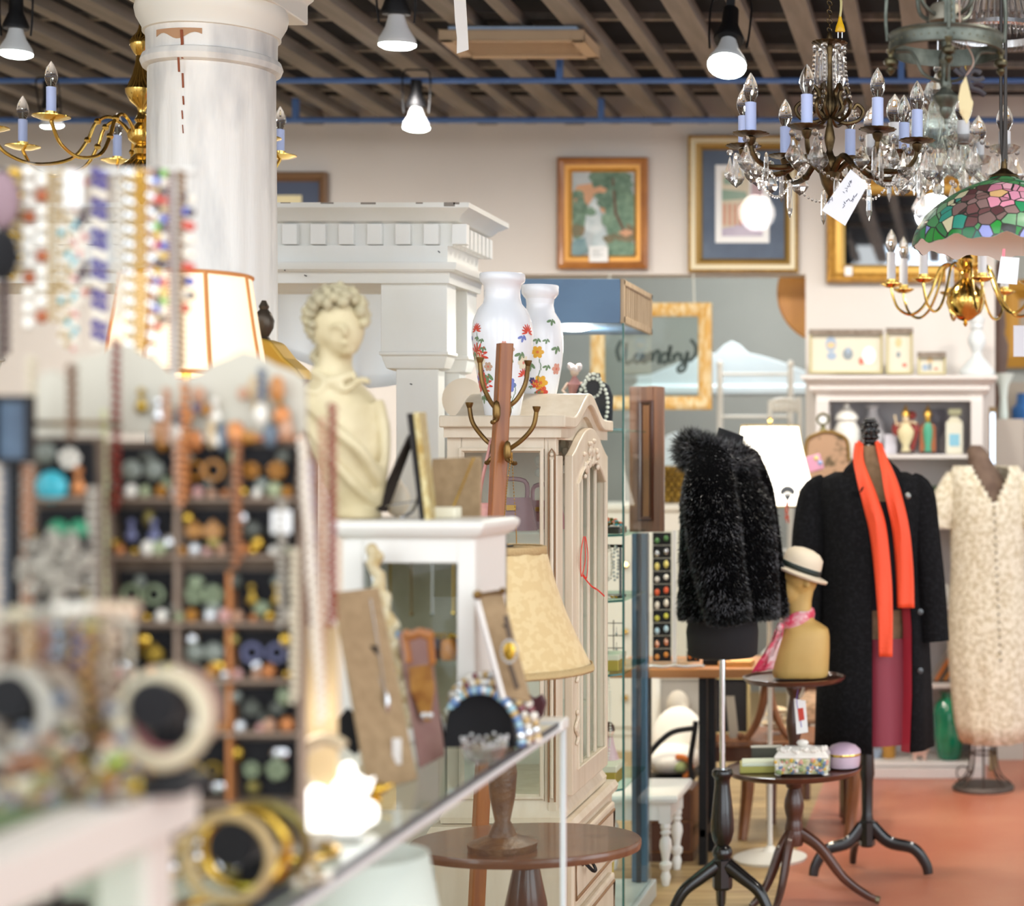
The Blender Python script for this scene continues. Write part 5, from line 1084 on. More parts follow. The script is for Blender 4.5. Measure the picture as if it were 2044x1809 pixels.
# ================================================================ through the opening
# hanging sign: glass in a gilt frame with a hand written word
YS = 8.3; t = thing('hanging_sign', 'gilt framed glass sign with handwritten black lettering hung in the opening', 'sign', (0, YS, 0)); x0, x1, z0, z1 = X(1180, YS), X(1421, YS), Z(818, YS), Z(605, YS)
M_SGF = mat('rubbed_gilt_wood', '#c99a4c', .5, 0, '#dcc79a', 9, lo=.4, hi=.62, stretch=(6, 6, 2))
MB().frame(x0, x1, z0, z1, [(0, -.02), (0, .02), (S(8, YS), .028), (S(18, YS), .02), (S(27, YS), .008), (S(27, YS), -.01)], 0).build('frame', M_SGF, t, smooth=30, bevel=.002)
MB().box(x0+.04, x1-.04, -.003, .0, z0+.04, z1-.04).build('pane', pane('sign_glass', '#f6faf8', .08), t, smooth=0)
b = MB(); M_INK = mat('black_sign_ink', '#2c3a36', .6)
def script(strokes, m=None):
    for st in strokes: b.tube([Vector((X(px, YS), -.005, Z(py, YS))) for px, py in [(p.x, p.z) for p in crom([(a, 0, c) for a, c in st], 5)]], .0085, 6, flat=.35)
script([[(1297, 722), (1300, 704), (1302, 722)], [(1302, 720), (1308, 704), (1316, 702), (1315, 722), (1319, 724)],
        [(1334, 707), (1325, 706), (1320, 718), (1328, 724), (1335, 712), (1339, 690), (1335, 716), (1341, 723)], [(1345, 707), (1346, 722)], [(1346, 714), (1352, 706), (1357, 708)],
        [(1361, 706), (1359, 716), (1364, 721), (1370, 714), (1373, 702)], [(1373, 702), (1371, 722), (1366, 738), (1356, 742), (1354, 735), (1362, 728), (1374, 718)], [(1379, 678), (1387, 688), (1390, 700), (1386, 712), (1376, 722)],
        [(1288, 706), (1283, 722), (1290, 722), (1294, 706)], [(1274, 706), (1266, 716), (1272, 724), (1281, 714), (1283, 706), (1282, 724)], [(1250, 684), (1247, 722), (1256, 724), (1262, 719)], [(1240, 680), (1232, 700), (1238, 722)]])
b.build('lettering', M_INK, t)
b = MB().cyl((X(1386, YS), 0, z1), (X(1384, YS), .0, oz), .004, n=6).cyl((X(1215, YS), 0, z1), (X(1217, YS), .0, oz), .004, n=6); b.build('string', mat('pale_cord', '#cfcfc4', .8), t)
tag(MB().lathe([(.24, -.012), (.25, 0), (.24, .012)], n=48).build('wooden_disc', mat('honey_wood_disc', '#b98046', .5, 0, '#d3953f', 3), loc=(X(1652, 8.62), 8.62, Z(585, 8.62)), smooth=40), 'round honey coloured wooden table top hung behind the wall edge', 'disc').rotation_euler = (PI/2, 0, 0)
# pale blue headboard
YH = 9.9; M_PB = mat('pale_blue_paint', '#d3dee2', .5, 0, '#cbd8dd', 4)
t = thing('headboard', 'pale blue painted bed headboard with round crest in the far room', 'headboard', (0, YH, 0)); zf = lambda py: Z(py, YH)
xc = X(1462, YH); half = S(190, YH)
out = [(xc-half, zf(788))]
for i in range(25):
    v = -1+2*i/24; py = 702+48*min(1, abs(v)*1.15)**1.6 if abs(v) > .0 else 702
    if abs(v) < .11: py = 704-22*math.sqrt(max(0, 1-(v/.11)**2))
    out.append((xc+half*v, zf(py)))
out.append((xc+half, zf(788))); b = MB().prism(out, -.03, .03); b.build('panel', M_PB, t, smooth=0, bevel=.006)
b = MB().rect([(0, zf(790)), (.02, zf(786)), (.02, zf(774)), (0, zf(768))], xc-half, xc+half, -.035, .035); b.build('rail', M_PB, t, smooth=0)
for sx in (-1, 1): MB().box(xc+sx*half*.96-.04, xc+sx*half*.96+.04, -.03, .03, 0, zf(785)).build('post', M_PB, t, smooth=0)
# white towel rack and scrolled shelf bracket
YK2 = 9.2; t = thing('towel_rack', 'white painted wooden ladder rack standing before the blue headboard', 'rack', (0, YK2, 0))
for px in (1437, 1578): MB().cyl((X(px, YK2), 0, 0), (X(px, YK2), 0, Z(735, YK2)), S(6, YK2), n=12).ball((X(px, YK2), 0, Z(728, YK2)), (S(7, YK2), S(7, YK2), S(9, YK2)), 10).build('upright', WHITE, t)
for py in (747, 832, 930, 1100): MB().cyl((X(1437, YK2), 0, Z(py, YK2)), (X(1578, YK2), 0, Z(py, YK2)), S(3, YK2), n=10).build('rung', WHITE, t)
t = thing('chair_back', 'white wicker chair back with scalloped crest behind the lit lamp', 'chair', (0, 8.95, 0)); Yx = 8.95
b = MB().tube(crom([(X(1537, Yx), 0, .5), (X(1537, Yx), 0, Z(850, Yx)), (X(1543, Yx), 0, Z(803, Yx)), (X(1585, Yx), 0, Z(803, Yx)), (X(1597, Yx), 0, Z(840, Yx)), (X(1597, Yx), 0, .5)], 5), .012, 8); b.build('hoop', WHITE, t)
b = MB()
for k in range(5): b.ball((X(1548+k*10, Yx), 0, Z(812, Yx)), (.02, .01, .03), 8)
b.build('scallops', WHITE, t); MB().box(X(1530, Yx), X(1602, Yx), -.25, .03, .46, .5).build('seat', WHITE, t, smooth=0, bevel=.01)
for px in (1533, 1599):
    for y in (-.23, .0): MB().cyl((X(px, Yx), y, 0), (X(px, Yx), y, .46), .014, n=8).build('leg', WHITE, t)
# low pale blue headboard behind the fur collar, and a gilt basket on a white dresser
t = thing('headboard', 'lower pale blue curved headboard behind the fur jacket', 'headboard', (0, 9.3, 0)); Yx = 9.3
b = MB().prism([(X(px, Yx), Z(py, Yx)) for px, py in [(1318, 1010), (1318, 892), (1330, 870), (1350, 862), (1372, 868), (1395, 862), (1415, 872), (1430, 900), (1430, 1010)]], -.02, .02); b.build('panel', M_PB, t, smooth=0, bevel=.006)
for px in (1322, 1426): MB().box(X(px, Yx)-.02, X(px, Yx)+.02, -.02, .02, 0, Z(1005, Yx)).build('post', M_PB, t, smooth=0)
Yx = 8.75; t = thing('dresser', 'white dresser in the far room behind the fur jacket', 'dresser', (0, Yx, 0)); M_DR = mat('dresser_white', '#e2ded2', .5)
MB().rect([(0, .08), (0, Z(1022, Yx)), (.02, Z(1018, Yx)), (.02, Z(1008, Yx)), (0, Z(1006, Yx))], X(1180, Yx), X(1390, Yx), 0, .45).build('body', M_DR, t, smooth=0)
for k in range(3): dd = MB().box(X(1190, Yx), X(1380, Yx), -.012, 0, .12+k*.33, .42+k*.33).build('drawer', M_DR, t, smooth=0, bevel=.004); MB().ball((X(1250, Yx), -.025, .27+k*.33), .016, 8).ball((X(1330, Yx), -.025, .27+k*.33), .016, 8).build('knobs', BRASS, dd)
MB().rect([(-.01, 0), (-.01, .08)], X(1180, Yx), X(1390, Yx), 0, .45).build('plinth', M_DR, t, smooth=0)
t = thing('gilt_basket', 'carved gilt basket on the white dresser in the far room', 'basket', (X(1346, 8.9), 8.9, Z(1006, 8.75)+.0)); b = MB()
for j in range(7):
    for k in range(18): a = 2*PI*(k+.5*(j % 2))/18; b.ball((.10*cos(a), .08*sin(a), .018+j*.026), (.016, .014, .015), 6)
b.build('weave', mat('antique_gilt', '#a8842f', .4, .6, '#7d5f20', 40), t); MB().lathe([(.095, 0), (.1, .19)], n=20, sy=.8).build('liner', mat('dark_gilt', '#6d5420', .5, .4), t)

# ================================================================ work table, stool, chair behind the fur jacket
M_PINE = mat('honey_pine_top', '#b27a45', .4, 0, '#9c6535', 5, stretch=(.6, 6, 6), coat=.15)
Y1, Y2 = 6.2, 6.62; tz1 = Z(1336, Y1); xa, xb = X(1215, Y1), X(1506, Y1)
t = thing('treadle_table', 'honey wood table on black iron legs holding the earring stand', 'table', (0, 0, 0))
MB().box(xa, xb, Y1, Y2, tz1-.032, tz1).build('tabletop', M_PINE, t, smooth=0, bevel=.004)
for x in (X(1404, 6.3), xa+.08):
    b = MB().box(x-.014, x+.014, 6.28, 6.32, 0, tz1-.032).box(x-.014, x+.014, 6.5, 6.54, 0, tz1-.032).box(x-.012, x+.012, 6.28, 6.54, .1, .13); b.build('leg', IRON, t, smooth=0, bevel=.002)
# acrylic earring stand with cards
t = thing('earring_stand', 'clear acrylic earring stand with black cards on the honey wood table', 'display stand', (X(1340, 6.35), 6.35, tz1)); M_ACR = pane('acrylic', '#f4f6f4', .15)
w_ = .062; hh = Z(1058, 6.35)-tz1
MB().box(-w_, w_, -.05, -.047, 0, hh).build('panel', M_ACR, t, smooth=0); MB().box(w_-.003, w_, -.047, .05, 0, hh).build('panel', M_ACR, t, smooth=0); MB().box(-.007+.02, .007+.02, -.056, -.05, 0, hh).build('strip', mat('white_acrylic', '#e9e7e4', .4), t, smooth=0); MB().box(-w_-.01, w_+.01, -.06, .06, -.0, .012).build('base', M_ACR, t, smooth=0)
EC = [('green bead', mat('jade_bead', '#5a8a52', .3)), ('silver drop', SILVER), ('yellow stone', mat('citrine_stone', '#e3d479', .15, coat=.5)), ('pearl', PEARL), ('coral', CORAL), ('white oval', SHELLW), ('lemon stone', mat('lemon_stone', '#d9d45a', .2)), ('pale blue stone', mat('aqua_stone', '#b9d8e6', .1, coat=.5)), ('rose gold', mat('rose_gold', '#d9a58c', .25, .9)), ('amber', mat('amber_stone', '#c8853a', .2))]
CARD = mat('black_card', '#131314', .8)
for i, (nm, m) in enumerate(EC):
    zc = hh-.03-i*(hh-.06)/9.2
    t = thing('earring_card', 'black card with %s earrings, %s from the top of the acrylic stand' % (nm, ['first', 'second', 'third', 'fourth', 'fifth', 'sixth', 'seventh', 'eighth', 'ninth', 'lowest'][i]), 'earring card', (X(1340, 6.35)-.022, 6.35-.054, tz1+zc), 0, 'earring cards on the acrylic stand')
    MB().box(-.036, .030, -.001, .0, -.0225, .0225).build('card', CARD, t, smooth=0)
    for sx in (-1, 1): MB().ball((sx*.016-.003, -.007, -.002+.004*sx), (.009, .005, .011+.002*(i % 3)), 8).build('earring', m, t)
for i, (nm, m) in enumerate((('gold hoop', GOLD), ('white drop', SHELLW), ('crystal', DIA), ('orange bead', mat('orange_bead', '#c9752f', .3)))):
    t = thing('earring_card', 'black card with %s earrings on the right side of the acrylic stand' % nm, 'earring card', (X(1340, 6.35)+w_+.022, 6.35-.05, tz1+.17-i*.045), 0, 'earring cards on the acrylic stand')
    MB().box(-.02, .026, 0, .001, -.02, .02).build('card', CARD, t, smooth=0)
    for sx in (-1, 1): MB().ball((sx*.011+.003, -.006, 0), (.007, .005, .012), 8).build('earring', m, t)
b = MB()
for k in range(46): p = P(1286+k*2.6, 1330+2*sin(k*.5), 6.23); b.ball((p.x, 6.215+.012*sin(k*.35)+.02, tz1+.006), .006, 6)
tag(b.build('rhinestone_collar', DIA), 'sparkling rhinestone necklace lying along the front of the honey wood table', 'necklace')
MB()
tag(MB().box(-.06, .06, -.05, .05, 0, .018).build('wooden_tray', mat('pale_pine', '#cf9a55', .5), loc=(X(1470, 6.32), 6.32, tz1), smooth=0, bevel=.002), 'small pale pine tray on the right end of the honey wood table', 'tray')
tag(MB().box(-.05, .05, -.03, .03, 0, .022).build('jewellery_case', IRON, loc=(X(1432, 6.34), 6.34, tz1), smooth=0, bevel=.003), 'flat black jewellery case beside the chrome pole', 'box')
# white stool with turned legs
M_STW = mat('stool_white', '#ebe8e2', .4); sx0, sx1, sy0, sy1 = X(1172, 5.95), X(1346, 5.95), 5.95, 6.26; sz = .315
t = thing('side_table', 'low white side table with turned legs beside the glass tower', 'table', (0, 0, 0))
MB().rect([(-.01, sz-.03), (.012, sz-.026), (.016, sz-.012), (.01, sz), ], sx0, sx1, sy0, sy1).build('tabletop', M_STW, t, smooth=0, bevel=.003)
MB().rect([(-.02, sz-.09), (-.02, sz-.028)], sx0, sx1, sy0, sy1).build('apron', M_STW, t, smooth=0)
lg = MB(); lg.box(-.02, .02, -.02, .02, sz-.10, sz-.03); lg.lathe([(.012, 0), (.014, .01), (.018, .03), (.012, .05), (.02, .06), (.022, .075), (.012, .085), (.016, .11), (.022, .135), (.02, .155), (.011, .17), (.019, .18), (.014, .19), (.019, .2), (.016, .215)], n=18)
l0 = lg.build('leg', M_STW, t, loc=(sx0+.035, sy0+.035, 0), smooth=35)
for x, y in ((sx1-.035, sy0+.035), (sx0+.035, sy1-.035), (sx1-.035, sy1-.035)): again(l0, t, (x, y, 0))
t = thing('storage_chest', 'low brown wooden chest with drawers under the honey wood table', 'chest', (X(1334, 6.4), 6.42, 0)); MB().box(-.06, .1, -.08, .1, .03, .26).build('body', WOODM, t, smooth=0, bevel=.004); MB().box(-.05, .09, -.088, -.08, .15, .25).build('drawer', mat('chest_drawer', '#5a3220', .4), t, smooth=0, bevel=.003); MB().box(-.05, .09, -.088, -.08, .04, .14).build('drawer', mat('chest_drawer', '#5a3220'), t, smooth=0, bevel=.003); MB().box(-.06, .1, -.08, .1, 0, .03).build('plinth', WOODD, t, smooth=0)
# iron chair with cushions
Yi = 6.85; g = lambda px, py, d=0: (X(px, Yi), d, Z(py, Yi))
t = thing('iron_chair', 'black wrought iron chair with scrolled arm behind the white side table', 'chair', (0, Yi, 0))
b = MB().tube(crom([g(1296, 1505), g(1318, 1480), g(1345, 1461), g(1386, 1454)], 5), .011, 8).tube(crom([g(1389, 1440), g(1386, 1465), g(1378, 1520), g(1380, 1560), g(1370, 1640), g(1366, 1690), g(1370, 1722)], 4), .011, 8)
b.tube(crom([g(1372, 1560), g(1360, 1600), g(1350, 1660), g(1372, 1668), g(1392, 1690)], 4), .009, 8); b.build('arm', IRON, t)
for d in (.0, .34): b = MB().tube(crom([g(1290, 1500, d), g(1288, 1560, d), g(1286, 1680, d), (X(1286, Yi), d, .0)], 4), .011, 8); b.build('leg', IRON, t)
b = MB().tube([g(1375, 1555, .34), (X(1370, Yi), .34, 0)], .011, 8); b.build('leg', IRON, t)
MB().box(X(1285, Yi), X(1378, Yi), -.01, .36, Z(1568, Yi), Z(1560, Yi)).build('seat', IRON, t, smooth=0)
t = thing('cushion', 'round white cushion with orange flower applique on the iron chair', 'cushion', (X(1326, Yi), Yi+.155, Z(1560, Yi)+.002)); M_CU = mat('cream_canvas', '#ece7dc', .85)
MB().ball((0, 0, .062), (.125, .13, .06), 24, 12).build('body', M_CU, t)
b = MB()
for k in range(11): a = .2+k*.26; b.ball((.05+.05*cos(a-1.2), -.118, .045+.042*sin(a-1.2)), (.012, .010, .012), 8)
b.build('petals', mat('orange_applique', '#d97b34', .8), t); MB().ball((.055, -.105, .048), (.03, .02, .026), 12).build('flower_centre', mat('sage_applique', '#a9b77e', .8), t)
t = thing('back_cushion', 'plain cream back cushion on the iron chair', 'cushion', (X(1331, Yi), Yi+.295, Z(1560, Yi)+.002)); MB().ball((0, 0, .125), (.105, .03, .125), 20, 12).build('body', M_CU, t)
# pale plaster head in a white frame beyond
t = thing('framed_relief', 'white frame with plaster head relief standing beyond the iron chair', 'picture', (X(1360, 7.4), 7.4, 0)); Yx = 7.4
x0, x1, z0, z1 = X(1302, Yx)-X(1360, Yx), X(1420, Yx)-X(1360, Yx), Z(1500, Yx), Z(1340, Yx)
MB().frame(x0, x1, z0, z1, [(0, -.02), (0, .02), (.02, .02), (.034, .01), (.034, -.01)], 0).build('frame', M_DR, t, smooth=0); MB().box(x0+.03, x1-.03, 0, .012, z0+.03, z1-.03).build('ground', mat('grey_ground', '#a5a098', .8), t, smooth=0)
b = MB().ball((-.01, -.03, (z0+z1)/2+.03), (.05, .04, .065), 14).ball((.015, -.055, (z0+z1)/2+.005), (.03, .025, .035), 10).ball((0, -.02, z0+.06), (.09, .04, .07), 14); b.build('head', mat('grey_plaster', '#bdb5a6', .8), t, mods=FUSE(.008, 3), smooth=180)
for sx in (x0+.02, x1-.02): MB().box(sx-.015, sx+.015, -.0, .02, 0, z0).build('leg', M_DR, t, smooth=0)
# wooden side table with lyre stand and picture
Ys = 6.75; t = thing('coffee_table', 'brown wooden coffee table with curved legs behind the tiered table', 'table', (0, 0, 0)); zt3 = Z(1487, 6.6)
x0, x1 = X(1408, Ys), X(1715, Ys); MB().rect([(0, zt3-.02), (.008, zt3-.014), (.006, zt3)], x0, x1, 6.66, 7.05).build('tabletop', WOODM, t, smooth=0); MB().rect([(-.03, zt3-.08), (-.03, zt3-.018)], x0, x1, 6.66, 7.05).build('apron', WOODD, t, smooth=0)
for x in (X(1488, 6.7), X(1700, 6.7)): MB().tube(crom([(x, 6.72, zt3-.03), (x+.008, 6.715, zt3*.6), (x-.004, 6.72, zt3*.25), (x-.012, 6.70, .0)], 5), [lerp(.03, .018, i/15) for i in range(16)], 8).build('leg', WOODM, t)
for x in (X(1540, 7.0), X(1690, 7.0)): MB().tube([(x, 7.0, zt3-.03), (x, 7.0, 0)], [.024, .018], 8).build('leg', WOODD, t)
t = thing('easel_picture', 'dark framed picture with easel back standing on the coffee table', 'picture', (X(1456, 6.86), 6.86, zt3)); MB().box(-.075, .075, 0, .015, 0, .22).build('back', mat('black_backing', '#1d1c20', .8), t, smooth=0, bevel=.002); MB().frame(-.08, .08, -.004, .226, [(0, -.016), (0, .008), (.01, .008), (.012, 0)], 0).build('frame', mat('pale_gold_edge', '#b9a878', .5), t, smooth=0)
MB().slab((-.015, -.004, .15), (.02, -.004, .15), (.05, -.10, .0), (.012, -.10, .0), .004).build('easel_strut', mat('grey_strut', '#6d655c', .8), t, smooth=0)
t = thing('lyre_stand', 'curved wooden lyre stand on the coffee table under the tiered table', 'stand', (X(1505, 6.7), 6.72, zt3)); Yx = 6.72; g = lambda px, py: (X(px, Yx)-X(1505, 6.7), 0, Z(py, Yx)-zt3)
MB().tube(crom([g(1478, 1478), g(1492, 1472), g(1512, 1440), g(1524, 1400), g(1530, 1362)], 5), [lerp(.011, .018, i/20) for i in range(21)], 8).ball((g(1478, 1480)[0], 0, .014), .014, 8).build('arm', WOODM, t); MB().tube(crom([g(1590, 1478), g(1572, 1470), g(1554, 1440), g(1540, 1400), g(1534, 1362)], 5), [lerp(.011, .018, i/20) for i in range(21)], 8).ball((g(1590, 1480)[0], 0, .014), .014, 8).build('arm', WOODM, t); MB().box(g(1515, 1360)[0], g(1555, 1360)[0], -.03, .03, g(0, 1366)[2], g(0, 1356)[2]).build('top', WOODM, t, smooth=0, bevel=.004)
b = MB()
for k in range(5): b.ball((RN.uniform(-.02, .03), RN.uniform(-.02, .02), .025+k*.018), (.04, .03, .014), 8)
tag(b.build('linen_stack', mat('cream_linens', '#d8cdb4', .85, 0, '#d9b98a', 20), loc=(X(1546, 6.86), 6.86, zt3)), 'small pile of cream linens on the coffee table', 'linens')

# ================================================================ big lit lamp
YQ = 6.38; lx = X(1537, YQ); t = thing('floor_lamp', 'white floor lamp with large brightly lit shade behind the fur jacket', 'lamp', (lx, YQ, 0)); zf = lambda py: Z(py, YQ); s = S(1, YQ)
M_SHADE = mat('lit_white_shade', '#f6f3ea', .8, emit=1.35, ecol='#fff6e6')
MB().lathe([(lerp(57, 98, (i/10)**1.25)*s, lerp(zf(850), zf(1010), i/10)) for i in range(11)][::-1], n=48, cap=False, wob=lambda a, z: 1-.02*abs(sin(a*4))).build('shade', M_SHADE, t, mods=(('SOLIDIFY', dict(thickness=.003)),))
b = MB()
for k in range(8): a = k*PI/4; b.tube([(lerp(57, 98, (i/10)**1.25)*s*1.005*cos(a), lerp(57, 98, (i/10)**1.25)*s*1.005*sin(a), lerp(zf(850), zf(1010), i/10)) for i in range(11)], .0018, 5)
b.ring((0, 0, zf(850)), 57*s, .0035, 40, 6); b.ring((0, 0, zf(1010)), 98*s, .0035, 48, 6); b.build('shade_seams', mat('gilt_braid', '#c9b27c', .6), t)
MB().cyl((0, 0, .02), (0, 0, zf(849)), 5*s, n=12).build('pole', WHITE, t); MB().lathe([(.13, 0), (.135, .01), (.1, .022), (.03, .03), (.012, .05)], n=30).build('base', WHITE, t); MB().lathe([(.008, zf(850)), (.008, zf(846)), (.004, zf(843)), (.009, zf(839)), (.003, zf(832))], n=12).build('finial', BRASS, t)
b = MB().cyl((-57*s, 0, zf(850)), (57*s, 0, zf(850)), .002, n=6); b.build('spider', BRASS, t)
l = light('bulb_or_added_glow', 'POINT', (0, 0, zf(940)), 10, (1, .87, .68), .05); l.parent = t
# lace fan with orange tassel hanging near the lamp, pink box, carved panel clock
t = thing('lace_fan', 'grey lace fan with orange tassel hanging below the lit shade', 'ornament', P(1572, 988, 6.1)); s = S(1, 6.1); b = MB()
for k in range(9): a = PI/2-.9+1.8*k/8; b.ball((14*s*cos(a), 0, -4*s+16*s*sin(a)), (3.2*s, .003, 6*s), 8); b.tube([(0, 0, -12*s), (14*s*cos(a), 0, -4*s+16*s*sin(a))], .0012, 5)
b.build('leaf', mat('grey_lace', '#6d6f72', .7), t); b = MB()
for k in range(6): b.tube([(0, 0, -10*s), (RN.uniform(-5, 5)*s, 0, -30*s), (RN.uniform(-5, 5)*s, 0, RN.uniform(-58, -40)*s)], .0016, 5)
b.build('tassel', mat('coral_tassel', '#d9705c', .8), t); MB().cyl((0, 0, -12*s), (-8*s, .25, 20*s), .001, n=5).build('cord', IRON, t)
Yx = 7.5; t = thing('tapestry_chair', 'high backed chair covered in brown floral tapestry behind the coat', 'chair', (X(1652, Yx), Yx, 0)); s = S(1, Yx)
M_TAP = mat('floral_tapestry', '#b59274', .9, 0, '#6d5c44', 22, lo=.5, hi=.62, detail=2)
MB().prism([(x*s, Z(py, Yx)) for x, py in [(-46, 1120), (-44, 920), (-40, 880), (-20, 866), (0, 862), (20, 866), (40, 880), (44, 920), (46, 1120)]], -.03, .03).build('backrest', M_TAP, t, smooth=0, bevel=.01); MB().box(-.1, .1, -.40, .03, .38, .47).build('seat', M_TAP, t, smooth=0, bevel=.02)
MB().tube(crom([(x*s, -.03, Z(py, Yx)) for x, py in [(-44, 920), (-40, 880), (-20, 866), (0, 862), (20, 866), (40, 880), (44, 920)]], 4), .007, 8).build('gilt_edge', M_DGF, t)
for x in (-.09, .09):
    for y in (-.37, 0): MB().cyl((x, y, 0), (x, y, .39), .016, n=8).build('leg', WOODD, t)
MB().box(-46*s, 46*s, -.025, .025, .45, Z(1118, Yx)).build('back_support', WOODD, t, smooth=0)
t = thing('ring_clock', 'small round brass framed clock on the top of the tapestry chair', 'clock', (X(1643, Yx), Yx, Z(863, Yx))); MB().ring((0, -.01, 26*s), 11*s, 2.4*s, 28, 8, ax=(0, 1, 0)).build('case', mat('olive_brass', '#6d6846', .4, .7), t); MB().lathe([(10*s, 0), (10*s, .003), (.001, .003)], n=24).build('face', PAPER, t, loc=(0, -.006, 26*s)).rotation_euler = (PI/2, 0, 0); MB().lathe([(.02, 0), (.014, 6*s), (.006, 15*s)], n=12).build('foot', mat('olive_brass', '#6d6846'), t)
t = thing('pink_tin', 'tilted pink tin with coloured flowers beside the lit shade', 'box', P(1625, 925, 7.2), 0); s = S(1, 7.2); t.rotation_euler = (0, -.3, 0); b = MB().box(-16*s, 16*s, -.03, .03, -16*s, 16*s); b.build('body', mat('pink_tin_paint', '#dd9cb8', .4), t, smooth=0, bevel=.004); MB().ball((8*s, -.031, 8*s), (5*s, .003, 5*s), 8).build('yellow_flower', mat('tin_yellow', '#ecd88a', .5), t); MB().ball((13*s, -.031, -3*s), (5*s, .003, 5*s), 8).build('blue_flower', mat('tin_blue', '#9fb3dd', .5), t)
# ================================================================ far right beyond the wall edge
Yx = 9.6
t, = (thing('gilt_picture', 'gold framed picture on the far wall at the right edge', 'picture', (X(2050, Yx), 10.98, 0)),); g = lambda px, py: (X(px, 10.98)-X(2050, Yx), Z(py, 10.98))
(x0, z1), (x1, z0) = g(1996, 560), g(2140, 735); MB().frame(x0, x1, z0, z1, [(0, 0), (0, .04), (.06, .05), (.12, .02), (.12, .0)], 0).build('frame', mat('ochre_gilt', '#b07f2a', .5, .3), t, smooth=0); MB().box(x0+.1, x1-.1, -.01, -.002, z0+.1, z1-.1).build('canvas', mat('grey_canvas', '#a89a88', .8), t, smooth=0)
b = MB().lathe([(.05, 0), (.07, .05), (.07, .2), (.045, .3), (.03, .36), (.05, .4)], n=20)
t = thing('carved_post', 'dark carved wooden newel post at the far right edge', 'post', (X(1994, 9.0), 9.0, 0)); s = S(1, 9.0); MB().lathe([(.06, 0), (.06, .9), (.03, 1.0), (.035, Z(745, 9)), (.045, Z(720, 9)), (.05, Z(690, 9)), (.03, Z(665, 9)), (.035, Z(650, 9)), (.02, Z(560, 9)), (.03, Z(540, 9)), (.01, Z(520, 9))], n=18).build('shaft', mat('dark_carved_wood', '#5f473a', .5), t)
t = thing('blue_pot', 'bright blue glazed pot on the shelf at the right edge', 'pot', (X(2046, 9.6), 9.6, Z(846, 9.6)+.0008)); s = S(1, 9.6); MB().lathe([(22*s, 0), (27*s, 8*s), (27*s, 30*s), (18*s, 40*s), (16*s, 58*s), (18*s, 60*s)], n=24).build('body', mat('cobalt_glaze', '#2f6cb0', .35), t)
t = thing('blue_bottle', 'slim dark blue bottle below the blue glazed pot', 'bottle', (X(2036, 9.6), 9.6, Z(918, 9.6))); MB().lathe([(4*s, 0), (5*s, 3*s), (5*s, 30*s), (2.5*s, 38*s), (2.5*s, 46*s)], n=16).build('body', mat('navy_glass', '#31528f', .2), t)
t = thing('far_shelves', 'grey shelving unit at the right edge of the far room', 'shelf', (0, 0, 0))
for py in (846, 918, 1010, 1150, 1300, 1450): MB().box(X(2000, 9.6), 1.4, 9.45, 9.8, Z(py, 9.6)-.025, Z(py, 9.6)).build('shelf', mat('grey_shelf', '#b5aca0', .7), t, smooth=0)
MB().box(X(2000, 9.6), 1.4, 9.8, 9.82, 0, Z(760, 9.6)).build('back', mat('grey_shelf_back', '#a79b8c', .8), t, smooth=0); MB().box(X(2000, 9.6)-.03, X(2000, 9.6), 9.45, 9.82, 0, Z(760, 9.6)).build('side', mat('grey_shelf', '#b5aca0'), t, smooth=0)
t = thing('standing_mirror', 'narrow silvered standing mirror between bookcase and right edge', 'mirror', (X(1981, 8.2), 8.2, 0)); s = S(1, 8.2); MB().box(-7*s, 8*s, 0, .02, .0, Z(812, 8.2)).build('frame', mat('dull_gilt_frame', '#8d7650', .5), t, smooth=0, bevel=.003); MB().box(-4*s, 5*s, -.004, 0, .1, Z(824, 8.2)).build('glass', mat('mirror_silver', '#c9d3dd'), t, smooth=0)
t = thing('pale_vase', 'pale fluted flaring vase at the right end of the bookcase', 'vase', (X(2003, 8.6), 8.6, Z(846, 9.6))); MB().lathe([(8*s, -.0), (9*s, 10*s), (7*s, 45*s), (10*s, 70*s), (20*s, 92*s), (22*s, 96*s)], n=20, wob=lambda a, z: 1+.05*cos(a*9)).build('body', mat('pale_green_glaze', '#cfd9d2', .4), t); MB().box(-.1, .1, -.1, .1, -Z(846, 9.6), 0).build('pedestal', mat('grey_shelf', '#b5aca0'), t, smooth=0)
# ================================================================ chandeliers
M_TUBEB = mat('pale_blue_candle_sleeve', '#b3bfe6', .45, emit=.06)
M_TUBEW = mat('white_candle_sleeve', '#eeedee', .45)
BULB = glassy('clear_bulb_glass', '#ffffff', 1.2, .0)
FIL = mat('bulb_stem', '#c9c4b4', .4, .3)
def bulb_part(parent, pos, s, h=48, w=13.5):
    b = MB().lathe([(r*s*w/13.5, z*s*h/48) for r, z in [(6, 0), (9, 5), (12.5, 13), (13.5, 20), (12, 29), (8, 38), (4, 44), (1, 48)]], c=pos, n=16); o = b.build('bulb', BULB, parent)
    MB().cyl(Vector(pos), Vector(pos)+Vector((0, 0, 16*s)), 1.6*s, n=6).build('filament', FIL, o)
    return o
def pend(s, w=19, h=60):
    return MB().lathe([(r*w*s, z*h*s) for r, z in [(.02, 0), (.22, -.10), (.42, -.3), (.95, -.60), (1.0, -.68), (.7, -.84), (.02, -1)]], n=8, sy=.42, cap=True)
def spear(s, w=6, h=74):
    return MB().lathe([(r*w*s, z*h*s) for r, z in [(.1, 0), (.55, -.05), (.8, -.15), (1, -.72), (.75, -.86), (.02, -1)]], n=6, sy=.7)
def strand(b, pts, r, step):
    pts = [Vector(p) for p in pts]; d = 0; last = pts[0]; b.ball(last, (r, r, r*1.2), 6)
    for p in pts[1:]:
        if (p-last).length >= step: b.ball(p, (r, r, r*1.25), 6); last = p
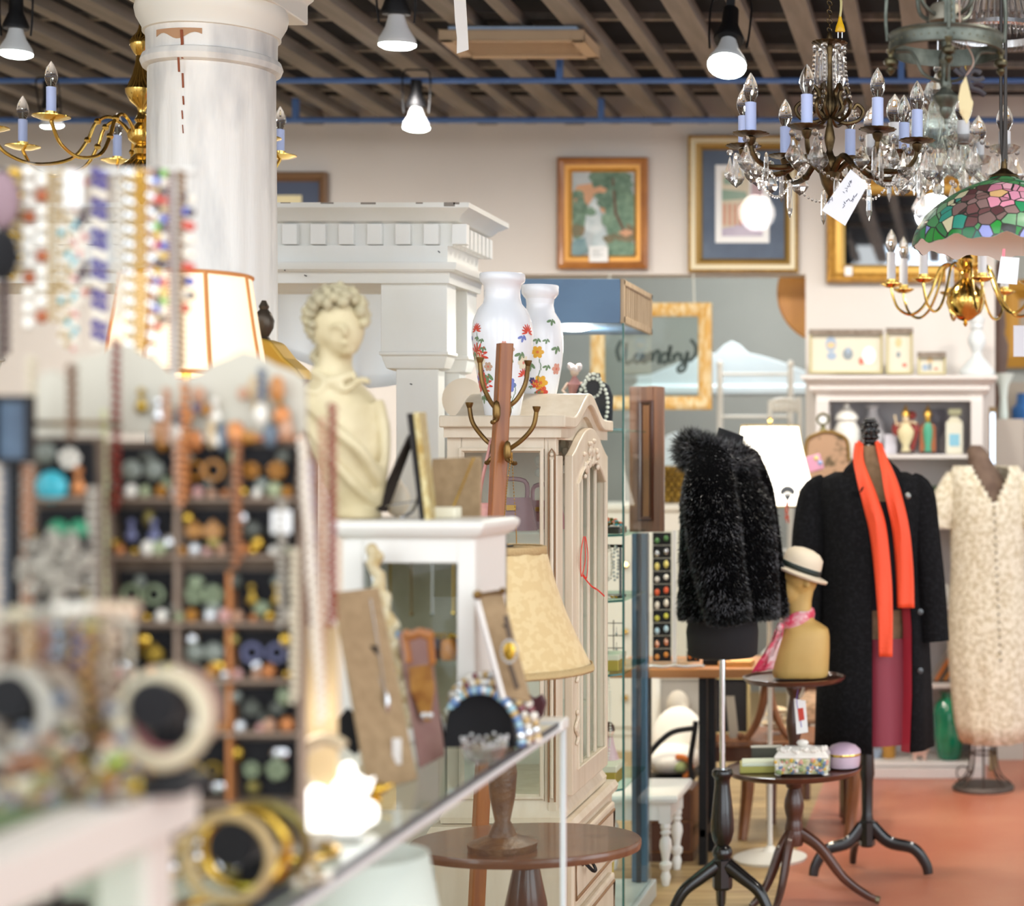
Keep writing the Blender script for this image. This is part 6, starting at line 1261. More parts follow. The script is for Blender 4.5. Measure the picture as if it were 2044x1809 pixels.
def sag(a, c, dip, n=24): a, c = Vector(a), Vector(c); return [a.lerp(c, i/n)+Vector((0, 0, -4*dip*(i/n)*(1-i/n))) for i in range(n+1)]
# ---------------- A: bronze chandelier with cut crystal
YA = 4.2; s = S(1, YA); o = P(1656, 300, YA); zf = lambda py: -(py-300)*s
t = thing('crystal_chandelier', 'aged bronze chandelier with blue candle sleeves and cut crystal drops', 'chandelier', o)
MB().lathe([(1, zf(412)), (4, zf(408)), (6, zf(400)), (3, zf(392)), (10, zf(380)), (16, zf(368)), (20, zf(352)), (22, zf(345)), (18, zf(338)), (20, zf(332)), (17, zf(318)), (9, zf(310)), (6, zf(300)), (8, zf(292)), (10, zf(284)), (11, zf(276)), (9, zf(262)), (6, zf(250)), (5, zf(238)), (8, zf(230)), (12, zf(215)), (10, zf(195)), (6, zf(185)), (5, zf(110)), (7, zf(100)), (5, zf(88)), (7, zf(78)), (4, zf(66))]
    if 0 else [(r*s, z) for r, z in [(1, zf(412)), (4, zf(408)), (6, zf(400)), (3, zf(392)), (10, zf(380)), (16, zf(368)), (20, zf(352)), (22, zf(345)), (18, zf(338)), (20, zf(332)), (17, zf(318)), (9, zf(310)), (6, zf(300)), (8, zf(292)), (10, zf(284)), (11, zf(276)), (9, zf(262)), (6, zf(250)), (5, zf(238)), (8, zf(230)), (12, zf(215)), (10, zf(195)), (6, zf(185)), (5, zf(110)), (7, zf(100)), (5, zf(88)), (7, zf(78)), (4, zf(66))]], n=20).build('stem', BRONZE, t)
MB().lathe([(8*s, zf(88)), (20*s, zf(92)), (33*s, zf(88)), (35*s, zf(85)), (20*s, zf(88)), (6*s, zf(86))], n=48, wob=lambda a, z: 1+.05*cos(a*16)).build('crown_dish', BRONZE, t)
b = MB()
for k in range(14): b.ring((0, 0, zf(60)+k*9*s), 4*s, 1.2*s, 10, 5, ax=((1, 0, 0) if k % 2 else (0, 1, 0)), sx=1, sy=1.5)
b.cyl((0, 0, zf(-60)), (0, 0, CEIL-o.z), .0035, n=6); b.build('chain', BRONZE, t)
pl = thing('power_plug', 'yellow power plug dangling on its cord beside the bronze chandelier chain', 'plug', P(1677, 64, YA-.03)); b = MB().loft([[(w*s*cos(a), w*.6*s*sin(a), z*s) for a in [2*PI*k/12 for k in range(12)]] for w, z in [(9, 0), (10, 2), (8, 12), (5, 20), (3, 28), (2.5, 34)]]); b.build('body', mat('yellow_plug', '#e9b50f', .4), pl)
for x in (-4, 4): MB().box((x-.8)*s, (x+.8)*s, -1.5*s, 1.5*s, -12*s, 0).build('prong', SILVER, pl, smooth=0)
MB().tube(crom([(0, 0, 30*s), (2*s, 0, 60*s), (-4*s, .01, 110*s), (3*s, .02, 200*s), (0, .03, CEIL-P(1677, 64, YA).z)], 5), .003, 6).build('cord', mat('cream_cord', '#cfc48a', .5), pl)
PD = pend(s).build('crystal_drop', CRYSTAL, t, loc=(0, 0, -5), smooth=0); SPR = spear(s).build('crystal_spear', CRYSTAL, t, smooth=0, loc=(0, 0, -5)); BD = MB().ball((0, 0, 0), (8*s, 5*s, 8*s), 8).build('crystal_bead', CRYSTAL, t, smooth=0, loc=(0, 0, -5))
used = {PD: 0, SPR: 0, BD: 0}
def hang(proto, pos, rot=0, scale=1, cnt=[0]):
    if not used[proto]: used[proto] = 1; proto.location = pos; proto.rotation_euler = (0, 0, rot); proto.scale = (scale,)*3; return proto
    return again(proto, proto.parent, pos, (0, 0, rot), scale)
a0 = math.radians(-10); R0 = 178*s; arm = None; rng = random.Random(3)
for k in range(8):
    a = a0+k*PI/4; ca, sa = cos(a), sin(a); tip = Vector((R0*ca, R0*sa, zf(292)))
    pts = crom([(14*s*ca, 14*s*sa, zf(345)), (50*s*ca, 50*s*sa, zf(318)), (95*s*ca, 95*s*sa, zf(342)), (145*s*ca, 145*s*sa, zf(345)), (172*s*ca, 172*s*sa, zf(325)), (R0*ca, R0*sa, zf(296))], 4)
    ar = MB().tube(pts, [lerp(7, 4.5, i/(len(pts)-1))*s for i in range(len(pts))], 7).ball(pts[8], (9*s, 9*s, 7*s), 8).lathe([(4*s, -18*s), (9*s, -10*s), (11*s, -2*s), (5*s, 2*s)], c=tip, n=10).build('arm', BRONZE, t)
    MB().lathe([(6*s, 3*s), (20*s, 1*s), (34*s, 5*s), (35*s, 7*s), (20*s, 4*s), (6*s, 6*s)], c=tip, n=40, wob=lambda a, z: 1+.05*cos(a*14)).build('bobeche', BRONZE, ar)
    MB().lathe([(11*s, 5*s), (11*s, 66*s), (8*s, 67*s)], c=tip, n=16).build('candle_sleeve', M_TUBEB, ar)
    bulb_part(ar, tip+Vector((0, 0, 66*s)), s, 58, 14.5)
    for j in range(4):
        q_ = a+PI/4+j*PI/2; p = tip+Vector((31*s*cos(q_), 31*s*sin(q_), -6*s))
        if j in (0, 2) or k % 2 == 0:
            hang(BD, p+Vector((0, 0, -4*s)), rng.uniform(-.6, .6), .9); hang(PD, p+Vector((0, 0, -12*s)), rng.uniform(-.8, .8), rng.uniform(.85, 1.0))
        else: hang(SPR, p+Vector((0, 0, -24*s)), 0, .9)
    if k % 2 == 0: hang(SPR, Vector((80*s*cos(a+.4), 80*s*sin(a+.4), zf(365))), 0, 1.0)
for k in range(6):
    a = k*PI/3+.2; hang(SPR, (25*s*cos(a), 25*s*sin(a), zf(102)), 0, 1.0); hang(BD, (28*s*cos(a), 28*s*sin(a), zf(97)), 0, .9)
    b = MB(); strand(b, crom([(30*s*cos(a), 30*s*sin(a), zf(95)), (34*s*cos(a+.1), 34*s*sin(a+.1), zf(150)), (46*s*cos(a+.1), 46*s*sin(a+.1), zf(205)), (62*s*cos(a), 62*s*sin(a), zf(236))], 14), 3.6*s, 8*s); b.build('bead_chain', CRYSTAL, t, smooth=0)
    sc_ = MB().tube(crom([(6*s*cos(a), 6*s*sin(a), zf(232)), (30*s*cos(a), 30*s*sin(a), zf(245)), (58*s*cos(a), 58*s*sin(a), zf(238)), (68*s*cos(a), 68*s*sin(a), zf(220)), (56*s*cos(a), 56*s*sin(a), zf(207)), (48*s*cos(a), 48*s*sin(a), zf(217))], 4), 4*s, 6)
    sc_.tube(crom([(8*s*cos(a), 8*s*sin(a), zf(235)), (26*s*cos(a), 26*s*sin(a), zf(215)), (20*s*cos(a), 20*s*sin(a), zf(190)), (32*s*cos(a), 32*s*sin(a), zf(174)), (38*s*cos(a), 38*s*sin(a), zf(186))], 4), 4.5*s, 6); sc_.build('scroll', BRONZE, t)
for k in range(8):
    a = a0+k*PI/4; c = a+PI/4; b = MB(); strand(b, sag((150*s*cos(a), 150*s*sin(a), zf(340)), (150*s*cos(c), 150*s*sin(c), zf(340)), 42*s, 44), 3*s, 6.6*s); b.build('bead_swag', CRYSTAL, t, smooth=0)
q0 = P(1655, 330, YA-.24)-o; gq = lambda px, py: P(px, py, YA-.235)-o
tg = MB().slab(gq(1708, 345), gq(1728, 378), gq(1686, 450), gq(1640, 420), .0008) if 0 else MB().slab(gq(1640, 420), gq(1687, 451), gq(1733, 368), gq(1698, 338), .0008)
tg = tg.build('price_tag', mat('tag_paper', '#e6e7ee', .7), t, smooth=0); tg['label'] = 'white paper price tag'
b = MB()
def scr(u, v): return gq(1640, 420).lerp(gq(1687, 451), u).lerp(gq(1698, 338).lerp(gq(1733, 368), u), v)+Vector((0, -.0015, 0))
r2 = random.Random(5)
for (u, v, n_) in ((.06, .18, 4), (.35, .55, 6), (.6, .3, 5), (.8, .5, 4), (.35, .8, 1)):
    for k in range(n_): p = scr(u, v+.045*k); b.tube([p, p+Vector((r2.uniform(-.004, .004), 0, r2.uniform(.002, .007))), p+Vector((r2.uniform(-.005, .005), 0, r2.uniform(-.003, .003)))], .0006, 4)
b.build('handwriting', mat('blue_black_ink', '#4a4c66', .7), tg)
# ---------------- B: pewter ring chandelier
Y_ = 3.45; s = S(1, Y_); o = P(1888, 150, Y_); zf = lambda py: -(py-150)*s
M_PEW = mat('pewter_iron', '#6d7168', .42, .75, '#4c5048', 30); M_PEWG = mat('olive_bronze', '#6e674c', .4, .8, '#4a4434', 30)
t = thing('ring_chandelier', 'pewter ring chandelier with turned drops hanging at the top right', 'chandelier', o)
b = MB(); rr = 114*s
b.lathe([(rr*.985, zf(108)), (rr*1.01, zf(106)), (rr, zf(102)), (rr*.995, zf(84)), (rr*1.0, zf(80)), (rr*1.03, zf(76)), (rr*1.02, zf(73)), (rr*.97, zf(74)), (rr*.965, zf(108)), (rr*.985, zf(108))], n=72, cap=False); b.build('ring', M_PEW, t)
b = MB()
for k in range(44): a = 2*PI*k/44; b.ball((rr*.998*cos(a), rr*.998*sin(a), zf(93)), 1.8*s, 6)
b.build('studs', M_PEWG, t)
MB().lathe([(r*s, zf(y)) for r, y in [(2, 248), (4, 243), (3, 238), (9, 232), (14, 222), (13, 216), (17, 210), (25, 200), (26, 194), (22, 188), (14, 182), (10, 176), (12, 170), (9, 150), (9, 130), (14, 124), (15, 115), (12, 106), (9, 100), (10, 92), (12, 60), (13, 20), (13, -40)]], n=24).build('stem', M_PEW, t)
for k in range(4):
    a = k*PI/2+.05; MB().lathe([(r*s, zf(y)) for r, y in [(1, 152), (4, 149), (9, 143), (8, 138), (4, 136), (13, 130), (14, 124), (11, 119), (5, 116), (5, 110), (8, 106), (9, 100)]], c=((rr-4*s)*cos(a), (rr-4*s)*sin(a), 0), n=16).build('drop_finial', M_PEWG, t)
    MB().tube(crom([(r*s*cos(a), r*s*sin(a), zf(y)) for r, y in [(100, 104), (72, 104), (60, 118), (46, 146), (22, 160), (8, 162)]], 4), 3.6*s, 8).build('brace', M_PEW, t)
    c = a+PI/4*0
    MB().tube(crom([((rr+2*s)*cos(a), (rr+2*s)*sin(a), zf(84)), ((rr+6*s)*cos(a), (rr+6*s)*sin(a), zf(30)), ((rr-2*s)*cos(a), (rr-2*s)*sin(a), zf(-60))], 4), 3.5*s, 8).build('rod', M_PEW, t)
    a2 = a+PI/4; MB().tube(crom([(14*s*cos(a2), 14*s*sin(a2), zf(34)), (45*s*cos(a2), 45*s*sin(a2), zf(32)), (72*s*cos(a2), 72*s*sin(a2), zf(12)), (80*s*cos(a2), 80*s*sin(a2), zf(-40))], 4), 4.5*s, 8).build('scroll_arm', M_PEW, t)
MB().lathe([(28*s, zf(46)), (34*s, zf(44)), (34*s, zf(18)), (28*s, zf(10)), (12*s, zf(8))], n=30).build('collar', mat('warm_pewter', '#8d8778', .5, .5), t)
st = MB().box(-11*s, 11*s, -1.5*s, 1.5*s, zf(63), zf(-60)).build('strap', M_PEW, t, smooth=0, loc=(8*s, -36*s, 0), bevel=.001)
b = MB()
for k in range(9): b.ring((0, -2*s, zf(55-k*13)), 4.5*s, 1.1*s, 14, 5, ax=(0, 1, 0))
b.build('ring_marks', M_PEWG, st)
b = MB().cyl((0, 0, zf(-30)), (0, 0, CEIL-o.z), .006, n=8); b.build('chain', M_PEW, t)
leaf = thing('dried_leaf_tag', 'cream leaf shaped paper tag tied with black ribbon under the ring chandelier', 'tag', P(1925, 215, Y_-.05)); g = lambda px, py, d=0: P(px, py, Y_-.05+d)-P(1925, 215, Y_-.05)
out = [g(1928, 152), g(1918, 170), (g(1913, 195)), g(1916, 225), g(1930, 248), g(1938, 228), g(1943, 205), g(1938, 195), g(1934, 175)]
MB().prism([(p.x, p.z) for p in out], -.001, .001).build('leaf', mat('aged_cream_paper', '#d9c89a', .7, 0, '#b98d5c', 20, lo=.55, hi=.8), leaf, smooth=0)
b = MB()
for q_ in ([(1905, 138), (1925, 150), (1945, 140), (1958, 146)], [(1918, 134), (1932, 152), (1950, 160), (1964, 155)], [(1928, 150), (1938, 175), (1955, 182), (1966, 190)], [(1930, 150), (1936, 170), (1950, 168), (1963, 174)]): b.tube(crom([g(x, y, .004*i) for i, (x, y) in enumerate(q_)], 4), 5*s, 6, flat=.25)
b.build('ribbon', mat('black_ribbon', '#2c262c', .5), leaf); MB().tube(crom([g(1928, 152), g(1942, 130), g(1941, 112), g(1926, 78), g(1915, 20), g(1916, -300)], 5), .0014, 5).build('string', mat('pinkish_string', '#b99a8a', .7), leaf)
# ---------------- C: glass chandelier
Y_ = 4.85; s = S(1, Y_); o = P(1872, 270, Y_); zf = lambda py: -(py-270)*s
t = thing('glass_chandelier', 'clear glass chandelier with white candle sleeves and glass bead swags', 'chandelier', o)
ARMG = glassy('moulded_glass', '#f6fbfa', 1.42, 0, .3)
MB().lathe([(r*s, zf(y)) for r, y in [(3, 392), (9, 384), (14, 374), (6, 366), (16, 352), (34, 336), (38, 322), (24, 308), (12, 296), (22, 280), (30, 262), (26, 244), (14, 228), (10, 214), (18, 200), (28, 184), (22, 168), (10, 158), (6, 148), (9, 138), (7, 126), (12, 122), (3, 112)]], n=16).build('glass_stem', ARMG, t, smooth=20)
MB().cyl((0, 0, zf(112)), (0, 0, CEIL-o.z), .004, n=6).build('chain', SILVER, t)
PD = pend(s, 18, 58).build('crystal_drop', CRYSTAL, t, smooth=0); SPR = spear(s).build('crystal_spear', CRYSTAL, t, smooth=0); BD = MB().ball((0, 0, 0), (7*s, 6*s, 7*s), 8).build('crystal_bead', CRYSTAL, t, smooth=0); used.update({PD: 0, SPR: 0, BD: 0})
for k in range(6):
    a = math.radians(-8)+k*PI/3; ca, sa = cos(a), sin(a); R1 = 134*s; tip = Vector((R1*ca, R1*sa, zf(312)))
    pts = crom([(12*s*ca, 12*s*sa, zf(296)), (36*s*ca, 36*s*sa, zf(282)), (58*s*ca, 58*s*sa, zf(300)), (74*s*ca, 74*s*sa, zf(345)), (104*s*ca, 104*s*sa, zf(366)), (130*s*ca, 130*s*sa, zf(346)), (R1*ca, R1*sa, zf(314))], 5)
    ar = MB().tube(pts, 7*s, 8).build('arm', ARMG, t); MB().lathe([(6*s, 0), (20*s, 4*s), (30*s, 14*s), (31*s, 16*s), (18*s, 7*s), (5*s, 4*s)], c=tip, n=32, wob=lambda a, z: 1+.06*cos(a*6)).build('bobeche', ARMG, ar)
    MB().lathe([(12*s, 3*s), (12*s, 46*s), (9*s, 47*s)], c=tip, n=14).build('candle_sleeve', M_TUBEW, ar); bulb_part(ar, tip+Vector((0, 0, 46*s)), s, 56, 17)
    for j in range(4):
        q_ = a+j*PI/2+.6; p = tip+Vector((28*s*cos(q_), 28*s*sin(q_), 6*s)); hang(BD, p, 0, .8); hang(PD, p+Vector((0, 0, -9*s)), rng.uniform(-.8, .8), .95)
    b = MB(); strand(b, sag((26*s*ca, 26*s*sa, zf(186)), (R1*ca*.95, R1*sa*.95, zf(300)), 30*s, 40), 5.5*s, 12*s); b.build('bead_swag', CRYSTAL, t, smooth=0)
    a2 = a+PI/6; MB().ball((40*s*cos(a2), 40*s*sin(a2), zf(255)), (17*s, 9*s, 52*s), 8).build('glass_plume', ARMG, t); hang(PD, (36*s*cos(a2), 36*s*sin(a2), zf(375)), a2, 1.15); hang(BD, (36*s*cos(a2), 36*s*sin(a2), zf(368)), 0, .9); hang(SPR, (62*s*cos(a2), 62*s*sin(a2), zf(325)), 0, .8)
# ---------------- D: crystal basket lamp at the top right corner
Y_ = 5.1; s = S(1, Y_); o = P(1990, 40, Y_); zf = lambda py: -(py-40)*s
t = thing('crystal_basket_lamp', 'crystal basket ceiling lamp of hanging glass rods in the top right corner', 'chandelier', o)
MB().lathe([(98*s, zf(72)), (104*s, zf(68)), (104*s, zf(60)), (96*s, zf(58)), (98*s, zf(72))], n=60, cap=False).build('ring', SILVER, t); MB().lathe([(58*s, zf(-40)), (64*s, zf(-46)), (10*s, zf(-60))], n=40).build('cap', SILVER, t); MB().cyl((0, 0, zf(-58)), (0, 0, CEIL-o.z), .01, n=8).build('rod', SILVER, t)
rd = MB().lathe([(3.2*s, 0), (5*s, -20*s), (5*s, -92*s), (1*s, -102*s)], n=6).build('glass_rod', CRYSTAL, t, smooth=0)
for k in range(44):
    a = 2*PI*k/44; oo = rd if k == 0 else again(rd, t); oo.location = (66*s*cos(a), 66*s*sin(a), zf(-42)); oo.rotation_euler = (0, -.34, a)
b = MB()
for k in range(70): a = 2*PI*k/70; b.lathe([(.5*s, 0), (4*s, -4*s), (3.4*s, -14*s), (.5*s, -18*s)], c=(100*s*cos(a), 100*s*sin(a), zf(64)), n=5)
b.build('fringe', CRYSTAL, t, smooth=0)
# ---------------- E: stained glass pendant shade
Y_ = 4.0; s = S(1, Y_); o = P(2004, 493, Y_); zf = lambda py: -(py-493)*s
m = bpy.data.materials.new('stained_glass'); m.use_nodes = True; N = m.node_tree.nodes; L = m.node_tree.links; pb = N['Principled BSDF']; pb.inputs['Roughness'].default_value = .3
tc = N.new('ShaderNodeTexCoord'); vo = N.new('ShaderNodeTexVoronoi'); ve = N.new('ShaderNodeTexVoronoi'); ve.feature = 'DISTANCE_TO_EDGE'
for v_ in (vo, ve): v_.inputs['Scale'].default_value = 34; v_.inputs['Randomness'].default_value = .85; L.new(tc.outputs['Object'], v_.inputs['Vector'])
sp = N.new('ShaderNodeSeparateXYZ'); L.new(vo.outputs['Position'], sp.inputs[0]); sc = N.new('ShaderNodeSeparateColor'); L.new(vo.outputs['Color'], sc.inputs[0])
def mth(op, a, b_=None, c_=None):
    n = N.new('ShaderNodeMath'); n.operation = op
    for i, q_ in enumerate((a, b_, c_)):
        if q_ is None: continue
        if isinstance(q_, (int, float)): n.inputs[i].default_value = q_
        else: L.new(q_, n.inputs[i])
    return n.outputs[0]
def ramp(fac, cols):
    r = N.new('ShaderNodeValToRGB'); r.color_ramp.interpolation = 'CONSTANT'; e = r.color_ramp.elements
    while len(e) > 1: e.remove(e[0])
    e[0].position = 0; e[0].color = (*lin(cols[0]), 1)
    for i, c in enumerate(cols[1:]): x_ = e.new((i+1)/len(cols)); x_.color = (*lin(c), 1)
    L.new(fac, r.inputs[0]); return r.outputs[0]
def mixc_(f, a, b_):
    n = N.new('ShaderNodeMix'); n.data_type = 'RGBA'; L.new(f, n.inputs['Factor']); L.new(a, n.inputs['A']); L.new(b_, n.inputs['B']); return n.outputs['Result']
rnd = sc.outputs[0]
green = ramp(rnd, ['#3f7d4e', '#6f9c74', '#2f8a5a', '#8fb59a', '#3a8f7d', '#cfc8a4', '#4f8f5a']); rim = ramp(rnd, ['#1f7d33', '#2f8f3a', '#176b3a', '#8f95d0', '#2a8a4a', '#b0583c', '#1f6f5a']); pink = ramp(rnd, ['#d98fa4', '#c97f96', '#e2a9b8', '#cf96a8', '#d9b07a', '#d58fa8', '#b9788c']); brown = ramp(rnd, ['#7d5f5c', '#6b4a4a', '#8a6f6c', '#5a3a3c', '#7d6460', '#74504f', '#927a76'])
# flower patches: a pink bunch high on the front, a mauve one left of it
def near(x, y, z, r):
    n = N.new('ShaderNodeVectorMath'); n.operation = 'DISTANCE'; L.new(vo.outputs['Position'], n.inputs[0]); n.inputs[1].default_value = (x, y, z); return mth('LESS_THAN', n.outputs['Value'], r)
col = mixc_(near(-.045, -.16, .075, .07), green, brown); col = mixc_(near(.005, -.14, .115, .062), col, pink); col = mixc_(near(.13, -.13, .09, .05), col, pink); col = mixc_(near(-.16, .10, .10, .06), col, pink)
col = mixc_(mth('LESS_THAN', sp.outputs['Z'], .018), col, rim)
lead = N.new('ShaderNodeMix'); lead.data_type = 'RGBA'; L.new(mth('LESS_THAN', ve.outputs['Distance'], .045), lead.inputs['Factor']); L.new(col, lead.inputs['A']); lead.inputs['B'].default_value = (.035, .035, .03, 1)
L.new(lead.outputs['Result'], pb.inputs['Base Color'])
t = thing('stained_glass_lamp', 'stained glass floral pendant shade hanging at the right edge', 'lamp', o)
Rm = 184*s
def tif(rs, dz):
    def f(u, v):
        a = 2*PI*u; hh = lerp(0, 138*s, v)+(1-v)**6*(.006*sin(a*11)+.003*sin(a*23)); r = Rm*rs*(cos(v*PI*.5)**.62 if v < .995 else .14)
        r = max(r, .03); return (r*cos(a), r*sin(a), hh+dz)
    return f
MB().surf(tif(1, 0), 120, 22, True).build('shade', m, t, smooth=180); MB().surf(tif(.985, -.0005), 120, 22, True).build('lining', mat('milk_glass_lining', '#f6f4ee', .5), t, smooth=180)
MB().lathe([(.034, 137*s), (.036, 141*s), (.02, 148*s), (.008, 156*s), (.006, 175*s)], n=20).build('cap', BRONZE, t)
b = MB()
for k in range(3): b.tube(crom([(.004*cos(k*2.1), .004*sin(k*2.1), 170*s), (.007*cos(k*2.1+1), .007*sin(k*2.1+1), 320*s), (.004*cos(k*2.1+2), .004*sin(k*2.1+2), CEIL-o.z)], 6), .004, 6)
b.build('cord', mat('twisted_black_cord', '#3a3634', .6), t)
tg = MB().slab(P(1990, 565, Y_-.2)-o, P(2030, 568, Y_-.2)-o, P(2035, 515, Y_-.2)-o, P(1998, 512, Y_-.2)-o, .0008).build('price_tag', mat('tag_paper', '#e6e7ee'), t, smooth=0); MB().slab(P(2000, 512, Y_-.2)-o, P(2006, 512, Y_-.2)-o, P(2007, 497, Y_-.2)-o, P(2001, 497, Y_-.2)-o, .0008).build('tag_loop', mat('pink_loop', '#e07a86', .5), tg, smooth=0)
# ---------------- F, G: brass chandeliers
def brass(name, label, px, py, Y, body, arm_pts, R_, a0, n, tube_m, th, bh, bw, tw, bob, ball=None, top=None):
    s = S(1, Y); o = P(px, py, Y); zf = lambda y: -(y-py)*s
    t = thing(name, label, 'chandelier', o); MB().lathe([(r*s, zf(y)) for r, y in body], n=28).build('stem', BRASS, t)
    for k in range(n):
        a = math.radians(a0)+2*PI*k/n; ca, sa = cos(a), sin(a); pts = crom([(r*s*ca, r*s*sa, zf(y)) for r, y in arm_pts], 5)
        tip = Vector((R_*s*ca, R_*s*sa, zf(arm_pts[-1][1])))
        b = MB().tube(pts, 3.4*s if bob > 24 else 2.8*s, 8)
        if ball:
            for i in ball: b.ball(pts[i], 7*s, 8)
        ar = b.build('arm', BRASS, t)
        MB().lathe([(5*s, -4*s), (bob*.5*s, -3*s), (bob*s, 3*s), (bob*s, 5*s), (bob*.4*s, 0), (tw*1.15*s, 2*s), (tw*1.2*s, 13*s), (tw*.9*s, 13*s)], c=tip, n=24).build('bobeche', BRASS, ar)
        MB().lathe([(tw*s, 8*s), (tw*s, th*s), (tw*.7*s, (th+1)*s)], c=tip, n=14).build('candle_sleeve', tube_m, ar); bulb_part(ar, tip+Vector((0, 0, th*s)), s, bh, bw)
    MB().cyl((0, 0, zf(body[-1][1])), (0, 0, CEIL-o.z), .004, n=6).build('chain', BRASS, t)
    return t, o, s
brass('brass_chandelier', 'large polished brass chandelier half hidden behind the white column', 283, 250, 4.72,
  [(2, 408), (5, 402), (22, 394), (40, 376), (46, 355), (40, 334), (22, 318), (12, 308), (16, 298), (12, 290), (24, 282), (27, 272), (26, 262), (14, 254), (10, 246), (14, 240), (9, 232), (7, 222), (10, 214), (22, 204), (30, 188), (31, 180), (27, 174), (18, 152), (13, 130), (10, 112), (14, 108), (22, 94), (23, 84), (17, 74), (10, 66), (6, 56), (3, 30), (2, 10)],
  [(22, 270), (40, 248), (62, 240), (84, 256), (98, 290), (128, 330), (190, 346), (240, 330), (262, 300), (266, 288)], 266, -10, 8, M_TUBEB, 58, 48, 11.5, 8.5, 33, (14, 20))
ft, fo, fs = brass('brass_chandelier', 'smaller polished brass chandelier with ball body below the stained glass shade', 1927, 560, 5.6,
  [(2, 652), (5, 646), (3, 642), (14, 638), (32, 624), (39, 604), (36, 584), (20, 566), (8, 556), (12, 546), (7, 538), (14, 528), (17, 518), (10, 508), (6, 498), (9, 488), (5, 470), (2, 440)],
  [(10, 540), (34, 528), (52, 538), (68, 580), (88, 616), (112, 630), (136, 618), (148, 590), (150, 574)], 150, 12, 8, M_TUBEW, 66, 46, 11, 8.5, 22)
MB().slab(P(2023, 712, 5.45)-fo, P(2060, 712, 5.45)-fo, P(2060, 650, 5.45)-fo, P(2023, 650, 5.45)-fo, .001).build('price_tag', mat('tag_paper', '#e6e7ee'), ft, smooth=0)
# ================================================================ glass counter
KX0, KX1, KY0, KY1, KZ = -1.3, -.675, 1.58, 3.06, 1.0
M_CW = mat('counter_white', '#e6e4de', .4); M_RAIL = mat('dark_steel_rail', '#4a5560', .3, .7); M_CEDGE = mat('acrylic_edge', '#e9eef0', .2, coat=.3)
t = thing('display_counter', 'long glass display counter with dark steel edge holding the jewellery stands', 'counter', (0, 0, 0))
MB().box(KX0, KX1, KY0, KY1, KZ-.009, KZ-.001).build('glass_top', pane('counter_top_glass', '#f4f9f7', .3, gain=.9), t, smooth=0)
MB().box(KX1-.006, KX1, KY0, KY1, .56, KZ-.009).build('side_glass', GLASS, t, smooth=0)
MB().box(KX0, KX1-.007, KY1-.006, KY1, .56, KZ-.009).build('end_glass', GLASS, t, smooth=0)
MB().box(KX1-.004, KX1+.001, KY0, KY1-.05, KZ-.006, KZ+.001).build('edge_rail', M_RAIL, t, smooth=0, bevel=.0015)
MB().box(KX1-.004, KX1+.003, KY0, KY1, KZ-.016, KZ-.007).build('edge_trim', M_CEDGE, t, smooth=0, bevel=.001)
MB().box(KX1-.007, KX1+.002, KY1-.008, KY1+.002, .56, KZ-.014).build('corner_edge', M_CEDGE, t, smooth=0, bevel=.001)
MB().box(KX0, KX1+.006, KY1-.05, KY1+.006, KZ-.016, KZ+.003).build('end_cap', M_CW, t, smooth=0, bevel=.004)
MB().box(KX0, KX1, KY0, KY1, 0, .55).build('cabinet_base', M_CW, t, smooth=0, bevel=.003)
MB().box(KX0+.01, KX1-.01, KY0, KY1-.02, .55, .565).build('deck', mat('deck_cream', '#ded7cb', .6), t, smooth=0)
MB().box(KX0, KX0+.01, KY0, KY1, .56, KZ-.009).build('back_panel', M_CW, t, smooth=0)
MB().box(KX0+.012, KX1-.22, KY0+.02, KY1-.05, .84, .85).build('inner_shelf', mat('white_shelf_board', '#efece6', .5), t, smooth=0)
c = (-.80, 2.42, .566); tt = thing('white_lampshade', 'large white lampshade inside the glass counter', 'lampshade', c); MB().lathe([(.115, .12), (.075, .34)], n=40, cap=False).build('shade', mat('white_linen_shade', '#f3f0ea', .8), tt, mods=(('SOLIDIFY', dict(thickness=.003)),)); MB().lathe([(.05, 0), (.05, .012), (.012, .03), (.012, .3)], n=20).build('base', BRASS, tt)
tt = thing('gilt_plate', 'round white plate with gilt rim inside the glass counter', 'plate', (-.815, 2.72, .566)); MB().lathe([(.05, 0), (.06, .004), (.10, .014), (.12, .02)], n=40, cap=False).build('dish', M_CHW, tt, mods=(('SOLIDIFY', dict(thickness=.003)),)); MB().ring((0, 0, .021), .12, .003, 48, 6).build('rim', GOLD, tt)
for k, (x, y, m, nm) in enumerate(((-.74, 2.0, PEARL, 'pearl'), (-.85, 2.0, GOLD, 'gold'), (-.75, 2.18, SILVER, 'silver'))): jumble((x, y, .566), .05, .05, .03, [m, m, DIA], 40, 'necklace_heap', '%s necklace heaped on the counter deck under the glass' % nm, 'necklace')
# ---------------- easel boards and small stands on the counter
M_LINB = mat('taupe_linen_board', '#a98f6d', .85, 0, '#9a8160', 60, bump=.2, bs=300); M_MAR = mat('mauve_board', '#8a6660', .8, 0, '#94736a', 30)
def board(name, label, cat, bl, br, tr, tl, th, m, strut=True):
    base = (bl+br)/2; base = Vector((base.x, base.y, KZ)); t = thing(name, label, cat, base)
    q = [p-base for p in (bl, br, tr, tl)]; MB().slab(q[0], q[1], q[2], q[3], -th).build('panel', m, t, smooth=0, bevel=.0015)
    if strut:
        mid = (q[2]+q[3])/2*.7+(q[0]+q[1])/2*.3; MB().slab(mid+Vector((-.01, .004, 0)), mid+Vector((.01, .004, 0)), Vector((mid.x+.012, mid.y+.10, 0.0)), Vector((mid.x-.012, mid.y+.10, 0.0)), .002).build('strut', VELVET, t, smooth=0)
    return t, base
def Pz(px, py, Y): return P(px, py, Y)
def cz(py): return (EYE-KZ)*F/(py-PY)     # depth of a counter top point
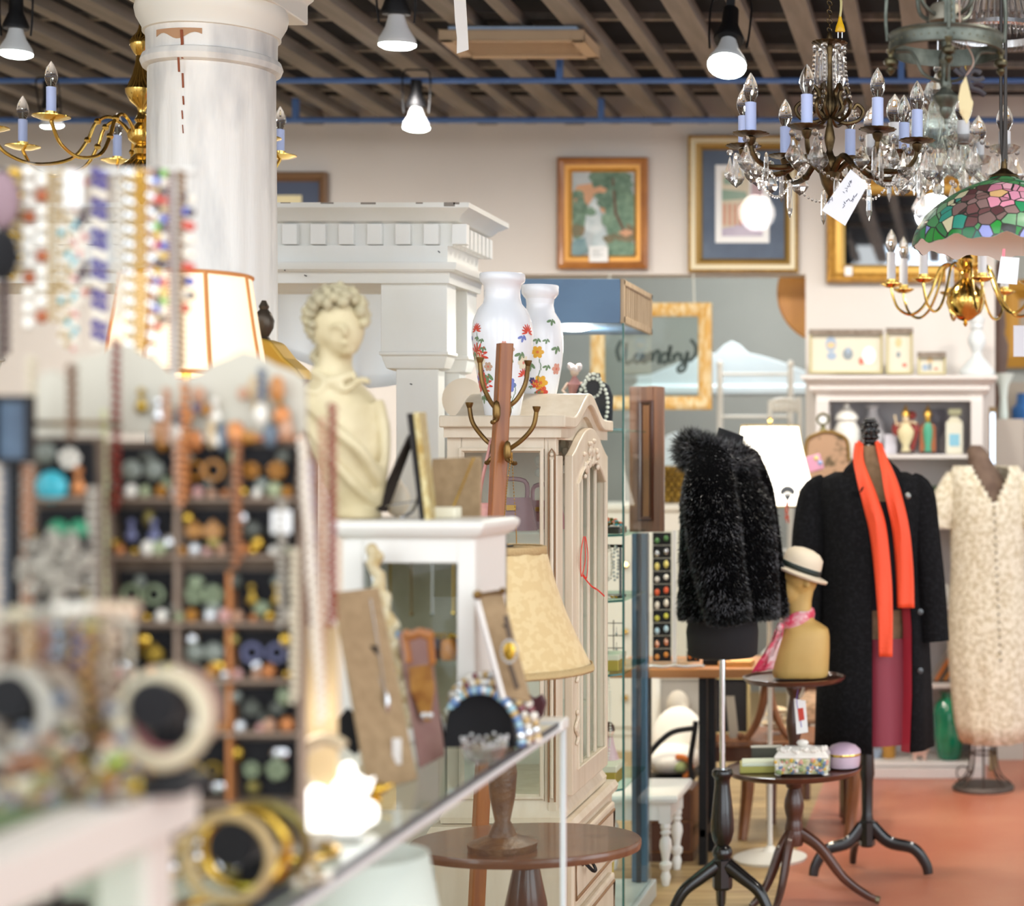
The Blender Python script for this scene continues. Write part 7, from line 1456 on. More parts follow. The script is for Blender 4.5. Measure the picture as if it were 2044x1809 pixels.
bl, br = P(738, 1580, 2.385), P(835, 1556, 2.475); t1, o1 = board('necklace_board', 'tall taupe linen necklace board leaning on the counter with a silver pendant', 'display stand', bl, br, P(757, 1172, 2.56), P(668, 1182, 2.47), .006, M_LINB)
beads([P(lerp(700, 771, i/60)+0, lerp(1200, 1392, i/60), lerp(2.535, 2.49, i/60)-.012) for i in range(61)]+[P(lerp(771, 740, i/60), lerp(1392, 1195, i/60), lerp(2.49, 2.54, i/60)-.010) for i in range(61)], .0016, SILVER, 'pendant_chain', 'fine silver chain on the tall taupe necklace board', 'necklace')
tag(MB().lathe([(.001, .014), (.005, .004), (.004, -.012), (.001, -.018)], n=10).build('silver_pendant', SILVER, loc=P(772, 1402, 2.475)), 'silver drop pendant hanging on the tall taupe board', 'pendant')
tag(MB().box(-.006, .006, -.001, .001, -.018, .018).build('paper_tag', PAPER, loc=P(792, 1500, 2.45), smooth=0), 'white price tag low on the tall taupe necklace board', 'tag')
bl, br = P(842, 1532, 2.585), P(889, 1508, 2.68); t2, o2 = board('necklace_board', 'narrow mauve necklace board with carved wooden pendant behind the taupe board', 'display stand', bl, br, P(858, 1254, 2.76), P(800, 1262, 2.66), .006, M_MAR)
tt = thing('wooden_pendant', 'large carved amber wooden pendant necklace on the mauve board', 'necklace', P(838, 1380, 2.62)); o = P(838, 1380, 2.62); g = lambda px, py, d=-.012: P(px, py, 2.63+d)-o
b = MB().loft([[g(815, 1332), g(862, 1326), g(862, 1326, .0), g(815, 1332, .0)], [g(820, 1380), g(868, 1375), g(868, 1375, .0), g(820, 1380, .0)], [g(836, 1420), g(862, 1418), g(862, 1418, 0), g(836, 1420, 0)], [g(848, 1440), g(860, 1440), g(860, 1440, 0), g(848, 1440, 0)]]); b.build('plaque', mat('amber_wood', '#b5843f', .35, 0, '#7d4a1c', 30), tt, smooth=30)
b = MB()
for k in range(9): b.ball(g(812+k*5.6, 1266+3*sin(k)), .008, 8).ball(g(808+k*.9, 1270+k*6), .006, 6).ball(g(858+k*.6, 1265+k*7), .006, 6)
b.build('beads', mat('amber_beads', '#a5662c', .2, coat=.4), tt); MB().ball(g(846, 1428, -.02), .005, 8).ball(g(858, 1428, -.02), .005, 8).build('studs', DIA, tt)
# ornate ivory easel frame behind the boards
o = Vector((P(790, 1300, 2.73).x, 2.73, KZ)); tt = thing('ornate_frame', 'ornate ivory scroll edged frame leaning behind the taupe board', 'frame', o); M_IVC = mat('ivory_scroll', '#d9cfb0', .4, 0, '#b59a66', 40); g = lambda px, py, d=0: P(px, py, 2.73+d)-o
b = MB()
for k in range(26): v = k/25; b.ball(g(lerp(742, 822, v)+6*sin(k*1.9), lerp(1098, 1440, v), .02-.04*v), (.011+.003*sin(k*1.3), .010, .012), 8)
b.build('scroll_edge', M_IVC, tt, mods=FUSE(.003, 1)); MB().slab(g(735, 1105, .025), g(745, 1105, .06), g(826, 1440, .03), g(815, 1440, -.015), .004).build('panel', mat('frame_mirror', '#9a9a94', .1, .8), tt, smooth=0)
# leaning bracelet card with watch brooch
bl, br = P(1010, 1392, 2.74), P(1062, 1402, 2.78); t3, o3 = board('bracelet_card', 'tan velvet bracelet card with jewelled watch leaning under the beige lampshade', 'display stand', bl, br, P(1004, 1182, 2.80), P(952, 1190, 2.76), .006, M_LINB)
MB().slab(P(1004, 1394, 2.735)-o3, P(1010, 1394, 2.73)-o3, P(956, 1190, 2.75)-o3, P(950, 1190, 2.755)-o3, .006).build('white_edge', mat('white_edge', '#efeae4', .5), t3, smooth=0)
b = MB().tube([P(953, 1188, 2.74)-o3, P(1003, 1180, 2.79)-o3], .0028, 8).ball(P(953, 1188, 2.74)-o3, .008, 8).ball(P(1003, 1180, 2.79)-o3, .006, 8); b.build('bar', M_HOOK, t3)
tt = thing('jewelled_watch', 'jewelled bracelet watch on the tan velvet card', 'watch', P(1018, 1300, 2.745)); s = S(1, 2.745); MB().lathe([(12*s, 0), (13*s, 3*s), (9*s, 5*s), (.001, 5*s)], n=20, sy=1.5).build('case', GOLD, tt).rotation_euler = (PI/2, 0, 0)
b = MB()
for k in range(16): a = 2*PI*k/16; b.ball((15*s*cos(a), -.006, 22*s*sin(a)), 3.2*s, 6)
b.build('stones', DIA, tt); b = MB().tube([(0, -.002, 26*s), (-10*s, .004, 70*s)], .004, 6).tube([(0, -.002, -26*s), (16*s, -.004, -75*s)], .004, 6); b.build('strap', mat('dark_strap', '#5a4a3c', .5), tt)
tt = tag(MB().prism([(0, 0), (.014, .012), (.02, .035), (.012, .05), (0, .042), (-.012, .05), (-.02, .035), (-.014, .012)], -.006, .006).build('heart_box', mat('maroon_leather', '#4a2228', .4), loc=P(1068, 1412, 2.99), smooth=0, bevel=.003), 'dark maroon heart shaped case at the far end of the counter', 'case'); tt.location.z = KZ+.003
# black half moon velvet stand with gem bracelet
o = Vector((P(965, 1470, 2.78).x, 2.78, KZ)); tt = thing('velvet_stand', 'black velvet half moon bracelet stand on the counter', 'display stand', o); s = S(1, 2.78)
arc = [(-70*s, 0)]+[(-2*s+lerp(-68, 75, i/16)*s, (118*s)*math.sqrt(max(0, 1-(lerp(-1, 1, i/16))**2))**.8*(1-.12*i/16)) for i in range(17)]+[(74*s, 0)]
MB().prism(arc, -.03, .03).build('velvet', VELVET, tt, smooth=0, bevel=.006)
GEM = [mat('gem_aqua', '#9ec7d6', .08, coat=.6), mat('gem_blue', '#5f83b5', .08, coat=.6), mat('gem_topaz', '#c9a86a', .1, coat=.6), DIA, mat('gem_garnet', '#7a3038', .1, coat=.6), PEARL]
b = MB()
for row in range(3):
    for i in range(24):
        a = lerp(2.35, -.15, i/23); b.m = (0, 1, 3, 0, 2, 1)[i % 6] if row == 0 else ((2, 5, 3, 2, 4, 5)[i % 6] if row == 1 else (5, 2, 3, 2, 5, 4)[i % 6]); rad = 84+row*9
        b.ball((rad*.98*s*cos(a)+6*s, -.036+.02*row, max(.008, 118*s*sin(max(a, 0))*(rad/84)*.93+.004)), RN.uniform(.006, .0085), 7)
tag(b.build('gem_bracelet', GEM, loc=o), 'wide bracelet of blue and amber gems over the black velvet half moon stand', 'bracelet')
tt = thing('glass_dish', 'small cut glass dish with rhinestones near the counter edge', 'dish', (P(967, 1510, 2.62).x, 2.62, KZ)); s = S(1, 2.62); MB().lathe([(28*s, 0), (36*s, 6*s), (46*s, 30*s), (44*s, 44*s), (40*s, 44*s), (41*s, 30*s), (30*s, 10*s), (.001, 8*s)], n=18).build('bowl', CRYSTAL, tt, smooth=15)
b = MB()
for k in range(18): a = 2*PI*k/18; b.ball((44*s*cos(a), 44*s*sin(a), 46*s+4*s*sin(k*2)), 4*s, 6)
b.build('rhinestones', DIA, tt)
tt = tag(MB().slab((-.03, 0, .0), (0.01, 0, -.032), (.035, 0, .004), (-.002, 0, .035), .004).build('velvet_card', VELVET, loc=P(697, 1462, 2.36), smooth=0), 'black diamond shaped velvet card standing left of the taupe board', 'card'); tt.location.z = KZ+.033+.16
tt.location = P(697, 1462, 2.47)
tt = thing('gold_bird', 'small gold bird figurine at the foot of the taupe board', 'figurine', (P(750, 1590, 2.32).x, 2.32, KZ)); s = S(1, 2.32); b = MB().ball((0, 0, 24*s), (24*s, .012, 14*s), 12).ball((-20*s, 0, 34*s), (9*s, .008, 9*s), 8).tube([(18*s, 0, 26*s), (34*s, 0, 34*s)], [8*s, 2*s], 6); b.build('body', GOLD, tt); MB().lathe([(14*s, 0), (10*s, 4*s), (5*s, 12*s)], n=12).build('foot', GOLD, tt)
# white ceramic figurines with an added glow for their overexposed look
o = Vector((P(648, 1662, 2.12).x, 2.12, KZ)); tt = thing('glowing_figurines', 'white ceramic figurine group with added glow, dove and bead fringe on the counter', 'lamp', o); s = S(1, 2.12); M_FIGGLOW = mat('white_ceramic_added_glow', '#fbfaf5', .5, emit=1.0, ecol='#fffaf4')
MB().rect([(-.01, 8*s), (0, 12*s), (0, 50*s), (-.012, 62*s)], -98*s, 92*s, -.035, .035).build('drum', M_FIGGLOW, tt, smooth=0, bevel=.006); b = MB().ball((-25*s, 0, 62*s), (46*s, .035, 36*s), 18); b.build('dome', M_FIGGLOW, tt)
b = MB().ball((52*s, 0, 88*s), (38*s, .03, 28*s), 16).ball((46*s, 0, 126*s), (16*s, .016, 18*s), 12).tube([(80*s, 0, 90*s), (100*s, 0, 112*s)], [14*s, 4*s], 8); b.build('dove', M_FIGGLOW, tt, mods=FUSE(.004, 2))
b = MB()
for k in range(40): b.ball((lerp(-98, 92, k/39)*s, -.037, 3.5*s+3*s*(k % 2)), 5*s, 6)
b.build('bead_fringe', DIA, tt)
l = light('bulb_or_added_glow', 'POINT', (0, -.06, .14), .12, (1, .93, .85), .03); l.parent = tt  # point light added in front of the figurines
# ---------------- small white cabinet at the far end with bust and frame on it
WY0, WY1 = 2.80, 3.0; wx0, wx1 = X(684, WY0), X(948, WY0); wz = Z(1062, WY0)
t = thing('countertop_cabinet', 'small white glass fronted cabinet standing at the far end of the counter', 'cabinet', (0, 0, 0)); M_SC = mat('small_cabinet_white', '#eeebe4', .35)
MB().rect([(0, wz-.012), (.012, wz-.004), (.018, wz+.006), (.018, wz+.014), (.010, wz+.018)], wx0, wx1, WY0, WY1).build('top', M_SC, t, smooth=0, bevel=.002)
f_ = .032; b = MB().box(wx0, wx0+f_, WY0, WY0+.02, KZ, wz-.012).box(wx1-f_*.85, wx1, WY0, WY0+.02, KZ, wz-.012).box(wx0+f_, wx1-f_*.85, WY0, WY0+.02, wz-.05, wz-.012).box(wx0+f_, wx1-f_*.85, WY0, WY0+.02, KZ, KZ+.03); b.build('front_frame', M_SC, t, smooth=0, bevel=.002)
MB().box(wx0+f_, wx1-f_*.8, WY0+.008, WY0+.011, KZ+.03, wz-.05).build('pane', GLASS, t, smooth=0)
MB().box(wx0, wx0+.01, WY0+.02, WY1, KZ, wz-.012).build('side', M_SC, t, smooth=0); MB().box(wx1-.01, wx1, WY0+.02, WY1, KZ, wz-.012).build('side', M_SC, t, smooth=0); MB().box(wx0, wx1, WY1-.006, WY1, KZ, wz-.012).build('back', mat('cabinet_dull_lining', '#b5aa8c', .5, 0, '#c4ba9e', 12), t, smooth=0); MB().box(wx0+.01, wx1-.01, WY0+.022, WY1-.006, KZ+.12, KZ+.1245).build('shelf', GLASS, t, smooth=0)
M_BRN = mat('brown_leather_box', '#6b3f2c', .5)
tag(MB().box(-.05, .05, -.02, .02, 0, .03).build('leather_box', M_BRN, loc=(wx0+.115, WY0+.09, KZ+.1255+.06), smooth=0, bevel=.002), 'brown leather jewel box on the shelf of the small white cabinet', 'box').location.z = KZ+.1255
jumble((wx0+.13, WY0+.08, KZ+.156), .04, .02, .006, [GOLD], 34, 'gold_necklace', 'gold bead necklace on the brown leather box in the small cabinet', 'necklace', (.003, .005))
tag(MB().lathe([(.022, 0), (.024, .003), (.01, .005), (.001, .005)], n=24).build('blue_medallion', mat('wedgwood_blue', '#7fb2d6', .5), loc=(wx0+.075, WY0+.05, KZ+.156)), 'round pale blue medallion propped inside the small white cabinet', 'medallion').rotation_euler = (PI/2, 0, 0)
bpy.data.objects['blue_medallion'].location = (wx0+.072, WY0+.05, KZ+.125+.024)
tag(MB().box(-.02, .02, -.012, .012, 0, .034).build('blue_box', mat('navy_box', '#33466e', .5), loc=(wx0+.115, WY0+.045, KZ+.1255), smooth=0, bevel=.002), 'small navy box beside the pale blue medallion', 'box')
tag(MB().lathe([(.012, 0), (.016, .01), (.012, .03), (.008, .034)], n=14).build('amber_jar', mat('bright_amber', '#e08a2c', .2, coat=.5), loc=(wx1-.06, WY0+.06, KZ+.1255)), 'small amber jar at the right of the small cabinet shelf', 'jar')  # plain orange base colour
jumble((wx0+.16, WY0+.09, KZ+.004), .05, .04, .05, [SHELLW, PEARL, GOLD], 50, 'shell_necklace', 'white shell necklace heaped low inside the small white cabinet', 'necklace')
for k in range(5): tag(MB().cyl((0, 0, 0), (0, 0, .10), .0016, n=5).ball((0, 0, 0), .004, 6).build('hanging_chain', [GOLD, M_HOOK, SILVER, GOLD, M_BRN][k], loc=(wx0+.06+k*.032, WY0+.05+.008*k, KZ+.2)), '%s hanging inside the small white cabinet, %s from the left' % (['gold chain', 'dull brass chain', 'silver chain', 'fine gold chain', 'brown leather cord'][k], ['first', 'second', 'third', 'fourth', 'last'][k]), 'necklace', 'chains hung in the small cabinet')
# bust
YU = 2.9; s = S(1, YU); o = Vector((X(690, YU), YU, wz+.0185)); g = lambda px, py, d=0: P(px, py, YU+d)-o
tt = thing('plaster_bust', 'cream plaster bust of a curly haired woman on the small white cabinet', 'bust', o)
b = MB(); b.loft([[((px-690)*s+hw*s*cos(a), hd*sin(a), max(0, Z(py, YU)-o.z)) for a in [2*PI*k/24 for k in range(24)]] for py, px, hw, hd in [(1045, 715, 44, .04), (1030, 712, 50, .045), (1010, 708, 40, .04), (960, 708, 58, .055), (900, 700, 72, .065), (850, 690, 78, .07), (810, 682, 76, .065), (780, 672, 62, .055), (755, 668, 42, .04), (730, 668, 32, .034), (690, 672, 30, .034), (660, 676, 30, .034)]])
b.ball(g(674, 655), (52*s, .042, 62*s), 18, 12).ball(g(684, 672, -.018), (38*s, .03, 44*s), 14).ball(g(694, 700, -.03), (15*s, .014, 12*s), 10).ball(g(690, 665, -.052), (5*s, .008, 12*s), 8).ball(g(676, 652, -.045), (20*s, .012, 5*s), 8).ball(g(690, 686, -.046), (9*s, .007, 4*s), 8)
for k in range(46):
    a = k*2.4; q_ = k/46; pass

b.tube(crom([g(625, 740, -.03), g(660, 760, -.055), g(710, 745, -.045)], 4), 9*s, 8)
b.tube(crom([g(610, 800, -.05), g(660, 850, -.075), g(720, 900, -.07), g(760, 960, -.03)], 5), [12*s]*16, 8); b.tube(crom([g(612, 840, -.05), g(650, 900, -.07), g(700, 960, -.06), g(745, 1000, -.02)], 5), [11*s]*16, 8); b.tube(crom([g(755, 800, -.02), g(768, 860, -.03), g(765, 930, -.03), g(750, 1010, -.01)], 5), [12*s]*16, 8)
for k in range(12): b.ball(g(612+k*11, 778+8*sin(k*1.1)-k*1.2, -.055), 8*s, 7)
b.build('body', mat('cream_plaster', '#dfd2ae', .6, 0, '#c7b78f', 12), tt, mods=FUSE(.0045, 2), smooth=180)
b = MB()
for k in range(120):
    v = 1-2*(k+.5)/120; a = k*2.39996; r_ = math.sqrt(1-v*v); p = Vector((r_*cos(a), r_*sin(a), v))
    if p.z < -.15 and p.x > -.5: continue
    if p.y < -.35 and p.z < .35 and p.x > -.45: continue
    c_ = g(672, 636)+Vector((p.x*56*s, p.y*.046, p.z*62*s)); b.ball(c_, tuple(RN.uniform(9, 15)*s for _ in range(3)), 8)
for k in range(14): b.ball(g(634+5*sin(k*1.4), 640+k*9, -.012+.01*sin(k)), RN.uniform(9, 14)*s, 8)
b.build('curls', mat('aged_plaster', '#c9bd98', .7, 0, '#a99f84', 16), tt, smooth=70)
# easel frame seen from the side with black strut
o = Vector((X(845, 2.88), 2.88, wz+.0185)); g = lambda px, py, d=0: P(px, py, 2.88+d)-o; tt = thing('picture_easel', 'gilt edged picture frame with black easel strut seen edge on upon the small white cabinet', 'picture frame', o)
MB().slab(g(838, 1040, -.03), g(850, 1040, .05), g(824, 826, .05), g(812, 826, -.03), .006).build('back', mat('black_frame_back', '#25211f', .8), tt, smooth=0); MB().slab(g(848, 1042, -.03), g(861, 1042, .05), g(838, 824, .05), g(824, 824, -.03), .010).build('gilt_edge', mat('crackled_gilt', '#d8cb98', .4, .2, '#b0904a', 60, bump=.5, bs=200), tt, smooth=0, bevel=.002)
MB().slab(g(745, 1020, .02), g(770, 1020, .05), g(826, 870, .03), g(814, 868, 0), .004).build('easel_strut', mat('dark_strut_card', '#3f3631', .8), tt, smooth=0); b = MB().tube(crom([g(800, 1034, 0), g(824, 1020, .01), g(836, 985, .01)], 4), .0025, 6).tube([g(772, 1010, .03), g(838, 1000, .02)], .0018, 5); b.build('wire_hinge', SILVER, tt)
tt = tag(MB().ball((0, 0, .03), (.022, .022, .03), 14).lathe([(.02, .03), (.014, .05), (.006, .064), (.001, .07)], n=14).build('sea_shell', mat('cream_shell', '#e9dcc6', .4), loc=(X(792, 2.97), 2.97, wz+.0185)), 'cream spiral sea shell on the small white cabinet behind the strut', 'shell')
tt = tag(MB().box(-.026, .026, -.02, .02, 0, .018).build('cream_block', M_IVB, loc=(X(884, 2.93), 2.93, wz+.0185), smooth=0, bevel=.002), 'cream card box on the small cabinet right of the gilt frame', 'box')
bl, br = P(862, 1300, 3.04), P(962, 1300, 3.04); bl.z = br.z = KZ+.003; bl.y = br.y = 3.02
t4, o4 = board('necklace_board', 'large taupe necklace board with gold chain behind the small white cabinet', 'display stand', bl, br, P(960, 912, 3.05), P(862, 916, 3.05), .006, M_LINB, False)
beads([P(lerp(945, 905, i/80), lerp(915, 1012, i/80), 3.035) for i in range(81)], .0022, GOLD, 'gold_chain', 'gold chain draped over the large taupe board', 'necklace')
# ================================================================ earring rack
YE = 2.0; s = S(1, YE); xr0, xr1 = X(222, YE), X(606, YE); M_CRB = mat('cream_display_board', '#c9c4b5', .75); M_CU2 = mat('copper_strip', '#c9834f', .35, .5); M_PKL = mat('pinkish_ledge', '#a08b7a', .6)
t = thing('earring_rack', 'tall cream earring rack with scalloped header and rows of black velvet', 'display stand', (0, YE, KZ)); zf = lambda py: Z(py, YE)-KZ
out = [(X(px, YE), zf(py)) for px, py in [(130, 868), (132, 740), (150, 712), (190, 706), (212, 690), (232, 684), (255, 690), (278, 706), (308, 718), (330, 740), (345, 752), (372, 754), (396, 742), (420, 726), (455, 712), (480, 700), (510, 708), (545, 728), (585, 742), (606, 760), (606, 868)]]
MB().prism(out, .004, .012).build('header', M_CRB, t, smooth=0, bevel=.002)
MB().box(xr0, xr1, .004, .010, 0, zf(880)).build('back', mat('brown_rack_back', '#5f5044', .8, 0, '#7d6b5a', 20), t, smooth=0)
rows = [(893, 985), (1016, 1100), (1140, 1232), (1258, 1345), (1372, 1450), (1478, 1590)]
cards = [(236, 348), (368, 460), (472, 596)]
for i, (ya, yb) in enumerate(rows):
    MB().box(xr0, xr1, -.022, .004, zf(yb+14), zf(yb+8)).build('ledge', M_PKL, t, smooth=0, bevel=.001)
    for (ca, cb) in cards: MB().slab((X(ca+9, YE), .0, zf(yb)), (X(cb-12, YE), .0, zf(yb)), (X(cb, YE), -.002, zf(ya)), (X(ca, YE), -.002, zf(ya)), -.004).build('velvet_board', VELVET, t, smooth=0)
for px, w_, y_ in ((360, 4, 880), (465, 5, 1140), (606, 4, 880), (220, 4, 880)): MB().box(X(px-w_, YE), X(px+w_, YE), -.012, .004, 0, zf(y_)).build('upright', M_CU2 if px == 465 else M_PKL, t, smooth=0, bevel=.001)
MB().box(xr0-.01, xr1+.01, -.035, .07, 0, .012).build('base', M_CRB, t, smooth=0)
MB().box(xr0-.006, xr1+.0, .012, .05, 0.012, zf(900)).build('body', M_CRB, t, smooth=0) if 0 else None
EM = [('gold', mat('dull_gold', '#a8893a', .3, .9)), ('olive brass', mat('olive_gold', '#8a7d45', .3, .7)), ('silver', SILVER), ('grey pearl', mat('grey_pearl', '#7f857c', .25)), ('lilac', mat('lilac_bead', '#6f7296', .3)), ('amber', mat('amber_gem', '#a8701f', .2)), ('cream', PEARL), ('smoky', mat('smoky_stone', '#4d5048', .2)), ('topaz', mat('gem_topaz', '#c9a86a')), ('pale green', mat('pale_jade', '#8a9778', .3))]
SHP = ['round', 'drop', 'hoop', 'fan', 'cluster']
ORD = ['first', 'second', 'third', 'fourth', 'fifth', 'sixth', 'seventh', 'eighth', 'ninth', 'tenth', 'eleventh', 'twelfth']
def earring(shape, m, loc, r, label, group):
    b = MB()
    if shape == 'round': b.ball((0, 0, 0), (r, r*.4, r), 10)
    elif shape == 'drop': b.ball((0, 0, r*.9), (r*.45, r*.4, r*.45), 8).lathe([(.001, r*.5), (r*.5, -r*.3), (r*.75, -r*.8), (r*.4, -r*1.3), (.001, -r*1.4)], n=10, sy=.5)
    elif shape == 'hoop': b.ring((0, 0, 0), r*.85, r*.22, 18, 6, ax=(0, 1, 0))
    elif shape == 'fan': b.prism([(0, r)]+[(r*cos(a), r*.2+r*sin(a)) for a in [PI*1.05+PI*.9*k/8 for k in range(9)]], -r*.2, r*.2)
    else:
        for k in range(7): b.ball((r*.6*cos(k*.9), -.002*(k % 2), r*.6*sin(k*.9)), r*.4, 6)
    return tag(b.build('earring', m, loc=loc), label, 'earring', group)
RW = ['top', 'second', 'third', 'fourth', 'fifth', 'lowest']; re_ = random.Random(11)
k = 0
for i, (ya, yb) in enumerate(rows):
    n = 0
    for ci, (ca, cb) in enumerate(cards):
        nm, m = EM[(i*3+ci*2+re_.randrange(4)) % len(EM)]; sh_ = SHP[(i+ci*2) % 5]
        for j in range(2):
            px = lerp(ca, cb, .30+.40*j); earring(sh_, m, (X(px, YE), YE-.009, Z(lerp(ya, yb, .5), YE)), re_.uniform(.009, .0125), '%s %s earring on the %s velvet row of the rack, %s from the left' % (nm, sh_, RW[i], ORD[n]), 'earrings on the black velvet rows'); n += 1
LM = [('gold bead', GOLD), ('amber nugget', mat('amber_gem', '#a8701f')), ('peach bead', mat('peach_bead', '#c09478', .35)), ('pearl', PEARL), ('crystal', DIA), ('copper knob', M_CU2), ('sage bead', mat('sage_bead', '#9fa884', .4)), ('pink bead', mat('pink_bead', '#d0a09a', .35))]
for i, (ya, yb) in enumerate(rows[:5]):
    for j in range(12):
        nm, m = LM[(i*5+j*3) % 8]; r = re_.uniform(.0045, .0085); px = 242+j*31+re_.uniform(-8, 8); zt_ = Z(yb+8, YE)
        tag(MB().ball((0, 0, r), (r, r, r*1.1), 10).build('ring_trinket', m, loc=(X(px, YE), YE-.012, zt_)), '%s ring on the %s ledge of the earring rack, %s from the left' % (nm, RW[i], ORD[j]), 'ring', 'rings on the rack ledges')
for i, px in enumerate((285, 320, 400, 432, 520, 560)): earring('drop', EM[(i*2) % 10][1], (X(px, YE), YE-.004, Z(800+20*(i % 2), YE)), .011, '%s drop brooch on the cream header, %s from the left' % (EM[(i*2) % 10][0], ORD[i]), 'brooches on the cream header')
CM = [('grey pearl', EM[3][1]), ('olive brass', EM[1][1]), ('smoky', EM[7][1]), ('silver', SILVER), ('pale jade', EM[9][1]), ('gold', GOLD)]
for i, (ya, yb) in enumerate(rows):
    for j in range(8):
        nm, m = CM[(i*5+j*2) % 6]; px = 246+j*46+re_.uniform(-12, 12)
        tag(MB().ball((0, 0, 0), (re_.uniform(.006, .011), .005, re_.uniform(.006, .012)), 8).build('stud_earring', m, loc=(X(px, YE), YE-.007, Z(lerp(ya, yb, .22 if j % 2 else .82), YE))), '%s stud on the %s velvet row of the rack, %s stud from the left' % (nm, RW[i], ORD[j]), 'earring', 'studs on the black velvet rows')
HM = [('peach', LM[2][1]), ('orange', mat('orange_enamel', '#c48448', .3)), ('cream', PEARL), ('amber', EM[5][1]), ('copper', M_CU2), ('steel blue', mat('steel_blue', '#5f6b78', .3)), ('sand', mat('sand_bead', '#c9b08a', .4))]
for j in range(22):
    nm, m = HM[(j*3) % 7]; px = 318+j*12.5+re_.uniform(-5, 5); py = re_.uniform(775, 880) if j % 3 else re_.uniform(850, 882)
    tag(MB().ball((0, 0, 0), (re_.uniform(.006, .011), .006, re_.uniform(.008, .018)), 8).build('pendant', m, loc=(X(px, YE), YE-.010, Z(py, YE))), '%s pendant on the cream header, number %d from the left' % (nm, j+1), 'pendant', 'pendants under the scalloped header')
# second, narrower rack at the left
YE2 = 1.92; t = thing('earring_rack', 'narrow dark earring rack left of the tall cream rack', 'display stand', (0, YE2, KZ)); z2 = lambda py: Z(py, YE2)-KZ
MB().box(X(62, YE2), X(198, YE2), .004, .012, 0, z2(872)).build('back', mat('brown_rack_back', '#5f5044'), t, smooth=0); MB().prism([(X(px, YE2), z2(py)) for px, py in [(66, 872), (64, 770), (80, 745), (100, 738), (122, 748), (132, 780), (130, 872)]], .004, .010).build('header', M_CRB, t, smooth=0); MB().box(X(55, YE2), X(205, YE2), -.03, .03, 0, .012).build('base', M_CRB, t, smooth=0); MB().cyl((X(-10, 1.86), 1.866-YE2, Z(846, 1.86)-KZ), (X(205, 1.86), 1.866-YE2, Z(846, 1.86)-KZ), .003, n=8).cyl((X(180, 1.86), 1.866-YE2, Z(846, 1.86)-KZ), (X(180, 1.86), .006, Z(846, 1.86)-KZ), .003, n=8).build('strand_rail', M_HOOK, t)
for (ya, yb) in ((880, 985), (1015, 1110), (1140, 1240)): MB().slab((X(76, YE2), 0, z2(yb)), (X(190, YE2), 0, z2(yb)), (X(188, YE2), -.003, z2(ya)), (X(78, YE2), -.003, z2(ya)), -.004).build('velvet_board', VELVET, t, smooth=0); MB().box(X(62, YE2), X(198, YE2), -.02, .004, z2(yb+14), z2(yb+8)).build('ledge', M_PKL, t, smooth=0)
for i, (px, py, m, nm, sh_) in enumerate(((148, 915, PEARL, 'cream flower', 'cluster'), (100, 905, EM[3][1], 'grey', 'round'), (112, 972, TURQ, 'turquoise', 'round'), (165, 960, M_CU2, 'copper', 'drop'), (125, 1058, mat('emerald_bead', '#2f8f66', .3), 'small emerald', 'round'), (167, 1058, mat('emerald_bead', '#2f8f66'), 'large emerald', 'round'), (80, 1090, GOLD, 'gold', 'drop'), (140, 1105, PEARL, 'pearl', 'round'), (100, 1200, EM[4][1], 'lilac', 'cluster'), (165, 1190, EM[1][1], 'olive brass', 'hoop'))): earring(sh_, m, (X(px, YE2), YE2-.010, Z(py, YE2)), .012 if i != 2 else .018, '%s %s earring on the narrow dark rack' % (nm, sh_), 'earrings on the narrow dark rack')
# hanging strands on the racks
def vstrand(name, label, px, py0, py1, Y, m, r, w=0, group=None, cat='necklace', px2=None):
    pts = [P(lerp(px, px2 or px, i/120)+1.5*sin(i*.2), lerp(py0, py1, i/120), Y) for i in range(121)]
    if w: pts += [P(lerp(px2 or px, px, i/120)+w, lerp(py1, py0, i/120), Y+.004) for i in range(121)]
    return beads(pts, r, m, name, label, cat, group, 6, r*1.9)
M_DRED = mat('dark_red_beads', '#7a2a22', .25, coat=.3); M_RCR = mat('red_crystal', '#8f1420', .08, coat=.7)
vstrand('bead_strand', 'dark red bead necklace hanging over the scalloped header', 228, 682, 1015, YE-.03, M_DRED, .0042, 7)
vstrand('bead_strand', 'pale green bead strand hanging between the two earring racks', 207, 825, 1235, YE-.035, mat('pale_green_beads', '#cfd0a0', .4), .0046, 0)
vstrand('bead_strand', 'dark red crystal necklace hanging at the right of the earring rack', 660, 812, 1245, YE+.06, M_RCR, .0046, 6)
vstrand('bead_strand', 'smoky lilac bead strand near the right edge of the earring rack', 618, 925, 1180, YE-.02, mat('smoky_lilac', '#b5a8b0', .3), .0042, 0, px2=628)
vstrand('bead_strand', 'peach bead strand beside the smoky lilac strand', 640, 840, 1400, YE+.02, mat('peach_bead', '#d9a583'), .004, 5)
vstrand('bead_strand', 'cream shell strand hanging at the right edge of the earring rack', 600, 880, 1440, YE-.025, SHELLW, .0045, 8, px2=640)
tag(MB().box(-.011, .011, -.001, .001, -.013, .013).build('paper_tag', PAPER, loc=(X(582, YE), YE-.03, Z(1040, YE)), smooth=0), 'square white price tag on the second row of the rack', 'tag')
tt = thing('beaded_necklace_board', 'cream card hung with tangled necklaces right of the earring rack', 'display stand', (X(630, 2.12), 2.12, KZ)); MB().box(-.026, .026, 0, .006, 0, Z(1250, 2.12)-KZ).build('panel', mat('sand_card', '#cdb58c', .8), tt, smooth=0, bevel=.002); MB().box(-.03, .03, -.02, .03, 0, .008).build('foot', M_CRB, tt, smooth=0)
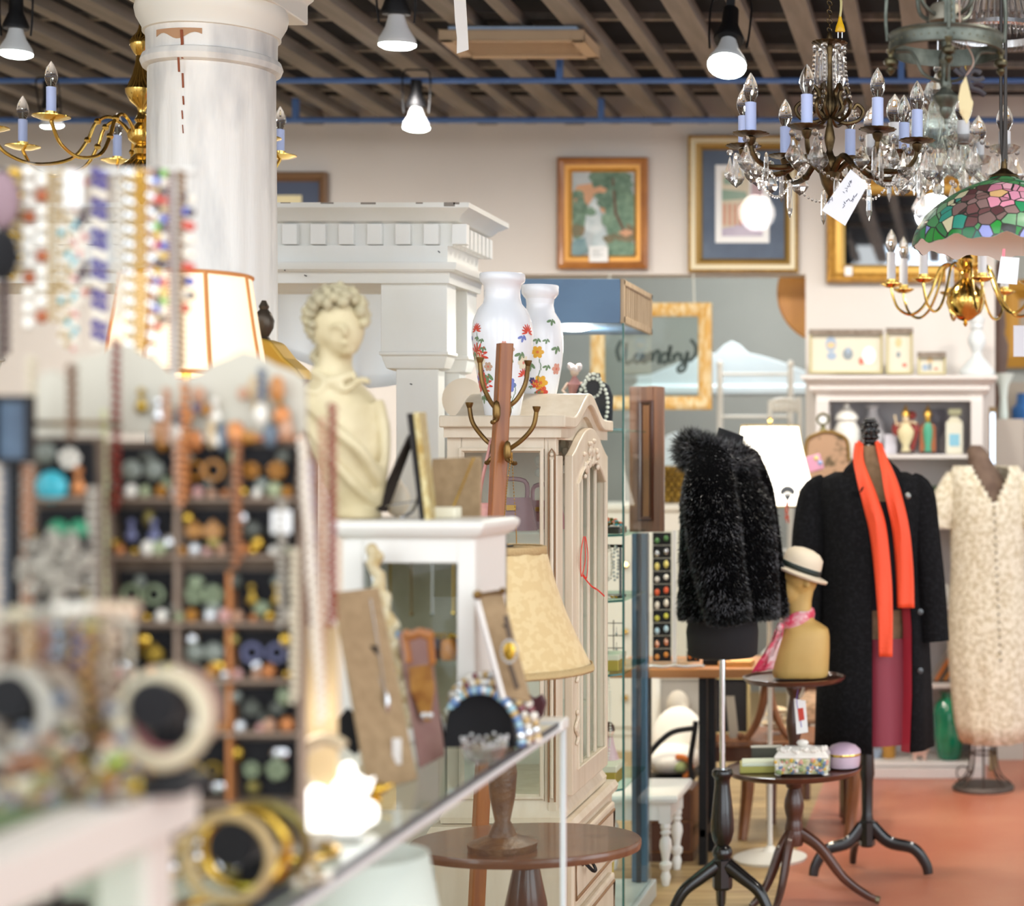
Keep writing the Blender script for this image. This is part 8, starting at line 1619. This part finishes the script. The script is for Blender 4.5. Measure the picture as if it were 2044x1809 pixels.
tt = tag(MB().ring((0, 0, 0), .030, .008, 26, 8, ax=(0, 1, 0), a0=PI*.95, a1=PI*2.0).build('ivory_bangle', mat('ivory_horn', '#d9c5a2', .4), loc=P(650, 1528, 2.05)), 'open ivory horn bangle beside the glowing white figurines', 'bangle')
# ================================================================ necklace bar above the racks
YN = 2.12; zb3 = Z(343, YN); t = thing('necklace_bar', 'white tubular necklace bar standing behind the earring racks', 'display stand', (0, YN, KZ)); b = MB().cyl((X(-40, YN), 0, zb3-KZ), (X(392, YN), 0, zb3-KZ), .0045, n=10); b.build('bar', mat('frosted_bar', '#e4e2dc', .3), t)
for px in (-20, 345): MB().cyl((X(px, YN), .004, 0), (X(px, YN), .004, zb3-KZ), .004, n=10).build('post', mat('frosted_bar', '#e4e2dc'), t)
MB().box(X(-45, YN), X(398, YN), -.05, .06, 0, .01).build('base', M_CRB, t, smooth=0)
WO = [mat('white_disc_bead', '#efeae0', .35), mat('rust_bead', '#a95a33', .4)]
def loop(label, px, w, py1, m, r, n=6, py0=343, seq=None, d=0.0, step=None):
    s_ = S(1, YN); pts = [P(px, lerp(py0, py1-w*.6, i/100), YN-.008-d) for i in range(101)]+[P(px+w/2-w/2*cos(a), py1-w*.6+w*.6*sin(a), YN-.008-d) for a in [PI*i/20 for i in range(21)]]+[P(px+w, lerp(py1-w*.6, py0, i/100), YN-.008-d) for i in range(101)]
    b = MB(); last = None; c = 0; ms = m if isinstance(m, list) else [m]
    for p in pts:
        if last is None or (p-last).length >= (step or r*2):
            b.m = (seq[c % len(seq)] if seq else c % len(ms)); b.ball(p, (r, r*.8, r) , n); last = p; c += 1
    return tag(b.build('hanging_necklace', ms), label, 'necklace', 'necklaces on the tubular bar')
BLS = mat('cobalt_bead', '#2f4fbf', .25, coat=.3); PUR = mat('violet_bead', '#463a8f', .25, coat=.3); DPU = mat('plum_bead', '#3f2436', .25, coat=.3); OLV = mat('straw_gold', '#c2a878', .5, .2); BRC = mat('brown_cord', '#8a6a4a', .7); GRN = mat('lime_bead', '#7fbf4f', .3); YEL = mat('yellow_bead', '#e0b52e', .3); REDB = mat('scarlet_bead', '#d0442e', .3)
loop('white disc necklace with rust coloured stones on the necklace bar', 58, 26, 660, WO, .0085, 8, seq=[0, 0, 0, 1])
loop('straw gold chain necklace right of the white disc necklace', 98, 12, 640, OLV, .0032)
loop('pale gold bead necklace with turquoise bead', 122, 14, 690, [OLV, SHELLW, OLV, TURQ], .004, seq=[0, 1, 0, 1, 0, 1, 0, 0, 1, 3])
loop('sparse plum bead necklace on thin thread', 160, 9, 610, [DPU, SHELLW, PINKC], .0048, seq=[0, 1, 1, 2, 1, 0])
loop('braided violet and white bead necklace', 190, 16, 690, [PUR, SHELLW, PUR], .0058, seq=[0, 0, 1])
loop('clear crystal bead necklace left of the thick gold chain', 255, 10, 705, [DIA, OLV], .0042)
loop('thick woven gold chain necklace', 276, 12, 712, mat('woven_gold', '#c99a3c', .35, .5), .0050)
loop('multicoloured necklace with cobalt star beads', 314, 13, 655, [BLS, REDB, DPU, OLV, GRN, YEL, SHELLW], .0055, seq=[2, 0, 3, 1, 2, 6, 4, 5, 1, 6, 2, 5, 0, 6])
loop('thin dark red cord necklace right of the multicoloured one', 338, 3, 740, M_DRED, .0018)
loop('brown cord necklace near the right end of the bar', 358, 8, 745, BRC, .0034)
loop('cobalt and scarlet bead necklace at the right end of the bar', 372, 9, 630, [BLS, DPU, REDB, SHELLW], .0060, seq=[1, 0, 2, 3, 3, 2, 1, 3, 2], step=.016, py0=395)
loop('dark brown bead necklace at the left edge of the bar', 2, 12, 720, mat('dark_brown_bead', '#4a3430', .3), .0055)
loop('gold nugget necklace second from the left edge', 26, 12, 560, [GOLD, OLV], .0058)
loop('rose pink fine bead necklace', 146, 6, 700, [PINKC, TURQ, SHELLW], .0034, seq=[0, 2, 2, 1, 2])
loop('peach crystal necklace right of the clear crystal one', 298, 8, 735, [mat('peach_bead', '#d9a583'), DIA], .004)
loop('cream pearl necklace between the violet and crystal ones', 232, 12, 640, [PEARL, SHELLW], .0042, d=-.012)
tag(MB().box(-.011, .011, -.0006, .0006, -.022, .022).build('paper_tag', PAPER, loc=P(147, 378, YN-.02), smooth=0), 'white paper tag hanging from the necklace bar', 'tag')
tt = thing('velvet_pouch', 'mauve and black velvet pouch hanging at the left edge of the necklace bar', 'pouch', P(4, 400, YN-.03)); MB().ball((0, 0, 0), (.02, .012, .034), 14).build('body', mat('mauve_velvet', '#9a8088', .9), tt); MB().ball((0, 0, -.065), (.018, .012, .03), 12).build('lower', VELVET, tt)
# dark frame with blue-grey panes at left edge
tt = thing('photo_frame', 'dark framed blue grey photograph standing at the left edge', 'frame', (X(25, 1.85), 1.85, KZ)); zz = lambda py: Z(py, 1.85)-KZ; sx = S(1, 1.85); MB().frame(-38*sx, 38*sx, zz(925), zz(790), [(0, -.008), (0, .006), (8*sx, .006), (10*sx, 0)], 0).build('frame', VELVET, tt, smooth=0); MB().box(-30*sx, 30*sx, .001, .004, zz(917), zz(800)).build('photo', mat('blue_grey_photo', '#51667c', .5, 0, '#394a60', 20), tt, smooth=0); MB().box(-.004, .004, .0, .008, 0, zz(920)).build('stand', IRON, tt, smooth=0); MB().box(-.03, .03, -.03, .03, 0, .008).build('foot', IRON, tt, smooth=0)
# ================================================================ lit bell lamp behind the racks
YV2 = 3.45; s = S(1, YV2); lx = X(372, YV2); t = thing('floor_lamp', 'floor lamp with lit cream panelled shade in front of the white column', 'lamp', (lx, YV2, 0)); zf = lambda py: Z(py, YV2)
M_LS2 = mat('lit_cream_shade', '#f6e3c4', .8, emit=.42, ecol='#ffe0b8'); oct_ = lambda a, z: 1-.022*abs(sin(a*4+.4))
MB().lathe([(lerp(158, 124, (i/10)**.8)*s, lerp(zf(748), zf(552), i/10)) for i in range(11)], n=48, cap=False, wob=oct_).build('shade', M_LS2, t, mods=(('SOLIDIFY', dict(thickness=.003)),))
b = MB()
for k in range(8): a = k*PI/4-.1; b.tube([(lerp(158, 124, (i/10)**.8)*s*1.0*cos(a), lerp(158, 124, (i/10)**.8)*s*1.0*sin(a), lerp(zf(748), zf(552), i/10)) for i in range(11)], 4.5*s, 6)
b.ring((0, 0, zf(552)), 123*s, 4*s, 48, 6); b.ring((0, 0, zf(748)), 157*s, 4*s, 48, 6); b.build('ribs', mat('orange_braid', '#cf8a4c', .7), t)
MB().cyl((0, 0, .02), (0, 0, zf(556)), .009, n=12).build('pole', BRASS, t); MB().lathe([(.13, 0), (.135, .01), (.1, .022), (.03, .03), (.012, .05)], n=30).build('base', BRASS, t); MB().cyl((-123*s, 0, zf(553)), (123*s, 0, zf(553)), .002, n=6).build('spider', BRASS, t)
l = light('bulb_or_added_glow', 'POINT', (0, 0, zf(650)), 4, (1, .78, .52), .04); l.parent = t
t = thing('gilt_urn', 'gilt stand with dark bronze urn finial right of the lit cream shade', 'ornament', (X(560, 3.75), 3.75, 0)); s = S(1, 3.75); zf = lambda py: Z(py, 3.75)
b = MB().lathe([(r*s, zf(y)) for r, y in [(12, 690), (14, 680), (9, 672), (18, 655), (20, 640), (14, 625), (8, 618), (10, 612), (4, 600)]], c=(-33*s, 0, 0), n=18); b.build('urn', mat('dark_bronze_urn', '#4d443a', .4, .6), t)
MB().prism([(x*s, zf(y)) for x, y in [(-55, 760), (-52, 690), (-30, 676), (-5, 684), (20, 716), (45, 738), (62, 760)]], -.04, .04).build('gilt_crest', mat('old_gilt', '#c09a3c', .45, .4), t, smooth=0, bevel=.006); MB().box(-55*s, 62*s, -.04, .04, 0, zf(758)).build('pedestal', WOODM, t, smooth=0, bevel=.004)
# ================================================================ white case nearest the camera
QX1, QY1, QY0, QZ = -.656, 1.53, .62, 1.1746; QX0 = -1.3
t = thing('display_case', 'white framed glass topped display case nearest the camera at bottom left', 'display case', (0, 0, 0)); M_QW = mat('case_white', '#e7e0d8', .45); r_ = .044
b = MB().box(QX1-r_, QX1, QY0, QY1, QZ-r_*.95, QZ).box(QX0, QX1-r_, QY1-r_*.6, QY1, QZ-r_*.95, QZ).box(QX0, QX1-r_, QY0, QY0+r_, QZ-r_*.95, QZ).box(QX0, QX0+r_, QY0+r_, QY1-r_*.6, QZ-r_*.95, QZ); b.build('top_frame', M_QW, t, smooth=0, bevel=.004, seg=3)
MB().box(QX0+r_, QX1-r_, QY0+r_, QY1-r_*.6, QZ-.009, QZ-.003).build('glass_top', pane('case_top_glass', '#cfdccb', .16), t, smooth=0)
for x, y in ((QX1-.066, QY1-.05), (QX0+.03, QY1-.05), (QX1-.066, QY0+.02), (QX0+.03, QY0+.02)): MB().box(x, x+.045, y, y+.045, 0, QZ-r_).build('leg', M_QW, t, smooth=0, bevel=.003)
MB().box(QX1-.03, QX1-.026, QY0+.06, QY1-.06, .8, QZ-r_).build('side_glass', GLASS, t, smooth=0); MB().box(QX0+.03, QX1-.03, QY0+.03, QY1-.03, .78, .8).build('deck', mat('case_deck_green', '#a9b09a', .8), t, smooth=0)
MB().box(QX0+.05, QX1-.05, QY1-.03, QY1-.026, .8, QZ-r_).build('back_glass', GLASS, t, smooth=0)
# bracelet rolls: velvet bars that point at the viewer
def roll(label, px, py, Y0, Y1, r, zbase):
    c0 = P(px, py, Y0); t = thing('bracelet_stand', label, 'display stand', (c0.x, (Y0+Y1)/2, zbase)); h = c0.z-zbase; L_ = (Y1-Y0)/2
    MB().cyl((0, -L_, h), (0, L_, h), r, n=28).build('roll', VELVET, t, bevel=.003); MB().box(-.012, .012, -.01, .01, .01, h).build('post', VELVET, t, smooth=0); MB().box(-.022, .022, -L_*.8, L_*.8, 0, .010).build('base', VELVET, t, smooth=0, bevel=.002); return c0, r
def bangle(label, cx_, Y, zc, R, r, m, tilt=0, name='bangle'):
    o = MB().ring((0, 0, 0), R, r, 32, 8, ax=(0, 1, 0)).build(name, m, loc=(cx_, Y, zc)); o.rotation_euler = (tilt, 0, tilt*.6); return tag(o, label, 'bangle', 'bangles on the velvet rolls')
BG = [('cream', mat('cream_bakelite', '#cdc2a6', .3)), ('pale jade', mat('pale_jade', '#aebf98')), ('rose', mat('rose_bakelite', '#b5696a', .3)), ('lemon', mat('lemon_bakelite', '#d6bf52', .3)), ('moss green', mat('moss_bakelite', '#8fae4a', .3)), ('pearl grey', mat('pearl_grey', '#a9a498', .25)), ('sky blue', mat('sky_bakelite', '#8fa3b5', .3)), ('honey', mat('honey_bakelite', '#b58a4a', .3)), ('violet', mat('violet_bakelite', '#5c6290', .3)), ('brown', mat('brown_bakelite', '#6b4a38', .3)), ('taupe', mat('taupe_bakelite', '#9a8a78', .3))]
c0, r = roll('black velvet bracelet roll on the white case with cream bangle', 300, 1410, 1.425, 1.505, .0205, QZ)
for i, (k_, R) in enumerate(((0, .036), (2, .034), (10, .033))): bangle('%s bangle on the roll with the black disc end' % BG[k_][0], c0.x+.006-.003*i, 1.435+.022*i, c0.z+.0205-R+.0035, R-.001, .0075 if i == 0 else .005, BG[k_][1], .12*(i-1))
c0, r = roll('black velvet bracelet roll at the far left edge of the white case', 12, 1395, 1.41, 1.50, .019, QZ)
for i, k_ in enumerate((5, 10, 9)): bangle('%s bangle on the far left velvet roll' % BG[k_][0], c0.x+.006*i, 1.415+.03*i, c0.z+.019-.034, .0335, .007, BG[k_][1], .2*(i-1))
tag(MB().box(-.035, .035, -.02, .02, 0, .040).build('velvet_block', VELVET, loc=(X(62, 1.475), 1.475, QZ), smooth=0, bevel=.004), 'black velvet block at the left of the white case', 'display stand')
# clear bar with short bead strands
Yb = 1.49; t = thing('bracelet_bar', 'clear bracelet bar carrying short bead strands on the white case', 'display stand', (X(130, Yb), Yb, QZ)); zz = Z(1236, Yb)-QZ
MB().cyl((X(-30, Yb)-X(130, Yb), 0, zz), (X(268, Yb)-X(130, Yb), 0, zz), .0045, n=10).build('bar', mat('acrylic_solid', '#cfc6b4', .15, coat=.4), t)
for px in (-20, 258): MB().cyl((X(px, Yb)-X(130, Yb), 0, 0), (X(px, Yb)-X(130, Yb), 0, zz), .003, n=8).build('post', mat('acrylic_solid', '#cfc6b4'), t)
SB = [(20, 'brown', 9, 1480), (52, 'taupe', 10, 1420), (75, 'honey', 7, 1500), (96, 'pearl grey', 5, 1400), (118, 'cream', 0, 1540), (138, 'sky blue', 6, 1470), (158, 'gold', -1, 1545), (178, 'violet', 8, 1450), (196, 'moss green', 4, 1540), (214, 'lemon', 3, 1530), (232, 'silver', -2, 1440), (250, 'peach', -3, 1480), (36, 'pale jade', 1, 1360), (108, 'rose', 2, 1350), (242, 'brown', 9, 1500), (258, 'taupe', 10, 1450), (224, 'honey', 7, 1490), (150, 'brown', 9, 1520), (66, 'brown', 9, 1530)]
for i, (px, nm, k_, y1) in enumerate(SB):
    m = BG[k_][1] if k_ >= 0 else (GOLD, SILVER, mat('peach_pearl', '#e6cdb4', .2, coat=.4))[-k_-1]; r = re_.uniform(.0048, .0078); b = MB(); n_ = max(4, int((Z(1238, Yb)-Z(y1, Yb))/(2*r)))
    for q_ in range(n_): b.ball((.002*sin(q_*1.7), -.004*(i % 3), -r-q_*2*r), r*re_.uniform(.75, 1.05), 8)
    tag(b.build('bead_strand', m, loc=(X(px, Yb), Yb-.006-.006*(i % 2)-(.03 if i > 13 else 0), Z(1238, Yb))), '%s bead strand on the clear bar, %s from its left end' % (nm, (ORD+['thirteenth', 'fourteenth', 'fifteenth', 'sixteenth', 'seventeenth', 'eighteenth', 'nineteenth'])[sorted(q[0] for q in SB).index(px)]), 'bead strand', 'bead strands on the clear bar')
for i, (px, py, nm, k_) in enumerate(((60, 1250, 'cream', 0), (100, 1246, 'pearl grey', 5), (150, 1240, 'pearl', -1), (235, 1240, 'peach pearl', -2), (190, 1262, 'taupe', 10))):
    m = BG[k_][1] if k_ >= 0 else (PEARL, mat('peach_pearl', '#e6cdb4'))[-k_-1]; b = MB()
    for q_ in range(9): a = 2*PI*q_/9; b.ball((.014*cos(a), .012*sin(a), 0), .0055, 8)
    tag(b.build('bead_bracelet', m, loc=(X(px, Yb), Yb, Z(py, Yb)+.011)), '%s bead bracelet resting over the clear bar' % nm, 'bracelet', 'bracelets over the clear bar')
jumble((X(205, 1.47), 1.47, QZ), .03, .02, .03, [BG[4][1], BG[3][1], BG[8][1], BG[0][1], BG[10][1]], 34, 'bead_heap', 'heap of green and yellow beads beside the right velvet roll', 'beads', (.005, .008), 'stuff')
jumble((X(330, 1.47), 1.49, QZ), .022, .012, .012, [BG[2][1], BG[0][1], GOLD], 20, 'bead_heap', 'small heap of rose and gold beads under the cream bangle', 'beads', (.004, .007), 'stuff')
MUT = [mat('mut_brown', '#7a5f4a', .4), mat('mut_grey', '#a39c90', .3), mat('mut_cream', '#d3c8b0', .35), mat('mut_slate', '#6d7684', .3), mat('mut_olive', '#8f8a55', .35), mat('dull_gold', '#a8893a'), mat('mut_rust', '#a06a48', .35), SILVER]
jumble((X(222, 1.40), 1.405, QZ), .017, .014, .088, MUT+[BG[4][1], BG[3][1]], 64, 'bead_heap', 'tall tangle of muted beads left of the cream bangle', 'beads', (.004, .0075), 'stuff')
jumble((X(130, 1.42), 1.415, QZ), .026, .016, .10, MUT, 90, 'bead_heap', 'tall tangle of brown and grey beads at the middle of the white case', 'beads', (.004, .008), 'stuff')
jumble((X(45, 1.385), 1.385, QZ), .024, .014, .075, MUT, 70, 'bead_heap', 'tangle of grey and rust beads at the left edge of the white case', 'beads', (.004, .008), 'stuff')
b = MB()
for k in range(26): a = k*2.4; b.ball((.032*math.sqrt((k+.5)/26)*cos(a), -.004*(k % 3), .034*math.sqrt((k+.5)/26)*sin(a)), re_.uniform(.005, .009), 7)
tag(b.build('brooch', MUT[1], loc=P(112, 1128, 1.722)), 'large grey clustered brooch pinned above the round velvet pad', 'brooch')
pd_ = P(115, 1180, 1.745); tt = thing('pad_stand', 'round black velvet pad on a post below the grey clustered brooch', 'display stand', (pd_.x, pd_.y, KZ)); MB().ball((0, 0, pd_.z-KZ), (.026, .012, .026), 16).prism([(-.03, pd_.z-KZ+.02), (.03, pd_.z-KZ+.02), (.03, pd_.z-KZ+.055), (-.03, pd_.z-KZ+.055)], -.004, .006).build('pad', VELVET, tt, smooth=60); MB().cyl((0, 0, 0), (0, 0, pd_.z-KZ), .004, n=10).build('post', IRON, tt); MB().lathe([(.03, 0), (.03, .006), (.006, .01)], n=20).build('foot', IRON, tt)
for i, (px, y0, y1, m, nm) in enumerate(((140, 735, 880, mat('mut_brown', '#7a5f4a'), 'brown'), (60, 720, 860, MUT[2], 'cream'), (30, 850, 1180, MUT[1], 'grey'), (52, 850, 1220, MUT[6], 'rust'), (10, 850, 1230, MUT[3], 'slate'), (182, 980, 1230, MUT[1], 'pale grey'))): vstrand('bead_strand', '%s bead strand hanging at the narrow dark rack' % nm, px, y0, y1, 1.86, m, .0052, 7)
for i, (px, y0, y1, m, nm) in enumerate(((366, 770, 1000, M_CU2, 'copper'), (352, 880, 1010, LM[2][1], 'peach'), (560, 1000, 1250, MUT[1], 'grey'), (585, 1100, 1400, MUT[2], 'cream'), (330, 780, 880, LM[2][1], 'small peach'), (520, 740, 800, MUT[3], 'slate'), (470, 880, 1130, MUT[6], 'rust'))): vstrand('bead_strand', '%s bead strand hanging over the tall earring rack' % nm, px, y0, y1, YE-.03, m, .0042, 6)
# on the counter below: another roll with gold bangles
c0, r = roll('black velvet bracelet roll with gold bangles on the counter below the racks', 460, 1688, 1.72, 1.84, .023, KZ)
for i, R in enumerate((.042, .040, .043)): bangle('gold bangle on the counter velvet roll, %s from the front' % ORD[i], c0.x-.004+.003*i, 1.725+.035*i, max(c0.z+.023-R+.005, KZ+R+.006), R, .0055, (mat('straw_gold', '#c2a878'), GOLD, mat('olive_gold', '#a89a5a'))[i], .1*i)
for i, (px, py, Y, R) in enumerate(((420, 1790, 1.74, .040), (560, 1735, 1.93, .036), (610, 1715, 1.99, .034))):
    tag(MB().ring((0, 0, .005), R, .005, 32, 8).build('bangle', [GOLD, mat('straw_gold', '#c2a878'), GOLD][i], loc=(X(px, Y), Y, KZ)), ['large gold bangle lying flat in front of the velvet roll', 'straw gold bangle lying flat right of the velvet roll', 'smaller gold bangle lying flat near the glowing white figurines'][i], 'bangle')
jumble((X(560, 1.86), 1.86, KZ), .05, .04, .012, [GOLD, mat('straw_gold', '#c2a878'), SHELLW], 46, 'chain_heap', 'heap of gold chains and beads on the counter right of the velvet roll', 'necklace', (.003, .006), 'stuff')
jumble((X(395, 1.9), 1.9, KZ), .05, .03, .06, [EM[3][1], EM[7][1], EM[8][1], SILVER], 50, 'brooch_heap', 'heap of grey and smoky brooches under the earring rack', 'brooches', (.006, .011), 'stuff')
# ================================================================ camera, world, look
cam = bpy.data.cameras.new('camera'); co = bpy.data.objects.new('camera', cam); COL.objects.link(co)
co.location = (0, 0, EYE); co.rotation_euler = (PI/2, 0, 0)
cam.sensor_fit = 'HORIZONTAL'; cam.sensor_width = 36; cam.lens = F/2044*36
cam.shift_x = (1022-PX)/2044; cam.shift_y = (PY-904.5)/2044
cam.clip_start = .05; cam.clip_end = 60
cam.dof.use_dof = True; cam.dof.focus_distance = 4.3; cam.dof.aperture_fstop = 2.5
SC.camera = co
w = bpy.data.worlds.new('store_daylight'); SC.world = w; w.use_nodes = True
N = w.node_tree.nodes; L = w.node_tree.links
bg = N['Background']
tc = N.new('ShaderNodeTexCoord'); sp = N.new('ShaderNodeSeparateXYZ'); L.new(tc.outputs['Generated'], sp.inputs[0])
def math_(op, a, b=None):
    n = N.new('ShaderNodeMath'); n.operation = op
    for i, q in enumerate((a, b)):
        if q is None: continue
        if isinstance(q, (int, float)): n.inputs[i].default_value = q
        else: L.new(q, n.inputs[i])
    return n.outputs[0]
back = math_('GREATER_THAN', math_('MULTIPLY', sp.outputs['Y'], -1.0), .15)
low = math_('MULTIPLY', math_('GREATER_THAN', sp.outputs['Z'], -.12), math_('LESS_THAN', sp.outputs['Z'], .55))
bars = math_('GREATER_THAN', math_('SINE', math_('MULTIPLY', sp.outputs['X'], 16.0)), -.55)
win = math_('MULTIPLY', math_('MULTIPLY', back, low), bars)
st = math_('ADD', math_('MULTIPLY', win, 1.7), .52)
mixc = N.new('ShaderNodeMix'); mixc.data_type = 'RGBA'
L.new(win, mixc.inputs['Factor']); mixc.inputs['A'].default_value = (1.0, .95, .88, 1); mixc.inputs['B'].default_value = (.86, .93, 1.0, 1)
L.new(mixc.outputs['Result'], bg.inputs['Color']); L.new(st, bg.inputs['Strength'])
# added ceiling spots without fixtures, standing in for more shop lamps
for i, (x, y, w_) in enumerate(((-3.6, 3.2, 12), (.6, 3.4, 14), (1.2, 5.2, 30), (-.6, 5.6, 26), (-2.6, 6.2, 20))):
    light('fill_ceiling_spot', 'SPOT', (x, y, 2.8), w_, (1.0, .92, .80), .08, (0, 0, 0), 140, .8)
for i, x in enumerate((-4.4, -3.2, -2.1, -1.1, -.1, .9)):
    light('fill_wall_spot', 'SPOT', (x, 6.75, 2.85), 32, (1.0, .95, .88), .1, (.62, 0, 0), 130, .9)  # spots without fixtures, added to brighten the back wall
light('far_room_lamp', 'POINT', (-1.2, 9.6, 2.7), 28, (.93, .97, 1.0), .3)
light('far_room_lamp', 'POINT', (1.2, 9.6, 2.7), 16, (1.0, .95, .9), .3)
vs = SC.view_settings; vs.view_transform = 'Standard'; vs.look = 'None'; vs.exposure = .92; vs.gamma = 1; vs.use_curve_mapping = False
cy = SC.cycles
cy.max_bounces = 10; cy.diffuse_bounces = 3; cy.glossy_bounces = 4; cy.transmission_bounces = 8; cy.transparent_max_bounces = 24
cy.caustics_reflective = False; cy.caustics_refractive = False; cy.sample_clamp_indirect = 12
cy.use_denoising = True
try: cy.denoiser = 'OPENIMAGEDENOISE'
except Exception: pass
